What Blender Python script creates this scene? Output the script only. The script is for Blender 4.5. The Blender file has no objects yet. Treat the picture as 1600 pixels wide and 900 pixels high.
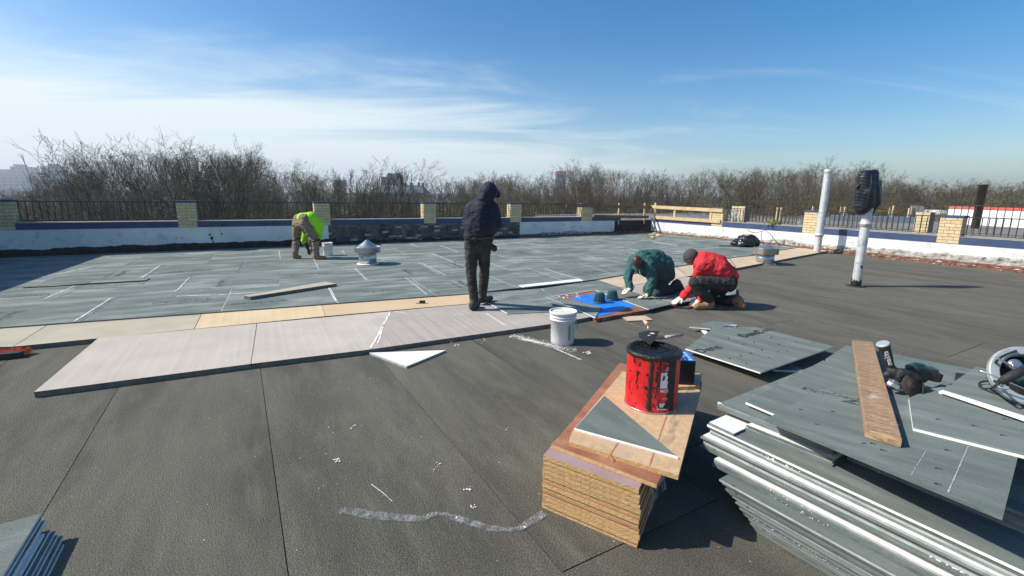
import bpy, bmesh, math, random
from mathutils import Vector, Matrix, noise
PI = math.pi
SC = bpy.context.scene
COL = SC.collection
# ---------------------------------------------------------------- camera
F_PX, EYE, HZ, ROLL = 735.0, 1.65, 302.0, 0.72      # focal length in pixels of a 1600 px wide frame, eye height in metres
_th = math.atan((450 - HZ) / F_PX)
_R0 = Vector((1, 0, 0)); FWD = Vector((0, math.cos(_th), -math.sin(_th))); _U0 = _R0.cross(FWD)
_r = math.radians(ROLL)
RGT = _R0 * math.cos(_r) + _U0 * math.sin(_r); UPV = _U0 * math.cos(_r) - _R0 * math.sin(_r)
cd = bpy.data.cameras.new('camera'); cam = bpy.data.objects.new('camera', cd); COL.objects.link(cam)
cd.sensor_width = 36; cd.lens = 36 * F_PX / 1600; cd.clip_start = 0.05; cd.clip_end = 6000
m3 = Matrix((RGT, UPV, -FWD)).transposed()
cam.matrix_world = Matrix.Translation((0, 0, EYE)) @ m3.to_4x4()
SC.camera = cam
# ---------------------------------------------------------------- sky and sun
SUN_EL, SUN_AZ = math.radians(41), math.radians(-92)   # azimuth from +Y, clockwise
SD = Vector((math.sin(SUN_AZ) * math.cos(SUN_EL), math.cos(SUN_AZ) * math.cos(SUN_EL), math.sin(SUN_EL)))
ld = bpy.data.lights.new('sun', 'SUN'); sun = bpy.data.objects.new('sun', ld); COL.objects.link(sun)
ld.energy = 5.0; ld.angle = math.radians(0.5); ld.color = (1, 0.95, 0.85)
sun.rotation_euler = SD.to_track_quat('Z', 'Y').to_euler()
W = bpy.data.worlds.new('World'); SC.world = W; W.use_nodes = True
nt = W.node_tree; nt.nodes.clear()
def N(t, typ, **k):
    n = t.nodes.new(typ)
    for a, b in k.items(): setattr(n, a, b)
    return n
out = N(nt, 'ShaderNodeOutputWorld'); bg = N(nt, 'ShaderNodeBackground'); bg.inputs[1].default_value = 0.115
sky = N(nt, 'ShaderNodeTexSky', sky_type='NISHITA', sun_disc=False, sun_elevation=SUN_EL, sun_rotation=SUN_AZ,
        air_density=1.0, dust_density=0.9, ozone_density=2.2, altitude=20)
# cirrus: a thin layer seen on a plane overhead, streaked by a stretched noise, thicker towards the sun's side
tc = N(nt, 'ShaderNodeTexCoord'); sep = N(nt, 'ShaderNodeSeparateXYZ'); nt.links.new(tc.outputs['Generated'], sep.inputs[0])
def M(t, op, a, b=None, c=None, clamp=False):
    n = N(t, 'ShaderNodeMath', operation=op); n.use_clamp = clamp
    for i, v in enumerate((a, b, c)):
        if v is None: continue
        if isinstance(v, (int, float)): n.inputs[i].default_value = v
        else: t.links.new(v, n.inputs[i])
    return n.outputs[0]
zc = M(nt, 'ADD', M(nt, 'MAXIMUM', sep.outputs[2], 0.0), 0.12)
cx = M(nt, 'DIVIDE', sep.outputs[0], zc); cy = M(nt, 'DIVIDE', sep.outputs[1], zc)
cmb = N(nt, 'ShaderNodeCombineXYZ'); nt.links.new(cx, cmb.inputs[0]); nt.links.new(cy, cmb.inputs[1])
mp = N(nt, 'ShaderNodeMapping'); mp.inputs['Rotation'].default_value = (0, 0, math.radians(-38)); mp.inputs['Scale'].default_value = (0.42, 1.15, 1)
nt.links.new(cmb.outputs[0], mp.inputs[0])
nz = N(nt, 'ShaderNodeTexNoise'); nz.inputs['Scale'].default_value = 0.85; nz.inputs['Detail'].default_value = 9; nz.inputs['Roughness'].default_value = 0.62; nz.inputs['Distortion'].default_value = 1.1
nt.links.new(mp.outputs[0], nz.inputs[0])
nz2 = N(nt, 'ShaderNodeTexNoise'); nz2.inputs['Scale'].default_value = 0.33; nz2.inputs['Detail'].default_value = 3
nt.links.new(cmb.outputs[0], nz2.inputs[0])
bank = M(nt, 'SUBTRACT', cy, M(nt, 'MULTIPLY', cx, 0.75))             # a bank of high cloud lying to the left of a line overhead
bk_ = N(nt, 'ShaderNodeMapRange'); bk_.inputs['From Min'].default_value = 2.6; bk_.inputs['From Max'].default_value = 6.0; bk_.inputs['To Max'].default_value = 0.62; nt.links.new(bank, bk_.inputs[0])
cl = M(nt, 'ADD', M(nt, 'MULTIPLY', nz.outputs[0], 1.25), bk_.outputs[0])
cl = M(nt, 'ADD', cl, M(nt, 'MULTIPLY_ADD', nz2.outputs[0], 0.5, -0.25))
mr = N(nt, 'ShaderNodeMapRange', interpolation_type='SMOOTHSTEP'); mr.inputs['From Min'].default_value = 0.66; mr.inputs['From Max'].default_value = 1.20; mr.inputs['To Max'].default_value = 0.80
nt.links.new(cl, mr.inputs[0])
# low haze band
hz = N(nt, 'ShaderNodeMapRange', interpolation_type='SMOOTHSTEP'); hz.inputs['From Min'].default_value = 0.30; hz.inputs['From Max'].default_value = -0.02; hz.inputs['To Max'].default_value = 1.0
nt.links.new(sep.outputs[2], hz.inputs[0])
hzs = M(nt, 'MULTIPLY', hz.outputs[0], M(nt, 'MULTIPLY_ADD', sep.outputs[0], -0.52, 0.24, clamp=True))
tot = M(nt, 'ADD', mr.outputs[0], hzs, clamp=True)
hsv = N(nt, 'ShaderNodeHueSaturation'); hsv.inputs['Saturation'].default_value = 1.44; hsv.inputs['Value'].default_value = 1.12
nt.links.new(sky.outputs[0], hsv.inputs['Color'])
mx = N(nt, 'ShaderNodeMix', data_type='RGBA'); nt.links.new(tot, mx.inputs[0]); nt.links.new(hsv.outputs[0], mx.inputs[6]); mx.inputs[7].default_value = (6.6, 7.4, 7.7, 1)
nt.links.new(mx.outputs[2], bg.inputs[0]); nt.links.new(bg.outputs[0], out.inputs[0])
SC.view_settings.view_transform = 'Standard'; SC.view_settings.look = 'None'; SC.view_settings.gamma = 1; SC.view_settings.exposure = 0.22
SC.view_settings.use_curve_mapping = False
SC.cycles.max_bounces = 6; SC.cycles.transparent_max_bounces = 12; SC.cycles.volume_bounces = 0
# ---------------------------------------------------------------- helpers
def ray(px, py): return FWD * F_PX + RGT * (px - 800) + UPV * (450 - py)
def G(px, py, z=0.0):                 # the point of the level plane at height z that the photo shows at (px, py)
    d = ray(px, py); t = (z - EYE) / d.z; return Vector((d.x * t, d.y * t, z))
def D(px, py, Y):                     # the point at distance Y along the view axis ground direction
    d = ray(px, py); t = Y / d.y; return Vector((d.x * t, Y, EYE + d.z * t))
def tag(o, label=None, cat=None, group=None, kind=None):
    if label: o['label'] = label
    if cat: o['category'] = cat
    if group: o['group'] = group
    if kind: o['kind'] = kind
    return o
def thing(name, loc, label, cat, group=None):
    o = bpy.data.objects.new(name, None); COL.objects.link(o); o.location = loc; o.empty_display_size = 0.1
    o['o'] = tuple(loc); tag(o, label, cat, group); return o
def origin(p): return Vector(p['o']) if p is not None and 'o' in p else Vector((0, 0, 0))
class MB:
    def __init__(s): s.v = []; s.f = []; s.m = []; s.sm = []
    def add(s, vs, fs, mi=0, smooth=False):
        b = len(s.v); s.v += [tuple(v) for v in vs]
        for f in fs: s.f.append(tuple(b + i for i in f)); s.m.append(mi); s.sm.append(smooth)
    def prism(s, pts, z0, z1, mt=0, ms=None, mb=None):    # pts CCW (x,y) or (x,y) pairs; z0,z1 floats or lists
        n = len(pts); ms = mt if ms is None else ms; mb = ms if mb is None else mb
        Z0 = z0 if isinstance(z0, (list, tuple)) else [z0] * n; Z1 = z1 if isinstance(z1, (list, tuple)) else [z1] * n
        a = sum(pts[i][0] * pts[(i + 1) % n][1] - pts[(i + 1) % n][0] * pts[i][1] for i in range(n))
        if a < 0: pts = pts[::-1]; Z0 = Z0[::-1]; Z1 = Z1[::-1]
        vs = [(p[0], p[1], Z0[i]) for i, p in enumerate(pts)] + [(p[0], p[1], Z1[i]) for i, p in enumerate(pts)]
        s.add(vs, [tuple(range(n, 2 * n))], mt); b = len(s.v) - 2 * n
        s.f.append(tuple(b + i for i in reversed(range(n)))); s.m.append(mb); s.sm.append(False)
        for i in range(n):
            j = (i + 1) % n; s.f.append((b + i, b + j, b + n + j, b + n + i)); s.m.append(ms); s.sm.append(False)
    def box(s, c, h, M_=None, mi=0):                      # centre, half sizes, 3x3 rotation
        M_ = M_ or Matrix.Identity(3); c = Vector(c)
        vs = [c + M_ @ Vector((x * h[0], y * h[1], z * h[2])) for x in (-1, 1) for y in (-1, 1) for z in (-1, 1)]
        s.add(vs, [(0, 1, 3, 2), (4, 6, 7, 5), (0, 4, 5, 1), (2, 3, 7, 6), (0, 2, 6, 4), (1, 5, 7, 3)], mi)
    def tube(s, pts, rad, n=8, mi=0, cap=True, smooth=True):
        pts = [Vector(p) for p in pts]; R = rad if isinstance(rad, (list, tuple)) else [rad] * len(pts)
        b = len(s.v); prev = None
        for i, p in enumerate(pts):
            t = (pts[min(i + 1, len(pts) - 1)] - pts[max(i - 1, 0)]).normalized()
            if prev is None: u = t.orthogonal().normalized()
            else:
                u = prev - t * prev.dot(t); u = u.normalized() if u.length > 1e-6 else t.orthogonal().normalized()
            prev = u; w = t.cross(u)
            for k in range(n):
                a = 2 * PI * k / n; s.v.append(tuple(p + (u * math.cos(a) + w * math.sin(a)) * R[i]))
        for i in range(len(pts) - 1):
            for k in range(n):
                k2 = (k + 1) % n; s.f.append((b + i * n + k, b + i * n + k2, b + (i + 1) * n + k2, b + (i + 1) * n + k)); s.m.append(mi); s.sm.append(smooth)
        if cap:
            s.f.append(tuple(b + k for k in reversed(range(n)))); s.m.append(mi); s.sm.append(False)
            e = b + (len(pts) - 1) * n; s.f.append(tuple(e + k for k in range(n))); s.m.append(mi); s.sm.append(False)
    def lathe(s, c, prof, n=32, mi=0, axis=None, sx=1.0):        # prof: (r,z); closed by caps
        c = Vector(c); b = len(s.v); A = axis or Matrix.Identity(3)
        for r, z in prof:
            for k in range(n):
                a = 2 * PI * k / n; s.v.append(tuple(c + A @ Vector((r * math.cos(a) * sx, r * math.sin(a), z))))
        for i in range(len(prof) - 1):
            for k in range(n):
                k2 = (k + 1) % n; s.f.append((b + i * n + k, b + i * n + k2, b + (i + 1) * n + k2, b + (i + 1) * n + k)); s.m.append(mi); s.sm.append(True)
        s.f.append(tuple(b + k for k in reversed(range(n)))); s.m.append(mi); s.sm.append(False)
        e = b + (len(prof) - 1) * n; s.f.append(tuple(e + k for k in range(n))); s.m.append(mi); s.sm.append(False)
    def ico(s, c, r, mi=0, seed=0, amp=0.25, flat=1.0):
        bm = bmesh.new(); bmesh.ops.create_icosphere(bm, subdivisions=1, radius=1)
        rn = random.Random(seed); c = Vector(c); R = r if isinstance(r, (tuple, list)) else (r, r, r * flat)
        vs = [c + Vector((v.co.x * R[0], v.co.y * R[1], v.co.z * R[2])) * (1 + rn.uniform(-amp, amp)) for v in bm.verts]
        s.add(vs, [tuple(v.index for v in f.verts) for f in bm.faces], mi); bm.free()
    def build(s, name, mats, parent=None, at=None, autosmooth=None):
        me = bpy.data.meshes.new(name); o = bpy.data.objects.new(name, me); COL.objects.link(o)
        if parent is not None:
            off = origin(parent); o.parent = parent; o['o'] = tuple(off)
        elif at is not None: off = Vector(at); o.location = off; o['o'] = tuple(off)
        else:
            xs = [v[0] for v in s.v]; ys = [v[1] for v in s.v]; zs = [v[2] for v in s.v]
            off = Vector(((min(xs) + max(xs)) / 2, (min(ys) + max(ys)) / 2, min(zs))); o.location = off; o['o'] = tuple(off)
        me.from_pydata([(v[0] - off[0], v[1] - off[1], v[2] - off[2]) for v in s.v], [], s.f)
        for m_ in (mats if isinstance(mats, (list, tuple)) else [mats]): me.materials.append(m_)
        me.polygons.foreach_set('material_index', s.m); me.polygons.foreach_set('use_smooth', s.sm); me.update()
        return o
def bevel(o, w, seg=2, ang=35):
    bm = bmesh.new(); bm.from_mesh(o.data)
    es = [e for e in bm.edges if len(e.link_faces) == 2 and e.calc_face_angle(0) > math.radians(ang)]
    bmesh.ops.bevel(bm, geom=es, offset=w, segments=seg, profile=0.6, affect='EDGES', clamp_overlap=True); bm.to_mesh(o.data); bm.free()
def dup(o, loc, rz=None, label=None, scale=None, parent=None):
    r = o.copy(); COL.objects.link(r)
    if parent is not None: r.parent = parent
    r.location = loc
    if rz is not None: r.rotation_euler = (0, 0, rz)
    if scale: r.scale = scale if isinstance(scale, (tuple, list)) else (scale,) * 3
    if label: r['label'] = label
    for ch in list(o.children):
        c = ch.copy(); COL.objects.link(c); c.parent = r
        for g in list(ch.children):
            d = g.copy(); COL.objects.link(d); d.parent = c
    return r
def blob(name, mat, parent, prims, voxel=0.014, fold=0.0, fscale=9.0, smooth=3, stretch=(1, 1, 1), at=None):
    """a closed continuous skin over overlapping tapered limbs"""
    mb = MB()
    for p in prims:
        if p[0] == 'e':
            _, c, r, R = p; A = R if isinstance(R, Matrix) else Matrix.Identity(3)
            prof = [(math.sin(PI * i / 12) * 1.0, -math.cos(PI * i / 12)) for i in range(13)]; prof[0] = (0.02, -1); prof[-1] = (0.02, 1)
            S = Matrix.Diagonal(Vector(r)); mb.lathe(c, prof, 20, axis=A @ S)
        else:
            a, ra, b, rb = p; a = Vector(a); b = Vector(b); t = (b - a)
            L = t.length; t = t.normalized() if L > 1e-6 else Vector((0, 0, 1)); L = max(L, 1e-4)
            q = t.to_track_quat('Z', 'Y').to_matrix()
            prof = [(0.01 * ra, -ra)] + [(ra * math.cos(x), ra * math.sin(x)) for x in (-1.2, -0.8, -0.4, 0)] + [(rb * math.cos(x), L + rb * math.sin(x)) for x in (0, 0.4, 0.8, 1.2)] + [(0.01 * rb, L + rb)]
            mb.lathe(a, prof, 14, axis=q)
    o = mb.build(name, mat, parent, at=at)
    md = o.modifiers.new('r', 'REMESH'); md.mode = 'VOXEL'; md.voxel_size = voxel; md.use_smooth_shade = True
    if smooth:
        ms = o.modifiers.new('s', 'SMOOTH'); ms.iterations = smooth; ms.factor = 0.6
    dg = bpy.context.evaluated_depsgraph_get(); me = bpy.data.meshes.new_from_object(o.evaluated_get(dg)); o.modifiers.clear()
    o.data = me; me.name = name
    if not me.materials: me.materials.append(mat)
    if fold:
        nr = [v.normal.copy() for v in me.vertices]
        for v, n_ in zip(me.vertices, nr):
            p = Vector((v.co.x * stretch[0], v.co.y * stretch[1], v.co.z * stretch[2])) * fscale
            d = noise.noise(p) + 0.5 * noise.noise(p * 2.3 + Vector((7, 3, 1))); r_ = 1 - abs(noise.noise(p * 1.3 + Vector((3, 9, 2)))) * 2.4
            v.co += n_ * fold * (d * 0.7 + max(r_, 0) * 0.6)
    for p in me.polygons: p.use_smooth = True
    return o
def text_polys(s, size, bold=0.0, align='CENTER'):
    cu = bpy.data.curves.new('t', 'FONT'); cu.body = s; cu.size = size; cu.align_x = align; cu.align_y = 'CENTER'; cu.offset = bold; cu.resolution_u = 2
    ob = bpy.data.objects.new('t', cu); COL.objects.link(ob)
    dg = bpy.context.evaluated_depsgraph_get(); me = bpy.data.meshes.new_from_object(ob.evaluated_get(dg))
    vs = [v.co.copy() for v in me.vertices]; fs = [tuple(p.vertices) for p in me.polygons]
    bpy.data.objects.remove(ob); bpy.data.meshes.remove(me); return vs, fs
def flat_text(name, s, size, c, ux, uy, mat, parent, bold=0.0, keep=1.0, seed=0):
    """print lying on a surface: c centre, ux/uy in-plane axes"""
    vs, fs = text_polys(s, size, bold); rn = random.Random(seed); fs = [f for f in fs if rn.random() < keep]
    mb = MB(); mb.add([Vector(c) + Vector(ux) * v.x + Vector(uy) * v.y for v in vs], fs); return mb.build(name, mat, parent)
# ---------------------------------------------------------------- materials
def mk(name, c1, c2=None, scale=4.0, rough=0.85, metal=0.0, bump=0.0, bscale=80.0, specks=None, stretch=(1, 1, 1), rot=0.0,
       rand=0.0, detail=6, ramp=(0.35, 0.65), c3=None, s3=1.0, r3=(0.5, 0.62), spec=0.4, fine=0.0, fscale=160.0, trans=None, bstretch=None, bdet=5, coord='Object', sss=0.0, coat=0.0):
    m = bpy.data.materials.new(name); m.use_nodes = True; t = m.node_tree; b = t.nodes['Principled BSDF']; L = t.links.new
    b.inputs['Roughness'].default_value = rough; b.inputs['Metallic'].default_value = metal; b.inputs['Specular IOR Level'].default_value = spec
    if coat: b.inputs['Coat Weight'].default_value = coat; b.inputs['Coat Roughness'].default_value = 0.12
    tcn = N(t, 'ShaderNodeTexCoord'); mpn = N(t, 'ShaderNodeMapping'); mpn.inputs['Rotation'].default_value = (0, 0, rot)
    L(tcn.outputs[coord], mpn.inputs[0])
    mp2 = N(t, 'ShaderNodeMapping'); mp2.inputs['Scale'].default_value = stretch; L(mpn.outputs[0], mp2.inputs[0])
    oi = N(t, 'ShaderNodeObjectInfo'); av = N(t, 'ShaderNodeVectorMath', operation='ADD'); sc_ = N(t, 'ShaderNodeVectorMath', operation='SCALE')
    cr = N(t, 'ShaderNodeCombineXYZ'); L(oi.outputs['Random'], cr.inputs[0]); L(oi.outputs['Random'], cr.inputs[1]); L(cr.outputs[0], sc_.inputs[0]); sc_.inputs['Scale'].default_value = 37.0
    L(mp2.outputs[0], av.inputs[0]); L(sc_.outputs[0], av.inputs[1])
    def nzn(scale_, det, vec=av.outputs[0], ro=0.6):
        n = N(t, 'ShaderNodeTexNoise'); n.inputs['Scale'].default_value = scale_; n.inputs['Detail'].default_value = det; n.inputs['Roughness'].default_value = ro; L(vec, n.inputs[0]); return n.outputs[0]
    def rmp(v, a, b_, c, d):
        r = N(t, 'ShaderNodeValToRGB'); e = r.color_ramp.elements; e[0].position = a; e[1].position = b_
        e[0].color = (*c, 1) if not isinstance(c, float) else (c, c, c, 1); e[1].color = (*d, 1) if not isinstance(d, float) else (d, d, d, 1); L(v, r.inputs[0]); return r.outputs[0]
    def mix(f, a, b_, mode='MIX'):
        n = N(t, 'ShaderNodeMix', data_type='RGBA'); n.blend_type = mode
        for i, v in ((0, f), (6, a), (7, b_)):
            if isinstance(v, (int, float)): n.inputs[i].default_value = v
            elif isinstance(v, tuple): n.inputs[i].default_value = (*v[:3], 1)
            else: L(v, n.inputs[i])
        return n.outputs[2]
    c2 = c2 or c1
    col = rmp(nzn(scale, detail), ramp[0], ramp[1], c1, c2)
    if c3: col = mix(rmp(nzn(s3, 5), r3[0], r3[1], 0.0, 1.0), col, c3)
    if fine:
        fn = nzn(fscale, 3, mpn.outputs[0], 0.7); col = mix(1.0, col, rmp(fn, 0.3, 0.7, 1 - fine, 1 + fine), 'MULTIPLY')
    if rand:
        v = M(t, 'MULTIPLY_ADD', oi.outputs['Random'], 2 * rand, 1 - rand); h = N(t, 'ShaderNodeHueSaturation'); L(col, h.inputs['Color']); L(v, h.inputs['Value']); col = h.outputs[0]
    if specks:
        for (c, th, ssc) in specks:
            col = mix(rmp(nzn(ssc, 2, mpn.outputs[0]), th, th + 0.02, 0.0, 1.0), col, c)
    L(col, b.inputs['Base Color'])
    if bump:
        vec = mpn.outputs[0]
        if bstretch:
            m9 = N(t, 'ShaderNodeMapping'); m9.inputs['Scale'].default_value = bstretch; L(vec, m9.inputs[0]); vec = m9.outputs[0]
        bn = N(t, 'ShaderNodeBump'); bn.inputs['Strength'].default_value = min(bump, 1); bn.inputs['Distance'].default_value = 0.01 * max(1, bump)
        L(nzn(bscale, bdet, vec), bn.inputs['Height']); L(bn.outputs[0], b.inputs['Normal'])
    return m
A120 = math.radians(120); DA = Vector((math.cos(A120), math.sin(A120), 0)); DP = Vector((math.sin(A120), -math.cos(A120), 0))   # membrane roll direction, and across it
mt = {}
mt['membrane'] = mk('granule membrane', (0.098, 0.090, 0.069), (0.156, 0.144, 0.112), 1.3, 0.92, bump=1.4, bscale=150, fine=0.62, fscale=120, rand=0.10, c3=(0.185, 0.176, 0.135), s3=4.5, r3=(0.48, 0.86),
                   stretch=(0.4, 1.6, 1), rot=math.radians(-120), specks=[((0.34, 0.33, 0.29), 0.735, 95), ((0.02, 0.02, 0.02), 0.72, 60)])
mt['lap'] = mk('bitumen lap', (0.012, 0.012, 0.012), rough=0.7)
mt['slate'] = mk('slate coverboard facing', (0.132, 0.158, 0.142), (0.212, 0.240, 0.216), 2.2, 0.86, spec=0.2, bump=0.35, bscale=120, fine=0.20, fscale=90, rand=0.09, stretch=(0.6, 1.7, 1), rot=math.radians(-26),
                 c3=(0.35, 0.375, 0.335), s3=1.1, r3=(0.50, 0.78), specks=[((0.55, 0.56, 0.53), 0.765, 26)])
mt['slate2'] = mk('slate stack facing', (0.122, 0.147, 0.133), (0.180, 0.207, 0.188), 3.0, 0.82, spec=0.25, bump=0.3, bscale=140, fine=0.14, fscale=150, rand=0.05, stretch=(0.5, 2.6, 1), rot=math.radians(56),
                 c3=(0.27, 0.30, 0.28), s3=2.2, r3=(0.52, 0.80), specks=[((0.5, 0.52, 0.5), 0.77, 40), ((0.03, 0.04, 0.04), 0.765, 22)])
mt['edge'] = mk('coverboard edge', (0.12, 0.14, 0.132), (0.20, 0.222, 0.21), 9, 0.85, fine=0.2, rand=0.34, bump=0.15, bscale=160)
mt['gyp'] = mk('gypsum core', (0.74, 0.73, 0.68), (0.86, 0.85, 0.80), 18, 0.9, bump=0.4, bscale=200)
mt['gypd'] = mk('dusty board edge', (0.30, 0.33, 0.32), (0.48, 0.50, 0.48), 14, 0.9)
mt['pale'] = mk('pale insulation facer', (0.48, 0.42, 0.35), (0.54, 0.475, 0.40), 2.2, 0.9, fine=0.10, fscale=140, rand=0.03, bump=0.55, bscale=4, bstretch=(3.0, 0.10, 1), bdet=1.5, rot=math.radians(-28))
mt['pink'] = mk('pinkish insulation facer', (0.38, 0.33, 0.285), (0.425, 0.375, 0.325), 2.2, 0.9, fine=0.12, fscale=140, bump=1.0, bscale=4, bstretch=(3.2, 0.12, 1), bdet=1.2, rot=math.radians(-28), c3=(0.47, 0.43, 0.40), s3=1.6, r3=(0.55, 0.8))
mt['cream'] = mk('cream insulation facer', (0.42, 0.37, 0.27), (0.50, 0.44, 0.33), 2.0, 0.9, fine=0.10, fscale=140, rand=0.03, bump=0.3, bscale=60)
mt['yellow'] = mk('yellow insulation facer', (0.62, 0.47, 0.27), (0.68, 0.53, 0.33), 1.4, 0.9, fine=0.08, fscale=140, bump=0.5, bscale=4, bstretch=(4, 0.12, 1), bdet=1.2, rot=math.radians(-28))
mt['orange'] = mk('apricot insulation facer', (0.58, 0.42, 0.25), (0.64, 0.48, 0.30), 1.4, 0.9, fine=0.08, fscale=140, bump=0.2, bscale=60)
mt['tanstrip'] = mk('tan insulation facer', (0.50, 0.38, 0.25), (0.60, 0.47, 0.33), 1.8, 0.9, fine=0.10, fscale=140, rand=0.04, bump=0.2, bscale=60)
mt['insedge'] = mk('insulation edge', (0.13, 0.125, 0.10), (0.20, 0.19, 0.155), 14, 0.95, bump=0.5, bscale=120)
mt['fibre'] = mk('fibreboard edge', (0.46, 0.27, 0.115), (0.60, 0.39, 0.18), 46, 0.95, bump=0.6, bscale=110, stretch=(1, 1, 1.4), rot=0.3, fine=0.14, fscale=150, rand=0.10)
mt['fibretop'] = mk('tan fibreboard face', (0.50, 0.32, 0.17), (0.62, 0.43, 0.25), 26, 0.92, fine=0.22, fscale=170, bump=0.4, bscale=160, c3=(0.52, 0.37, 0.24), s3=3)
mt['redtop'] = mk('red brown fibreboard face', (0.27, 0.105, 0.055), (0.38, 0.175, 0.10), 5, 0.85, fine=0.2, fscale=160, bump=0.3, bscale=160, c3=(0.45, 0.27, 0.17), s3=7, r3=(0.6, 0.8))
mt['mauve'] = mk('mauve board face', (0.30, 0.20, 0.20), (0.36, 0.25, 0.25), 5, 0.85)
mt['stain'] = mk('red stripe', (0.33, 0.13, 0.07), (0.42, 0.20, 0.11), 20, 0.9)
mt['ybrick'] = mk('yellow brick', (0.58, 0.45, 0.25), (0.70, 0.56, 0.34), 9, 0.85, fine=0.15, rand=0.10, bump=0.4, bscale=90)
mt['mortar'] = mk('mortar', (0.22, 0.18, 0.12), (0.32, 0.27, 0.19), 12, 0.95)
mt['white'] = mk('white wall paint', (0.66, 0.66, 0.64), (0.78, 0.78, 0.75), 1.6, 0.8, fine=0.05, c3=(0.50, 0.49, 0.46), s3=3.4, r3=(0.56, 0.70), bump=0.4, bscale=30, specks=[((0.05, 0.05, 0.05), 0.765, 9)])
mt['plaster'] = mk('grey ragged plaster', (0.26, 0.245, 0.22), (0.52, 0.50, 0.46), 7, 0.95, bump=1.5, bscale=26, c3=(0.06, 0.055, 0.05), s3=9, r3=(0.58, 0.66))
mt['rubble'] = mk('red brick rubble', (0.13, 0.052, 0.034), (0.25, 0.12, 0.08), 9, 0.95, bump=1.5, bscale=30, c3=(0.30, 0.25, 0.21), s3=8, r3=(0.60, 0.70))
mt['bitumen'] = mk('black bitumen', (0.010, 0.010, 0.010), (0.030, 0.030, 0.028), 8, 0.75, bump=1.5, bscale=28)
mt['dbrick'] = mk('dirty old brick', (0.070, 0.060, 0.055), (0.20, 0.185, 0.17), 5, 0.95, bump=1.0, bscale=40, c3=(0.035, 0.032, 0.030), s3=3, r3=(0.50, 0.7), rand=0.2)
mt['navy'] = mk('navy paint', (0.035, 0.060, 0.140), (0.052, 0.080, 0.165), 4, 0.6, bump=0.2, bscale=40, fine=0.06)
mt['conc'] = mk('concrete coping', (0.30, 0.285, 0.255), (0.40, 0.38, 0.34), 8, 0.9, bump=0.4, bscale=60)
mt['iron'] = mk('black iron', (0.014, 0.013, 0.012), (0.03, 0.025, 0.022), 12, 0.5, spec=0.5)
mt['rust'] = mk('brown iron', (0.045, 0.028, 0.02), (0.08, 0.05, 0.035), 12, 0.6)
mt['lumber'] = mk('fresh lumber', (0.52, 0.36, 0.19), (0.66, 0.48, 0.28), 4, 0.8, stretch=(1, 1, 0.3), fine=0.1)
mt['lumberd'] = mk('weathered red lumber', (0.16, 0.085, 0.05), (0.24, 0.14, 0.085), 4, 0.85)
mt['galv'] = mk('galvanised steel', (0.42, 0.43, 0.43), (0.60, 0.61, 0.61), 7, 0.36, metal=0.85, bump=0.12, bscale=22, stretch=(1, 1, 0.4))
mt['alu'] = mk('aluminium paint', (0.52, 0.52, 0.52), (0.68, 0.68, 0.68), 9, 0.52, metal=0.35, bump=0.3, bscale=40, c3=(0.36, 0.36, 0.35), s3=6, r3=(0.58, 0.7))
mt['tar'] = mk('wet tar', (0.007, 0.0068, 0.0065), (0.016, 0.0145, 0.013), 20, 0.32, bump=1.2, bscale=46, spec=0.5)
mt['tard'] = mk('dry tar', (0.016, 0.014, 0.012), (0.035, 0.030, 0.025), 24, 0.6, bump=0.8, bscale=60)
mt['red'] = mk('red can paint', (0.58, 0.008, 0.012), (0.66, 0.016, 0.018), 6, 0.34, spec=0.5, coat=0.3, bump=0.06, bscale=14)
mt['redd'] = mk('red print', (0.25, 0.006, 0.008), rough=0.4)
mt['redl'] = mk('light red print', (0.72, 0.10, 0.09), rough=0.4)
mt['paper'] = mk('white print', (0.72, 0.70, 0.68), (0.8, 0.8, 0.78), 8, 0.5)
mt['ink'] = mk('black print', (0.022, 0.028, 0.028), (0.04, 0.05, 0.05), 30, 0.8)
mt['inkf'] = mk('faded print', (0.045, 0.062, 0.060), (0.10, 0.13, 0.125), 22, 0.8)
mt['bucket'] = mk('white plastic', (0.74, 0.745, 0.74), (0.82, 0.82, 0.81), 3, 0.42, bump=0.06, bscale=30, c3=(0.62, 0.61, 0.57), s3=5, r3=(0.62, 0.75))
mt['glue'] = mk('cream adhesive', (0.66, 0.62, 0.46), (0.78, 0.75, 0.62), 14, 0.6, bump=0.8, bscale=30, c3=(0.30, 0.27, 0.18), s3=12, r3=(0.62, 0.7))
mt['strainer'] = mk('teal cast iron', (0.028, 0.085, 0.10), (0.045, 0.125, 0.14), 16, 0.5, fine=0.2)
mt['blue'] = mk('blue membrane', (0.012, 0.16, 0.62), (0.03, 0.24, 0.75), 5, 0.5, bump=0.5, bscale=18, c3=(0.12, 0.36, 0.72), s3=7, r3=(0.6, 0.75))
mt['brown'] = mk('red brown primer board', (0.22, 0.085, 0.05), (0.32, 0.14, 0.09), 5, 0.85, fine=0.15, c3=(0.42, 0.30, 0.24), s3=6, r3=(0.62, 0.76))
mt['skin'] = mk('skin', (0.30, 0.155, 0.105), (0.36, 0.20, 0.14), 12, 0.55)
mt['skind'] = mk('dark skin', (0.075, 0.034, 0.024), (0.10, 0.045, 0.03), 12, 0.38, spec=0.5)
mt['hoodie'] = mk('navy jacket cloth', (0.007, 0.009, 0.022), (0.012, 0.016, 0.034), 6, 0.75, bump=0.3, bscale=60)
mt['jeans'] = mk('black worn jeans', (0.022, 0.023, 0.022), (0.048, 0.049, 0.046), 7, 0.9, bump=0.5, bscale=50, fine=0.2)
mt['khaki'] = mk('khaki work trousers', (0.20, 0.145, 0.10), (0.28, 0.21, 0.15), 7, 0.9, bump=0.5, bscale=40)
mt['lime'] = mk('lime hi vis cloth', (0.30, 0.72, 0.012), (0.36, 0.80, 0.02), 5, 0.7, bump=0.3, bscale=30)
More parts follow.
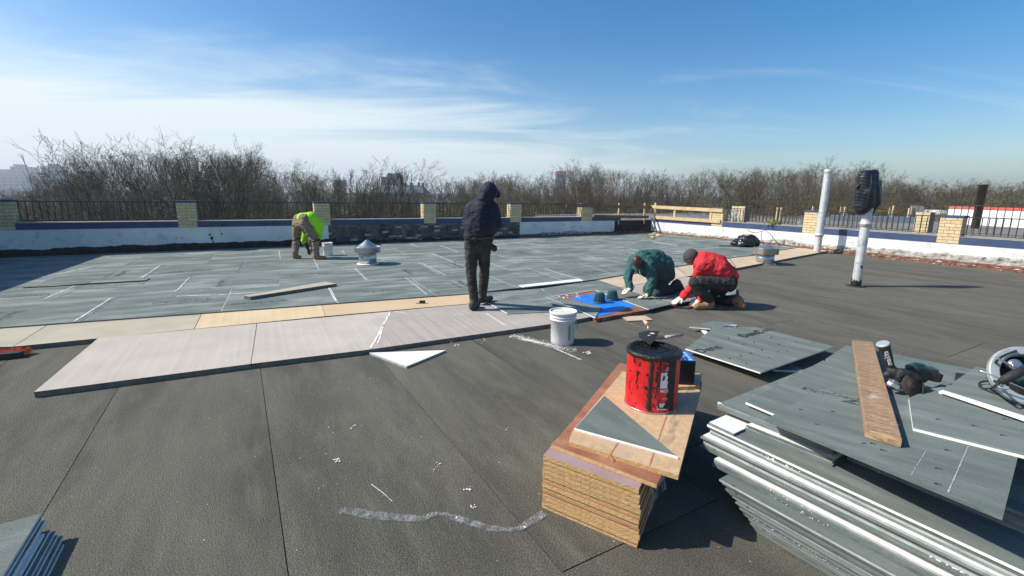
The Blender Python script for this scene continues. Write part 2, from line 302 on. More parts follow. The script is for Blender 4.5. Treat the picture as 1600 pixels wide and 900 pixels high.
mt['teal'] = mk('dark green hoodie', (0.020, 0.085, 0.080), (0.032, 0.115, 0.105), 6, 0.8, bump=0.4, bscale=40)
mt['greent'] = mk('dark green trousers', (0.020, 0.045, 0.046), (0.035, 0.065, 0.065), 6, 0.85, bump=0.4, bscale=40)
mt['redc'] = mk('red sweatshirt', (0.56, 0.020, 0.028), (0.66, 0.040, 0.045), 6, 0.8, bump=0.4, bscale=40)
mt['blackt'] = mk('charcoal trousers', (0.022, 0.020, 0.019), (0.045, 0.040, 0.037), 6, 0.85, bump=0.5, bscale=40, c3=(0.09, 0.085, 0.08), s3=9, r3=(0.62, 0.72))
mt['knit'] = mk('grey knit', (0.055, 0.050, 0.048), (0.095, 0.088, 0.082), 60, 0.95, bump=0.9, bscale=130)
mt['glove'] = mk('white knit glove', (0.66, 0.63, 0.52), (0.76, 0.73, 0.62), 20, 0.9, bump=0.5, bscale=120)
mt['gred'] = mk('red rubber palm', (0.55, 0.03, 0.05), rough=0.5)
mt['boot'] = mk('tan leather boot', (0.24, 0.125, 0.065), (0.34, 0.19, 0.10), 12, 0.7, bump=0.3, bscale=60)
mt['bootd'] = mk('dark boot', (0.035, 0.028, 0.024), (0.07, 0.055, 0.045), 12, 0.7)
mt['belt'] = mk('brown belt leather', (0.075, 0.040, 0.030), rough=0.5)
mt['puffer'] = mk('black quilted nylon', (0.010, 0.013, 0.018), (0.018, 0.022, 0.030), 8, 0.42, bump=0.4, bscale=26, spec=0.5)
mt['bag'] = mk('black plastic bag', (0.012, 0.012, 0.013), (0.022, 0.022, 0.024), 8, 0.22, bump=1.4, bscale=12, spec=0.6)
mt['foam'] = mk('yellow foam scrap', (0.55, 0.43, 0.24), (0.68, 0.56, 0.36), 12, 0.95, bump=1.0, bscale=30)
mt['toolb'] = mk('black tool rubber', (0.018, 0.018, 0.019), (0.035, 0.034, 0.033), 20, 0.55, bump=0.5, bscale=90)
mt['toolt'] = mk('teal tool plastic', (0.010, 0.060, 0.075), (0.022, 0.085, 0.10), 14, 0.45, c3=(0.05, 0.05, 0.045), s3=10, r3=(0.52, 0.66))
mt['steel'] = mk('bright steel', (0.55, 0.55, 0.55), (0.70, 0.70, 0.69), 20, 0.30, metal=0.9, bump=0.15, bscale=60)
mt['magn'] = mk('cast magnesium', (0.36, 0.40, 0.40), (0.46, 0.50, 0.50), 14, 0.5, metal=0.35, c3=(0.20, 0.22, 0.22), s3=12, r3=(0.62, 0.7))
mt['disc'] = mk('abrasive disc', (0.045, 0.030, 0.024), (0.085, 0.055, 0.042), 30, 0.85, bump=0.6, bscale=140)
mt['cord'] = mk('black cord', (0.022, 0.023, 0.022), (0.04, 0.042, 0.04), 20, 0.6)
mt['bristle'] = mk('orange bristle', (0.88, 0.20, 0.05), (0.95, 0.30, 0.10), 30, 0.6)
mt['terrain'] = mk('leaf litter ground', (0.05, 0.042, 0.026), (0.075, 0.075, 0.035), 0.12, 0.95, c3=(0.06, 0.085, 0.03), s3=0.05, r3=(0.45, 0.6))
mt['bark'] = mk('grey bark', (0.035, 0.030, 0.025), (0.065, 0.055, 0.045), 3, 0.95, rand=0.12)
mt['twig'] = mk('twig bark', (0.060, 0.047, 0.034), (0.098, 0.078, 0.054), 3, 0.95, rand=0.15)
mt['bud'] = mk('spring buds', (0.17, 0.165, 0.04), (0.27, 0.25, 0.065), 0.6, 0.8, rand=0.2)
mt['budb'] = mk('brown buds', (0.10, 0.072, 0.042), (0.17, 0.13, 0.065), 0.6, 0.85, rand=0.2)
mt['tower'] = mk('far tower brick', (0.16, 0.13, 0.115), (0.21, 0.175, 0.155), 0.2, 0.9, rand=0.2)
mt['towerg'] = mk('far grey concrete', (0.20, 0.21, 0.215), (0.26, 0.27, 0.275), 0.2, 0.9, rand=0.2)
mt['glass'] = mk('far window glass', (0.05, 0.07, 0.09), (0.09, 0.12, 0.14), 0.2, 0.25)
mt['slater'] = mk('blue slate roof', (0.11, 0.14, 0.18), (0.15, 0.18, 0.22), 0.5, 0.7)
mt['redcop'] = mk('red coping', (0.52, 0.09, 0.07), (0.62, 0.13, 0.10), 3, 0.7)
mt['roof2'] = mk('neighbour roof felt', (0.16, 0.155, 0.14), (0.22, 0.215, 0.195), 0.6, 0.95, fine=0.1)
mt['rustp'] = mk('rusty flue', (0.075, 0.045, 0.035), (0.13, 0.082, 0.062), 6, 0.8)
def plastic(name, tint=(0.8, 0.82, 0.84), a=0.35):
    m = bpy.data.materials.new(name); m.use_nodes = True; t = m.node_tree; t.nodes.clear(); o = N(t, 'ShaderNodeOutputMaterial'); mx_ = N(t, 'ShaderNodeMixShader')
    tr = N(t, 'ShaderNodeBsdfTransparent'); gl = N(t, 'ShaderNodeBsdfPrincipled'); gl.inputs['Base Color'].default_value = (*tint, 1); gl.inputs['Roughness'].default_value = 0.22
    nz_ = N(t, 'ShaderNodeTexNoise'); nz_.inputs['Scale'].default_value = 16; tcn = N(t, 'ShaderNodeTexCoord'); t.links.new(tcn.outputs['Object'], nz_.inputs[0])
    bp = N(t, 'ShaderNodeBump'); bp.inputs['Strength'].default_value = 1; t.links.new(nz_.outputs[0], bp.inputs['Height']); t.links.new(bp.outputs[0], gl.inputs['Normal'])
    r = N(t, 'ShaderNodeMapRange'); r.inputs['From Min'].default_value = 0.35; r.inputs['From Max'].default_value = 0.7; r.inputs['To Min'].default_value = a * 0.12; r.inputs['To Max'].default_value = min(a * 1.3, 1); t.links.new(nz_.outputs[0], r.inputs[0])
    t.links.new(r.outputs[0], mx_.inputs[0]); t.links.new(tr.outputs[0], mx_.inputs[1]); t.links.new(gl.outputs[0], mx_.inputs[2]); t.links.new(mx_.outputs[0], o.inputs[0]); return m
mt['film'] = plastic('clear plastic film', (0.55, 0.57, 0.58), 0.32)
# wood with grain and end grain
def wood(name, ca, cb, rot):
    m = bpy.data.materials.new(name); m.use_nodes = True; t = m.node_tree; b = t.nodes['Principled BSDF']; b.inputs['Roughness'].default_value = 0.75
    tcn = N(t, 'ShaderNodeTexCoord'); a = N(t, 'ShaderNodeMapping'); a.inputs['Rotation'].default_value = (0, 0, rot); t.links.new(tcn.outputs['Object'], a.inputs[0])
    a2 = N(t, 'ShaderNodeMapping'); a2.inputs['Scale'].default_value = (1.1, 9, 9); t.links.new(a.outputs[0], a2.inputs[0])
    n1 = N(t, 'ShaderNodeTexNoise'); n1.inputs['Scale'].default_value = 3; n1.inputs['Detail'].default_value = 6; n1.inputs['Distortion'].default_value = 1.4; t.links.new(a2.outputs[0], n1.inputs[0])
    w = M(t, 'FRACT', M(t, 'MULTIPLY', n1.outputs[0], 7.0)); r = N(t, 'ShaderNodeValToRGB'); e = r.color_ramp.elements; e[0].color = (*ca, 1); e[1].color = (*cb, 1); e[0].position = 0.1; e[1].position = 0.8; t.links.new(w, r.inputs[0])
    n2 = N(t, 'ShaderNodeTexNoise'); n2.inputs['Scale'].default_value = 7; n2.inputs['Detail'].default_value = 5; t.links.new(a.outputs[0], n2.inputs[0])
    r2 = N(t, 'ShaderNodeValToRGB'); e = r2.color_ramp.elements; e[0].position = 0.66; e[1].position = 0.82; t.links.new(n2.outputs[0], r2.inputs[0])
    mx_ = N(t, 'ShaderNodeMix', data_type='RGBA'); t.links.new(r2.outputs[0], mx_.inputs[0]); t.links.new(r.outputs[0], mx_.inputs[6]); mx_.inputs[7].default_value = (0.55, 0.47, 0.38, 1)
    t.links.new(mx_.outputs[2], b.inputs['Base Color']); bp = N(t, 'ShaderNodeBump'); bp.inputs['Strength'].default_value = 0.5; bp.inputs['Distance'].default_value = 0.004; t.links.new(w, bp.inputs['Height']); t.links.new(bp.outputs[0], b.inputs['Normal']); return m
mt['plank'] = wood('used timber', (0.22, 0.130, 0.068), (0.42, 0.275, 0.160), math.radians(-123.5))
# ================================================================ roof deck, membrane rolls
KL = G(1016, 365.5, 0.0)                                   # the corner of the two parapets
BL = G(0, 405.0, 0.03); BR = G(1600, 426.0, 0.0)
uL = Vector((BL.x - KL.x, BL.y - KL.y, 0)).normalized(); uR = Vector((BR.x - KL.x, BR.y - KL.y, 0)).normalized()
nL = Vector((uL.y, -uL.x, 0)); nR = Vector((-uR.y, uR.x, 0))   # pointing out of the roof
if nL.y < 0: nL = -nL
if nR.x < 0: nR = -nR
def onwall(px, py, u, n_):
    d = ray(px, py); o = Vector((0, 0, EYE)); t = (KL - o).dot(n_) / d.dot(n_); p = o + d * t
    return (p - KL).dot(u), p.z
def clip(poly, p0, n_):                                     # keep the side where (p-p0).n <= 0
    out_ = []
    for i in range(len(poly)):
        a, b = poly[i], poly[(i + 1) % len(poly)]
        da = (a[0] - p0[0]) * n_[0] + (a[1] - p0[1]) * n_[1]; db = (b[0] - p0[0]) * n_[0] + (b[1] - p0[1]) * n_[1]
        if da <= 0: out_.append(a)
        if (da < 0 < db) or (db < 0 < da):
            t = da / (da - db); out_.append((a[0] + (b[0] - a[0]) * t, a[1] + (b[1] - a[1]) * t))
    return out_
mb = MB(); outl = [KL + nL * 0.5 + nR * 0.5, KL + uL * 34 + nL * 0.5, Vector((-30, -14, 0)), Vector((24, -14, 0)), KL + uR * 36 + nR * 0.5]
mb.prism([(p.x, p.y) for p in outl], -14.0, -0.008)
deck = tag(mb.build('roof_deck', mt['lap'], at=(0, 0, 0)), 'flat roof under the membrane rolls', kind='structure')
rnd = random.Random(4)
SHEETS = bpy.data.objects.new('roofing', None); COL.objects.link(SHEETS); SHEETS['o'] = (0.0, 0.0, 0.0); tag(SHEETS, 'dark granulated roofing membrane laid in long rolls', kind='structure')
for k in range(-13, 20):
    s0 = -1.01 + 1.06 * k; y0 = -9.0 + rnd.uniform(0, 6); cuts = [-12.0]
    if k < 2: y0 = 16.0
    while y0 < 34: cuts.append(y0); y0 += 7.6
    cuts.append(40)
    for a, b in zip(cuts, cuts[1:]):
        pts = [DP * (s0 + 0.0025) + DA * (a + 0.003), DP * (s0 + 1.0575) + DA * (a + 0.003), DP * (s0 + 1.0575) + DA * (b - 0.003), DP * (s0 + 0.0025) + DA * (b - 0.003)]
        poly = [(p.x, p.y) for p in pts]; poly = clip(poly, KL - nL * 0.002, nL); poly = clip(poly, KL - nR * 0.002, nR)
        if len(poly) < 3: continue
        if max(p[1] for p in poly) < -1.0: continue
        mb = MB(); mb.prism(poly, -0.006, -0.001 + rnd.uniform(0, 0.0012)); mb.build('membrane_sheet', [mt['membrane']], SHEETS)
# ================================================================ parapets
def wallpt(u, n_, s, out=0.0, z=0.0): return KL + u * s + n_ * out + Vector((0, 0, z))
def wbox(mb, u, n_, s0, s1, o0, o1, z0, z1, mi=0):
    p = [wallpt(u, n_, s0, o0), wallpt(u, n_, s1, o0), wallpt(u, n_, s1, o1), wallpt(u, n_, s0, o1)]
    mb.prism([(q.x, q.y) for q in p], z0, z1, mi, mi, mi)
SL_END, SR_END = 24.0, 26.0
def hL(s): return 0.60 + 0.0042 * s                     # height of the painted face
def hR(s): return 0.54
CL, RL_, CR, RR_ = 0.165, 0.505, 0.185, 0.50               # coping height, rail height above coping
# -- pillar spans along each wall, read off the photo
def span(pxs, y, u, n_): return sorted(onwall(x, y, u, n_)[0] for x in pxs)
pil_L = [span(p, y, uL, nL) for p, y in [((-30, 24), 350), ((278, 308), 345), ((492, 516), 340), ((662, 681), 340), ((797, 814), 338), ((908, 925), 338)]]
pil_R = [span(p, y, uR, nR) for p, y in [((1113, 1130), 340), ((1256, 1282), 345), ((1468, 1504), 350)]]
lab_L = ['yellow brick pillar at the left end of the shaded parapet', 'yellow brick pillar with navy cap left of the lime shirted worker', 'yellow brick pillar with navy cap right behind the lime shirted worker',
         'yellow brick pillar with navy cap just left of the standing hooded man', 'yellow brick pillar with navy cap just right of the standing hooded man', 'yellow brick pillar beside the brown timber guard rail']
lab_R = ['yellow brick pillar where the pale timber guard rail ends', 'sunlit yellow brick pillar behind the bare white vent pipe', 'widest sunlit yellow brick pillar right of the jacket covered pipe']
def brick_mesh(L, dpt, h):
    mb = MB(); mb.box((0, 0, 0), (L / 2, dpt / 2, h / 2)); me = bpy.data.meshes.new('brick')
    me.from_pydata(mb.v, [], mb.f); me.materials.append(mt['ybrick']); return me
def pillar(u, n_, s0, s1, z0, z1, label, rows=8):
    c = wallpt(u, n_, (s0 + s1) / 2, 0.13); T = thing('brick_pillar', (c.x, c.y, z0), label, 'pillar', 'yellow brick pillars along the parapet')
    w = s1 - s0; dep = 0.30; ca = math.atan2(u.y, u.x)
    mb = MB(); wbox(mb, u, n_, s0 + 0.006, s1 - 0.006, 0.13 - dep / 2 + 0.006, 0.13 + dep / 2 - 0.006, z0, z1); mb.build('mortar_core', mt['mortar'], T)
    rh = (z1 - z0) / rows; nb = max(2, round(w / 0.23)); bl = w / nb
    full = brick_mesh(bl - 0.010, 0.05, rh - 0.011); half = brick_mesh(bl / 2 - 0.010, 0.05, rh - 0.011); sid = brick_mesh(dep / 2 - 0.012, 0.05, rh - 0.011)
    for r in range(rows):
        zz = z0 + (r + 0.5) * rh
        xs = [(bl * (i + 0.5), full) for i in range(nb)] if r % 2 == 0 else [(bl * 0.25, half)] + [(bl * (i + 1), full) for i in range(nb - 1)] + [(w - bl * 0.25, half)]
        for x, me in xs:
            for oo in (0.13 - dep / 2 + 0.022,):
                o = bpy.data.objects.new('brick', me); COL.objects.link(o); o.parent = T; p = wallpt(u, n_, s0 + x, oo) - Vector((c.x, c.y, 0)); o.location = (p.x, p.y, zz - z0); o.rotation_euler = (0, 0, ca)
        for e, xx in ((0, s0 + 0.022), (1, s1 - 0.022)):
            for j in range(2):
                o = bpy.data.objects.new('brick', sid); COL.objects.link(o); o.parent = T; p = wallpt(u, n_, xx, 0.13 - dep / 2 + 0.004 + dep / 2 * (j + 0.5)) - Vector((c.x, c.y, 0)); o.location = (p.x, p.y, zz - z0 + 0.0005); o.rotation_euler = (0, 0, ca + PI / 2)
    mb = MB(); wbox(mb, u, n_, s0 - 0.02, s1 + 0.02, 0.13 - dep / 2 - 0.025, 0.13 + dep / 2 + 0.025, z1 + 0.001, z1 + 0.045); mb.build('cap', mt['navy'], T)
    return T
for (a, b), l in zip(pil_L, lab_L): pillar(uL, nL, a, b, hL((a + b) / 2) + 0.002, hL((a + b) / 2) + CL + RL_ - 0.03, l)
for (a, b), l in zip(pil_R, lab_R): pillar(uR, nR, a, b, hR(0) + 0.002, hR(0) + CR + RR_ - 0.03, l)
def ragged(mb, u, n_, s0, s1, zb, ztop, amp, out, mi=0, seed=0, ds=0.035, rows=5, depth=0.02):
    n = max(2, int((s1 - s0) / ds)); sd = Vector((seed * 7.3, 1.7, 0)); b = len(mb.v)
    for i in range(n + 1):
        s = s0 + (s1 - s0) * i / n; zt = (ztop(s) if callable(ztop) else ztop) + amp * (noise.noise(Vector((s * 1.3, 0, 0)) + sd) + 0.6 * noise.noise(Vector((s * 5.1, 3, 0)) + sd) + 0.4 * noise.noise(Vector((s * 19, 5, 0)) + sd)); zt = max(zt, zb + 0.01)
        for j in range(rows + 1):
            z = zb + (zt - zb) * j / rows; o = out - depth * (0.55 + 0.9 * noise.noise(Vector((s * 9, z * 14, 2)) + sd)) * (1 if j < rows else 0.25) - (0.02 if j == 0 else 0)
            p = wallpt(u, n_, s, o, z); mb.v.append(tuple(p))
        p = wallpt(u, n_, s, out + 0.03, zt - 0.004); mb.v.append(tuple(p))
    R = rows + 2
    for i in range(n):
        for j in range(R - 1):
            f = (b + i * R + j, b + (i + 1) * R + j, b + (i + 1) * R + j + 1, b + i * R + j + 1); mb.f.append(f if u is uR else f[::-1]); mb.m.append(mi); mb.sm.append(False)
def parapet(u, n_, send, hf, ch, name, label, segs, pil, cop_skip=()):
    mid = wallpt(u, n_, send / 2, 0.15); T = thing(name, (mid.x, mid.y, -0.01), label, 'parapet wall')
    mb = MB()
    a = -0.30
    while a < send:
        b = min(a + 2.0, send); wbox(mb, u, n_, a, b, 0.004, 0.30, -0.3, hf(b) if u is uL else hf(0)); a = b
    mb.build('wall_core', mt['dbrick'], T)
    for (p0, p1, kind) in segs:
        if kind == 'white':
            mb = MB(); q = p0
            while q < p1 - 1e-6:
                r = min(q + 1.0, p1); P_ = [wallpt(u, n_, q, -0.008), wallpt(u, n_, r, -0.008), wallpt(u, n_, r, 0.002), wallpt(u, n_, q, 0.002)]
                zt = [hf(q) - 0.001, hf(r) - 0.001, hf(r) - 0.001, hf(q) - 0.001]; mb.prism([(v.x, v.y) for v in P_], 0.02, zt); q = r
            mb.build('painted_face', mt['white'], T)
        if kind == 'tar':
            mb = MB(); wbox(mb, u, n_, p0, p1, -0.02, 0.003, -0.01, hf(p0) - 0.02); mb.build('tar_patch', mt['bitumen'], T)
        if kind == 'brick':
            mb = MB(); rn = random.Random(9); z = 0.02; r_ = 0
            while z < hf(p0) - 0.05:
                s = p0 + (0.1 if r_ % 2 else 0)
                while s < p1 - 0.05:
                    L = 0.20 + rn.uniform(-0.012, 0.006); d_ = rn.uniform(-0.016, 0.0)
                    if rn.random() < 0.93: wbox(mb, u, n_, s, min(s + L, p1), d_ - 0.004, 0.003, z, z + 0.060 + rn.uniform(-0.004, 0.002), 1 if rn.random() < 0.13 else 0)
                    s += 0.213
                z += 0.071; r_ += 1
            tag(mb.build('exposed_brick', [mt['dbrick'], mt['plaster']], T), kind='stuff')
    ends = [-0.0] + [x for p in pil for x in p] + [send]
    ends = sorted(ends); gaps = []
    cur = 0.0
    for p in sorted(pil): gaps.append((cur, p[0])); cur = p[1]
    gaps.append((cur, send))
    for (a, b) in gaps:
        if b - a < 0.05: continue
        if any(a < c < b for c in cop_skip): a = max(a, [c for c in cop_skip if a < c < b][0])
        q = a; mb = MB(); mb2 = MB()
        while q < b - 1e-6:
            r = min(q + 1.2, b); P_ = [wallpt(u, n_, q, -0.022), wallpt(u, n_, r, -0.022), wallpt(u, n_, r, 0.30), wallpt(u, n_, q, 0.30)]
            h0, h1 = hf(q), hf(r); mb.prism([(v.x, v.y) for v in P_], [h0 + 0.001, h1 + 0.001, h1 + 0.001, h0 + 0.001], [h0 + ch - 0.014, h1 + ch - 0.014, h1 + ch - 0.014, h0 + ch - 0.014])
            P_ = [wallpt(u, n_, q, -0.030), wallpt(u, n_, r - 0.006, -0.030), wallpt(u, n_, r - 0.006, 0.31), wallpt(u, n_, q, 0.31)]
            mb2.prism([(v.x, v.y) for v in P_], [h0 + ch - 0.013, h1 + ch - 0.013, h1 + ch - 0.013, h0 + ch - 0.013], [h0 + ch, h1 + ch, h1 + ch, h0 + ch]); q = r
        mb.build('coping', mt['navy'], T); mb2.build('coping_slab', mt['conc'], T)
    return T, gaps
sA = onwall(513, 360, uL, nL)[0]; sB = onwall(812, 360, uL, nL)[0]; sC = onwall(960, 350, uL, nL)[0]
TL, gapL = parapet(uL, nL, SL_END, hL, CL, 'parapet_wall', 'shaded left parapet with navy coping, white paint and a stretch of bare old brick',
    [(sA, SL_END, 'white'), (sB, sA, 'brick'), (sC, sB, 'white'), (0.0, sC, 'tar')], pil_L, cop_skip=(sC - 0.3,))
TR, gapR = parapet(uR, nR, SR_END, hR, CR, 'parapet_wall', 'sunlit right parapet with navy coping over white paint and crumbling plaster', [(0.0, SR_END, 'white')], pil_R)
# torn flashing along the foot
mb = MB(); ragged(mb, uL, nL, sA - 0.2, SL_END, -0.01, 0.24, 0.045, -0.012, 0, 1); ragged(mb, uL, nL, sB, sA - 0.2, -0.01, 0.15, 0.03, -0.012, 0, 2); ragged(mb, uL, nL, 0.0, sB, -0.01, 0.17, 0.03, -0.012, 1, 3)
tag(mb.build('torn_flashing', [mt['bitumen'], mt['rubble']], TL), kind='stuff')
mb = MB(); ragged(mb, uL, nL, sC + 1.2, sB - 0.9, 0.12, 0.21, 0.075, -0.012, 0, 8, depth=0.012); mb.build('grey_patch', mt['plaster'], TL)
mb = MB(); ragged(mb, uR, nR, 0.15, SR_END, 0.05, lambda s: 0.17 + 0.10 * min(1, s / 9), 0.055, -0.012, 0, 4, depth=0.03)
tag(mb.build('crumbling_plaster', [mt['plaster']], TR), kind='stuff')
mb = MB(); ragged(mb, uR, nR, 0.0, SR_END, -0.01, 0.125, 0.03, -0.035, 0, 5, depth=0.03)
tag(mb.build('brick_footing', [mt['rubble']], TR), kind='stuff')
mb = MB(); rn = random.Random(6)
for i in range(420):
    s = rn.uniform(0.2, 17); p = wallpt(uR, nR, s, -0.05 - rn.random() ** 2 * 0.14); mb.ico((p.x, p.y, 0.008), rn.uniform(0.008, 0.028), rn.choice((0, 0, 1)), i, 0.35, 0.6)
tag(mb.build('masonry_crumbs', [mt['rubble'], mt['plaster']], at=(0, 0, 0)), 'brick and plaster crumbs lying along the foot of the sunlit parapet', 'rubble', kind='stuff')
mb = MB()
for i, (px, py, rx, rz) in enumerate([(330, 372, .05, .05), (327, 367, .04, .03), (333, 378, .02, .05), (345, 352, .06, .05), (344, 360, .015, .02), (346, 365, .02, .03), (275, 372, .05, .01), (284, 371, .03, .012), (212, 384, .03, .01), (32, 383, .03, .01), (413, 356, .02, .012)]):
    s, z = onwall(px, py, uL, nL); p = wallpt(uL, nL, s, -0.010, z); mb.ico(p, (rx, .008, rz), 0, i, .45)
mb.build('tar_blots', mt['bitumen'], TL)
# railings
def railing(u, n_, s0, s1, hb, ht, label, group, off=0.15, step=0.125, base=None, r=0.008, top_r=0.016, mat='iron', z0off=0.0):
    f0 = hb(s0); f1 = hb(s1); a = wallpt(u, n_, s0, off); b = wallpt(u, n_, s1, off); c = (a + b) / 2
    T = thing('railing', (c.x, c.y, min(f0, f1)), label, 'railing', group)
    dz0, dz1 = (f0, f1)
    mb = MB(); dirn = (b - a).normalized(); rot = math.atan2(dirn.y, dirn.x)
    def bar(zo, hh, ww, nm):
        mb = MB(); P0 = a + Vector((0, 0, dz0 + zo)); P1 = b + Vector((0, 0, dz1 + zo)); w_ = Vector((-dirn.y, dirn.x, 0)) * ww
        vs = [P0 - w_ - Vector((0, 0, hh)), P0 + w_ - Vector((0, 0, hh)), P0 + w_ + Vector((0, 0, hh)), P0 - w_ + Vector((0, 0, hh))]
        vs += [v + (P1 - P0) for v in vs]; mb.add(vs, [(3, 2, 1, 0), (4, 5, 6, 7), (0, 1, 5, 4), (1, 2, 6, 5), (2, 3, 7, 6), (3, 0, 4, 7)]); mb.build(nm, mt[mat], T)
    bar(ht, 0.011, 0.018, 'top_rail'); bar(0.045 + z0off, 0.009, 0.014, 'bottom_rail')
    n = max(2, round(abs(s1 - s0) / step)); L = ht - 0.045 - z0off - 0.02
    me = bpy.data.meshes.new('baluster'); q = MB(); q.box((0, 0, 0), (r, r, L / 2)); me.from_pydata(q.v, [], q.f); me.materials.append(mt[mat])
    rn = random.Random(int(abs(s0) * 100))
    for i in range(n):
        t = (i + 0.5) / n; o = bpy.data.objects.new('baluster', me); COL.objects.link(o); o.parent = T
        p = a + (b - a) * t; o.location = (p.x - c.x, p.y - c.y, dz0 + (dz1 - dz0) * t + 0.045 + z0off + 0.01 + L / 2 - min(f0, f1)); o.rotation_euler = (rn.uniform(-0.006, 0.006), rn.uniform(-0.012, 0.012), rot)
    return T
HBL = lambda s: hL(s) + CL
HBR = lambda s: hR(s) + CR
gl = sorted(gapL)
names = {5: 'black iron railing bay furthest left on the shaded parapet', 4: 'black iron railing bay behind the lime shirted worker', 3: 'black iron railing bay above the domed vent and bare brick',
         2: 'black iron railing bay behind the hooded man', 1: 'black iron railing bay right of the hooded man before the timber guard', 6: 'black iron railing bay beyond the left edge of the shaded parapet'}
for i, (a, b) in enumerate(gl):
    if i == 0 or b - a < 0.3: continue
    railing(uL, nL, a, b, HBL, RL_ - 0.02, names.get(i, 'black iron railing bay on the shaded parapet'), 'black iron railing bays on the parapets')
gr_ = sorted(gapR)
namesR = {1: 'black iron railing bay between the two smaller sunlit pillars', 2: 'black iron railing bay behind the jacket covered pipe', 3: 'black iron railing bay at the right end of the sunlit parapet'}
for i, (a, b) in enumerate(gr_):
    if i == 0: continue
    railing(uR, nR, a, min(b, a + 9), HBR, RR_ - 0.02, namesR[i], 'black iron railing bays on the parapets')
# timber guards
def timber(u, n_, boards, posts, mat, label, off):
    mid = wallpt(u, n_, sum(b[0] for b in boards) / len(boards), off); T = thing('timber_guard_rail', (mid.x, mid.y, 0.7), label, 'guard rail', 'timber guard rails at the corner')
    for (s0, s1, z0, z1, h) in boards:
        mb = MB(); P_ = [wallpt(u, n_, s0, off - 0.02), wallpt(u, n_, s1, off - 0.02), wallpt(u, n_, s1, off + 0.018), wallpt(u, n_, s0, off + 0.018)]
        mb.prism([(v.x, v.y) for v in P_], [z0 - h / 2, z1 - h / 2, z1 - h / 2, z0 - h / 2], [z0 + h / 2, z1 + h / 2, z1 + h / 2, z0 + h / 2]); mb.build('rail_board', mt[mat], T)
    for (s, z0, z1, w) in posts:
        mb = MB(); wbox(mb, u, n_, s - w / 2, s + w / 2, off + 0.019, off + 0.06, z0, z1); mb.build('post', mt['lumber'], T)
    return T
def WL(x, y): return onwall(x, y, uL, nL)
def WR(x, y): return onwall(x, y, uR, nR)
timber(uL, nL, [(WL(884, 321)[0], WL(1018, 324)[0], WL(884, 321)[1], WL(1018, 324)[1], 0.12), (WL(927, 338)[0], WL(1012, 339)[0], WL(927, 338)[1], WL(1012, 339)[1], 0.12)],
       [(WL(967, 330)[0], 0.45, 1.32, 0.07), (WL(1007, 330)[0], 0.45, 1.32, 0.07)], 'lumberd', 'red brown timber guard rail filling the gap left of the roof corner', -0.04)
timber(uR, nR, [(WR(1019, 323)[0], WR(1131, 329.5)[0], WR(1019, 323)[1], WR(1131, 329)[1], 0.13), (WR(1024, 339.5)[0], WR(1127, 346)[0], WR(1024, 339.5)[1], WR(1127, 346)[1], 0.13)],
       [(WR(1024, 330)[0], 0.5, 1.33, 0.09), (WR(1055, 330)[0], 0.72, 1.12, 0.09), (WR(1111, 338)[0], 0.72, 1.12, 0.09)], 'lumber', 'pale new timber guard rail right of the roof corner', -0.06)
# ================================================================ bulkhead left of the view, casting the blue shadow in the far left corner
h_ = 3.2; sh = h_ / math.tan(SUN_EL); P0 = G(10, 452, 0.07); P1 = G(150, 403, 0.07)
dd = Vector((P1.x - P0.x, P1.y - P0.y, 0)).normalized(); q0 = P0 - Vector((sh, 0, 0)) - dd * 5; q1 = P1 - Vector((sh, 0, 0)) + dd * 0.4
bk = thing('stair_bulkhead', (q0.x - 2, q0.y + 2, 0), 'brick stair bulkhead on the roof beyond the left edge of the photo', 'bulkhead')
mb = MB(); lft = Vector((-3.2, -1.7, 0)); mb.prism([(v.x, v.y) for v in (q0, q1, q1 + lft, q0 + lft)], -0.005, h_ - 0.08); mb.build('walls', mt['dbrick'], bk)
mb = MB(); mb.prism([(v.x, v.y) for v in (q0 + Vector((0.04, -0.04, 0)), q1 + Vector((0.04, 0.04, 0)), q1 + lft + Vector((-0.04, 0, 0)), q0 + lft + Vector((-0.04, -0.04, 0)))], h_ - 0.079, h_); mb.build('coping', mt['conc'], bk)
# ================================================================ slate coverboard field
ZF = 0.07
th = math.radians(26); d1 = Vector((math.cos(th), math.sin(th), 0)); n1 = Vector((-d1.y, d1.x, 0))
fr = [G(-400, 545, ZF), G(0, 511, ZF), G(400, 482.5, ZF), G(735, 458, ZF)]
frt = [G(735, 458, ZF), G(930, 436.5, ZF), G(1175, 397, ZF), G(1262, 384, ZF)]
def fq(p): return (p.x * d1.x + p.y * d1.y, p.x * n1.x + p.y * n1.y)
edges = [fq(p) for p in fr] + [fq(p) for p in frt[1:]]
def front_n(a):
    for (a0, b0), (a1, b1) in zip(edges, edges[1:]):
        if a <= a1: return b0 + (b1 - b0) * (a - a0) / (a1 - a0)
    return edges[-1][1]
rows_ = [(5.0, 8.70, -0.82), (8.70, 10.36, -0.12), (10.36, 12.12, -0.85), (12.12, 13.75, -0.10), (13.75, 16.5, -0.8)]
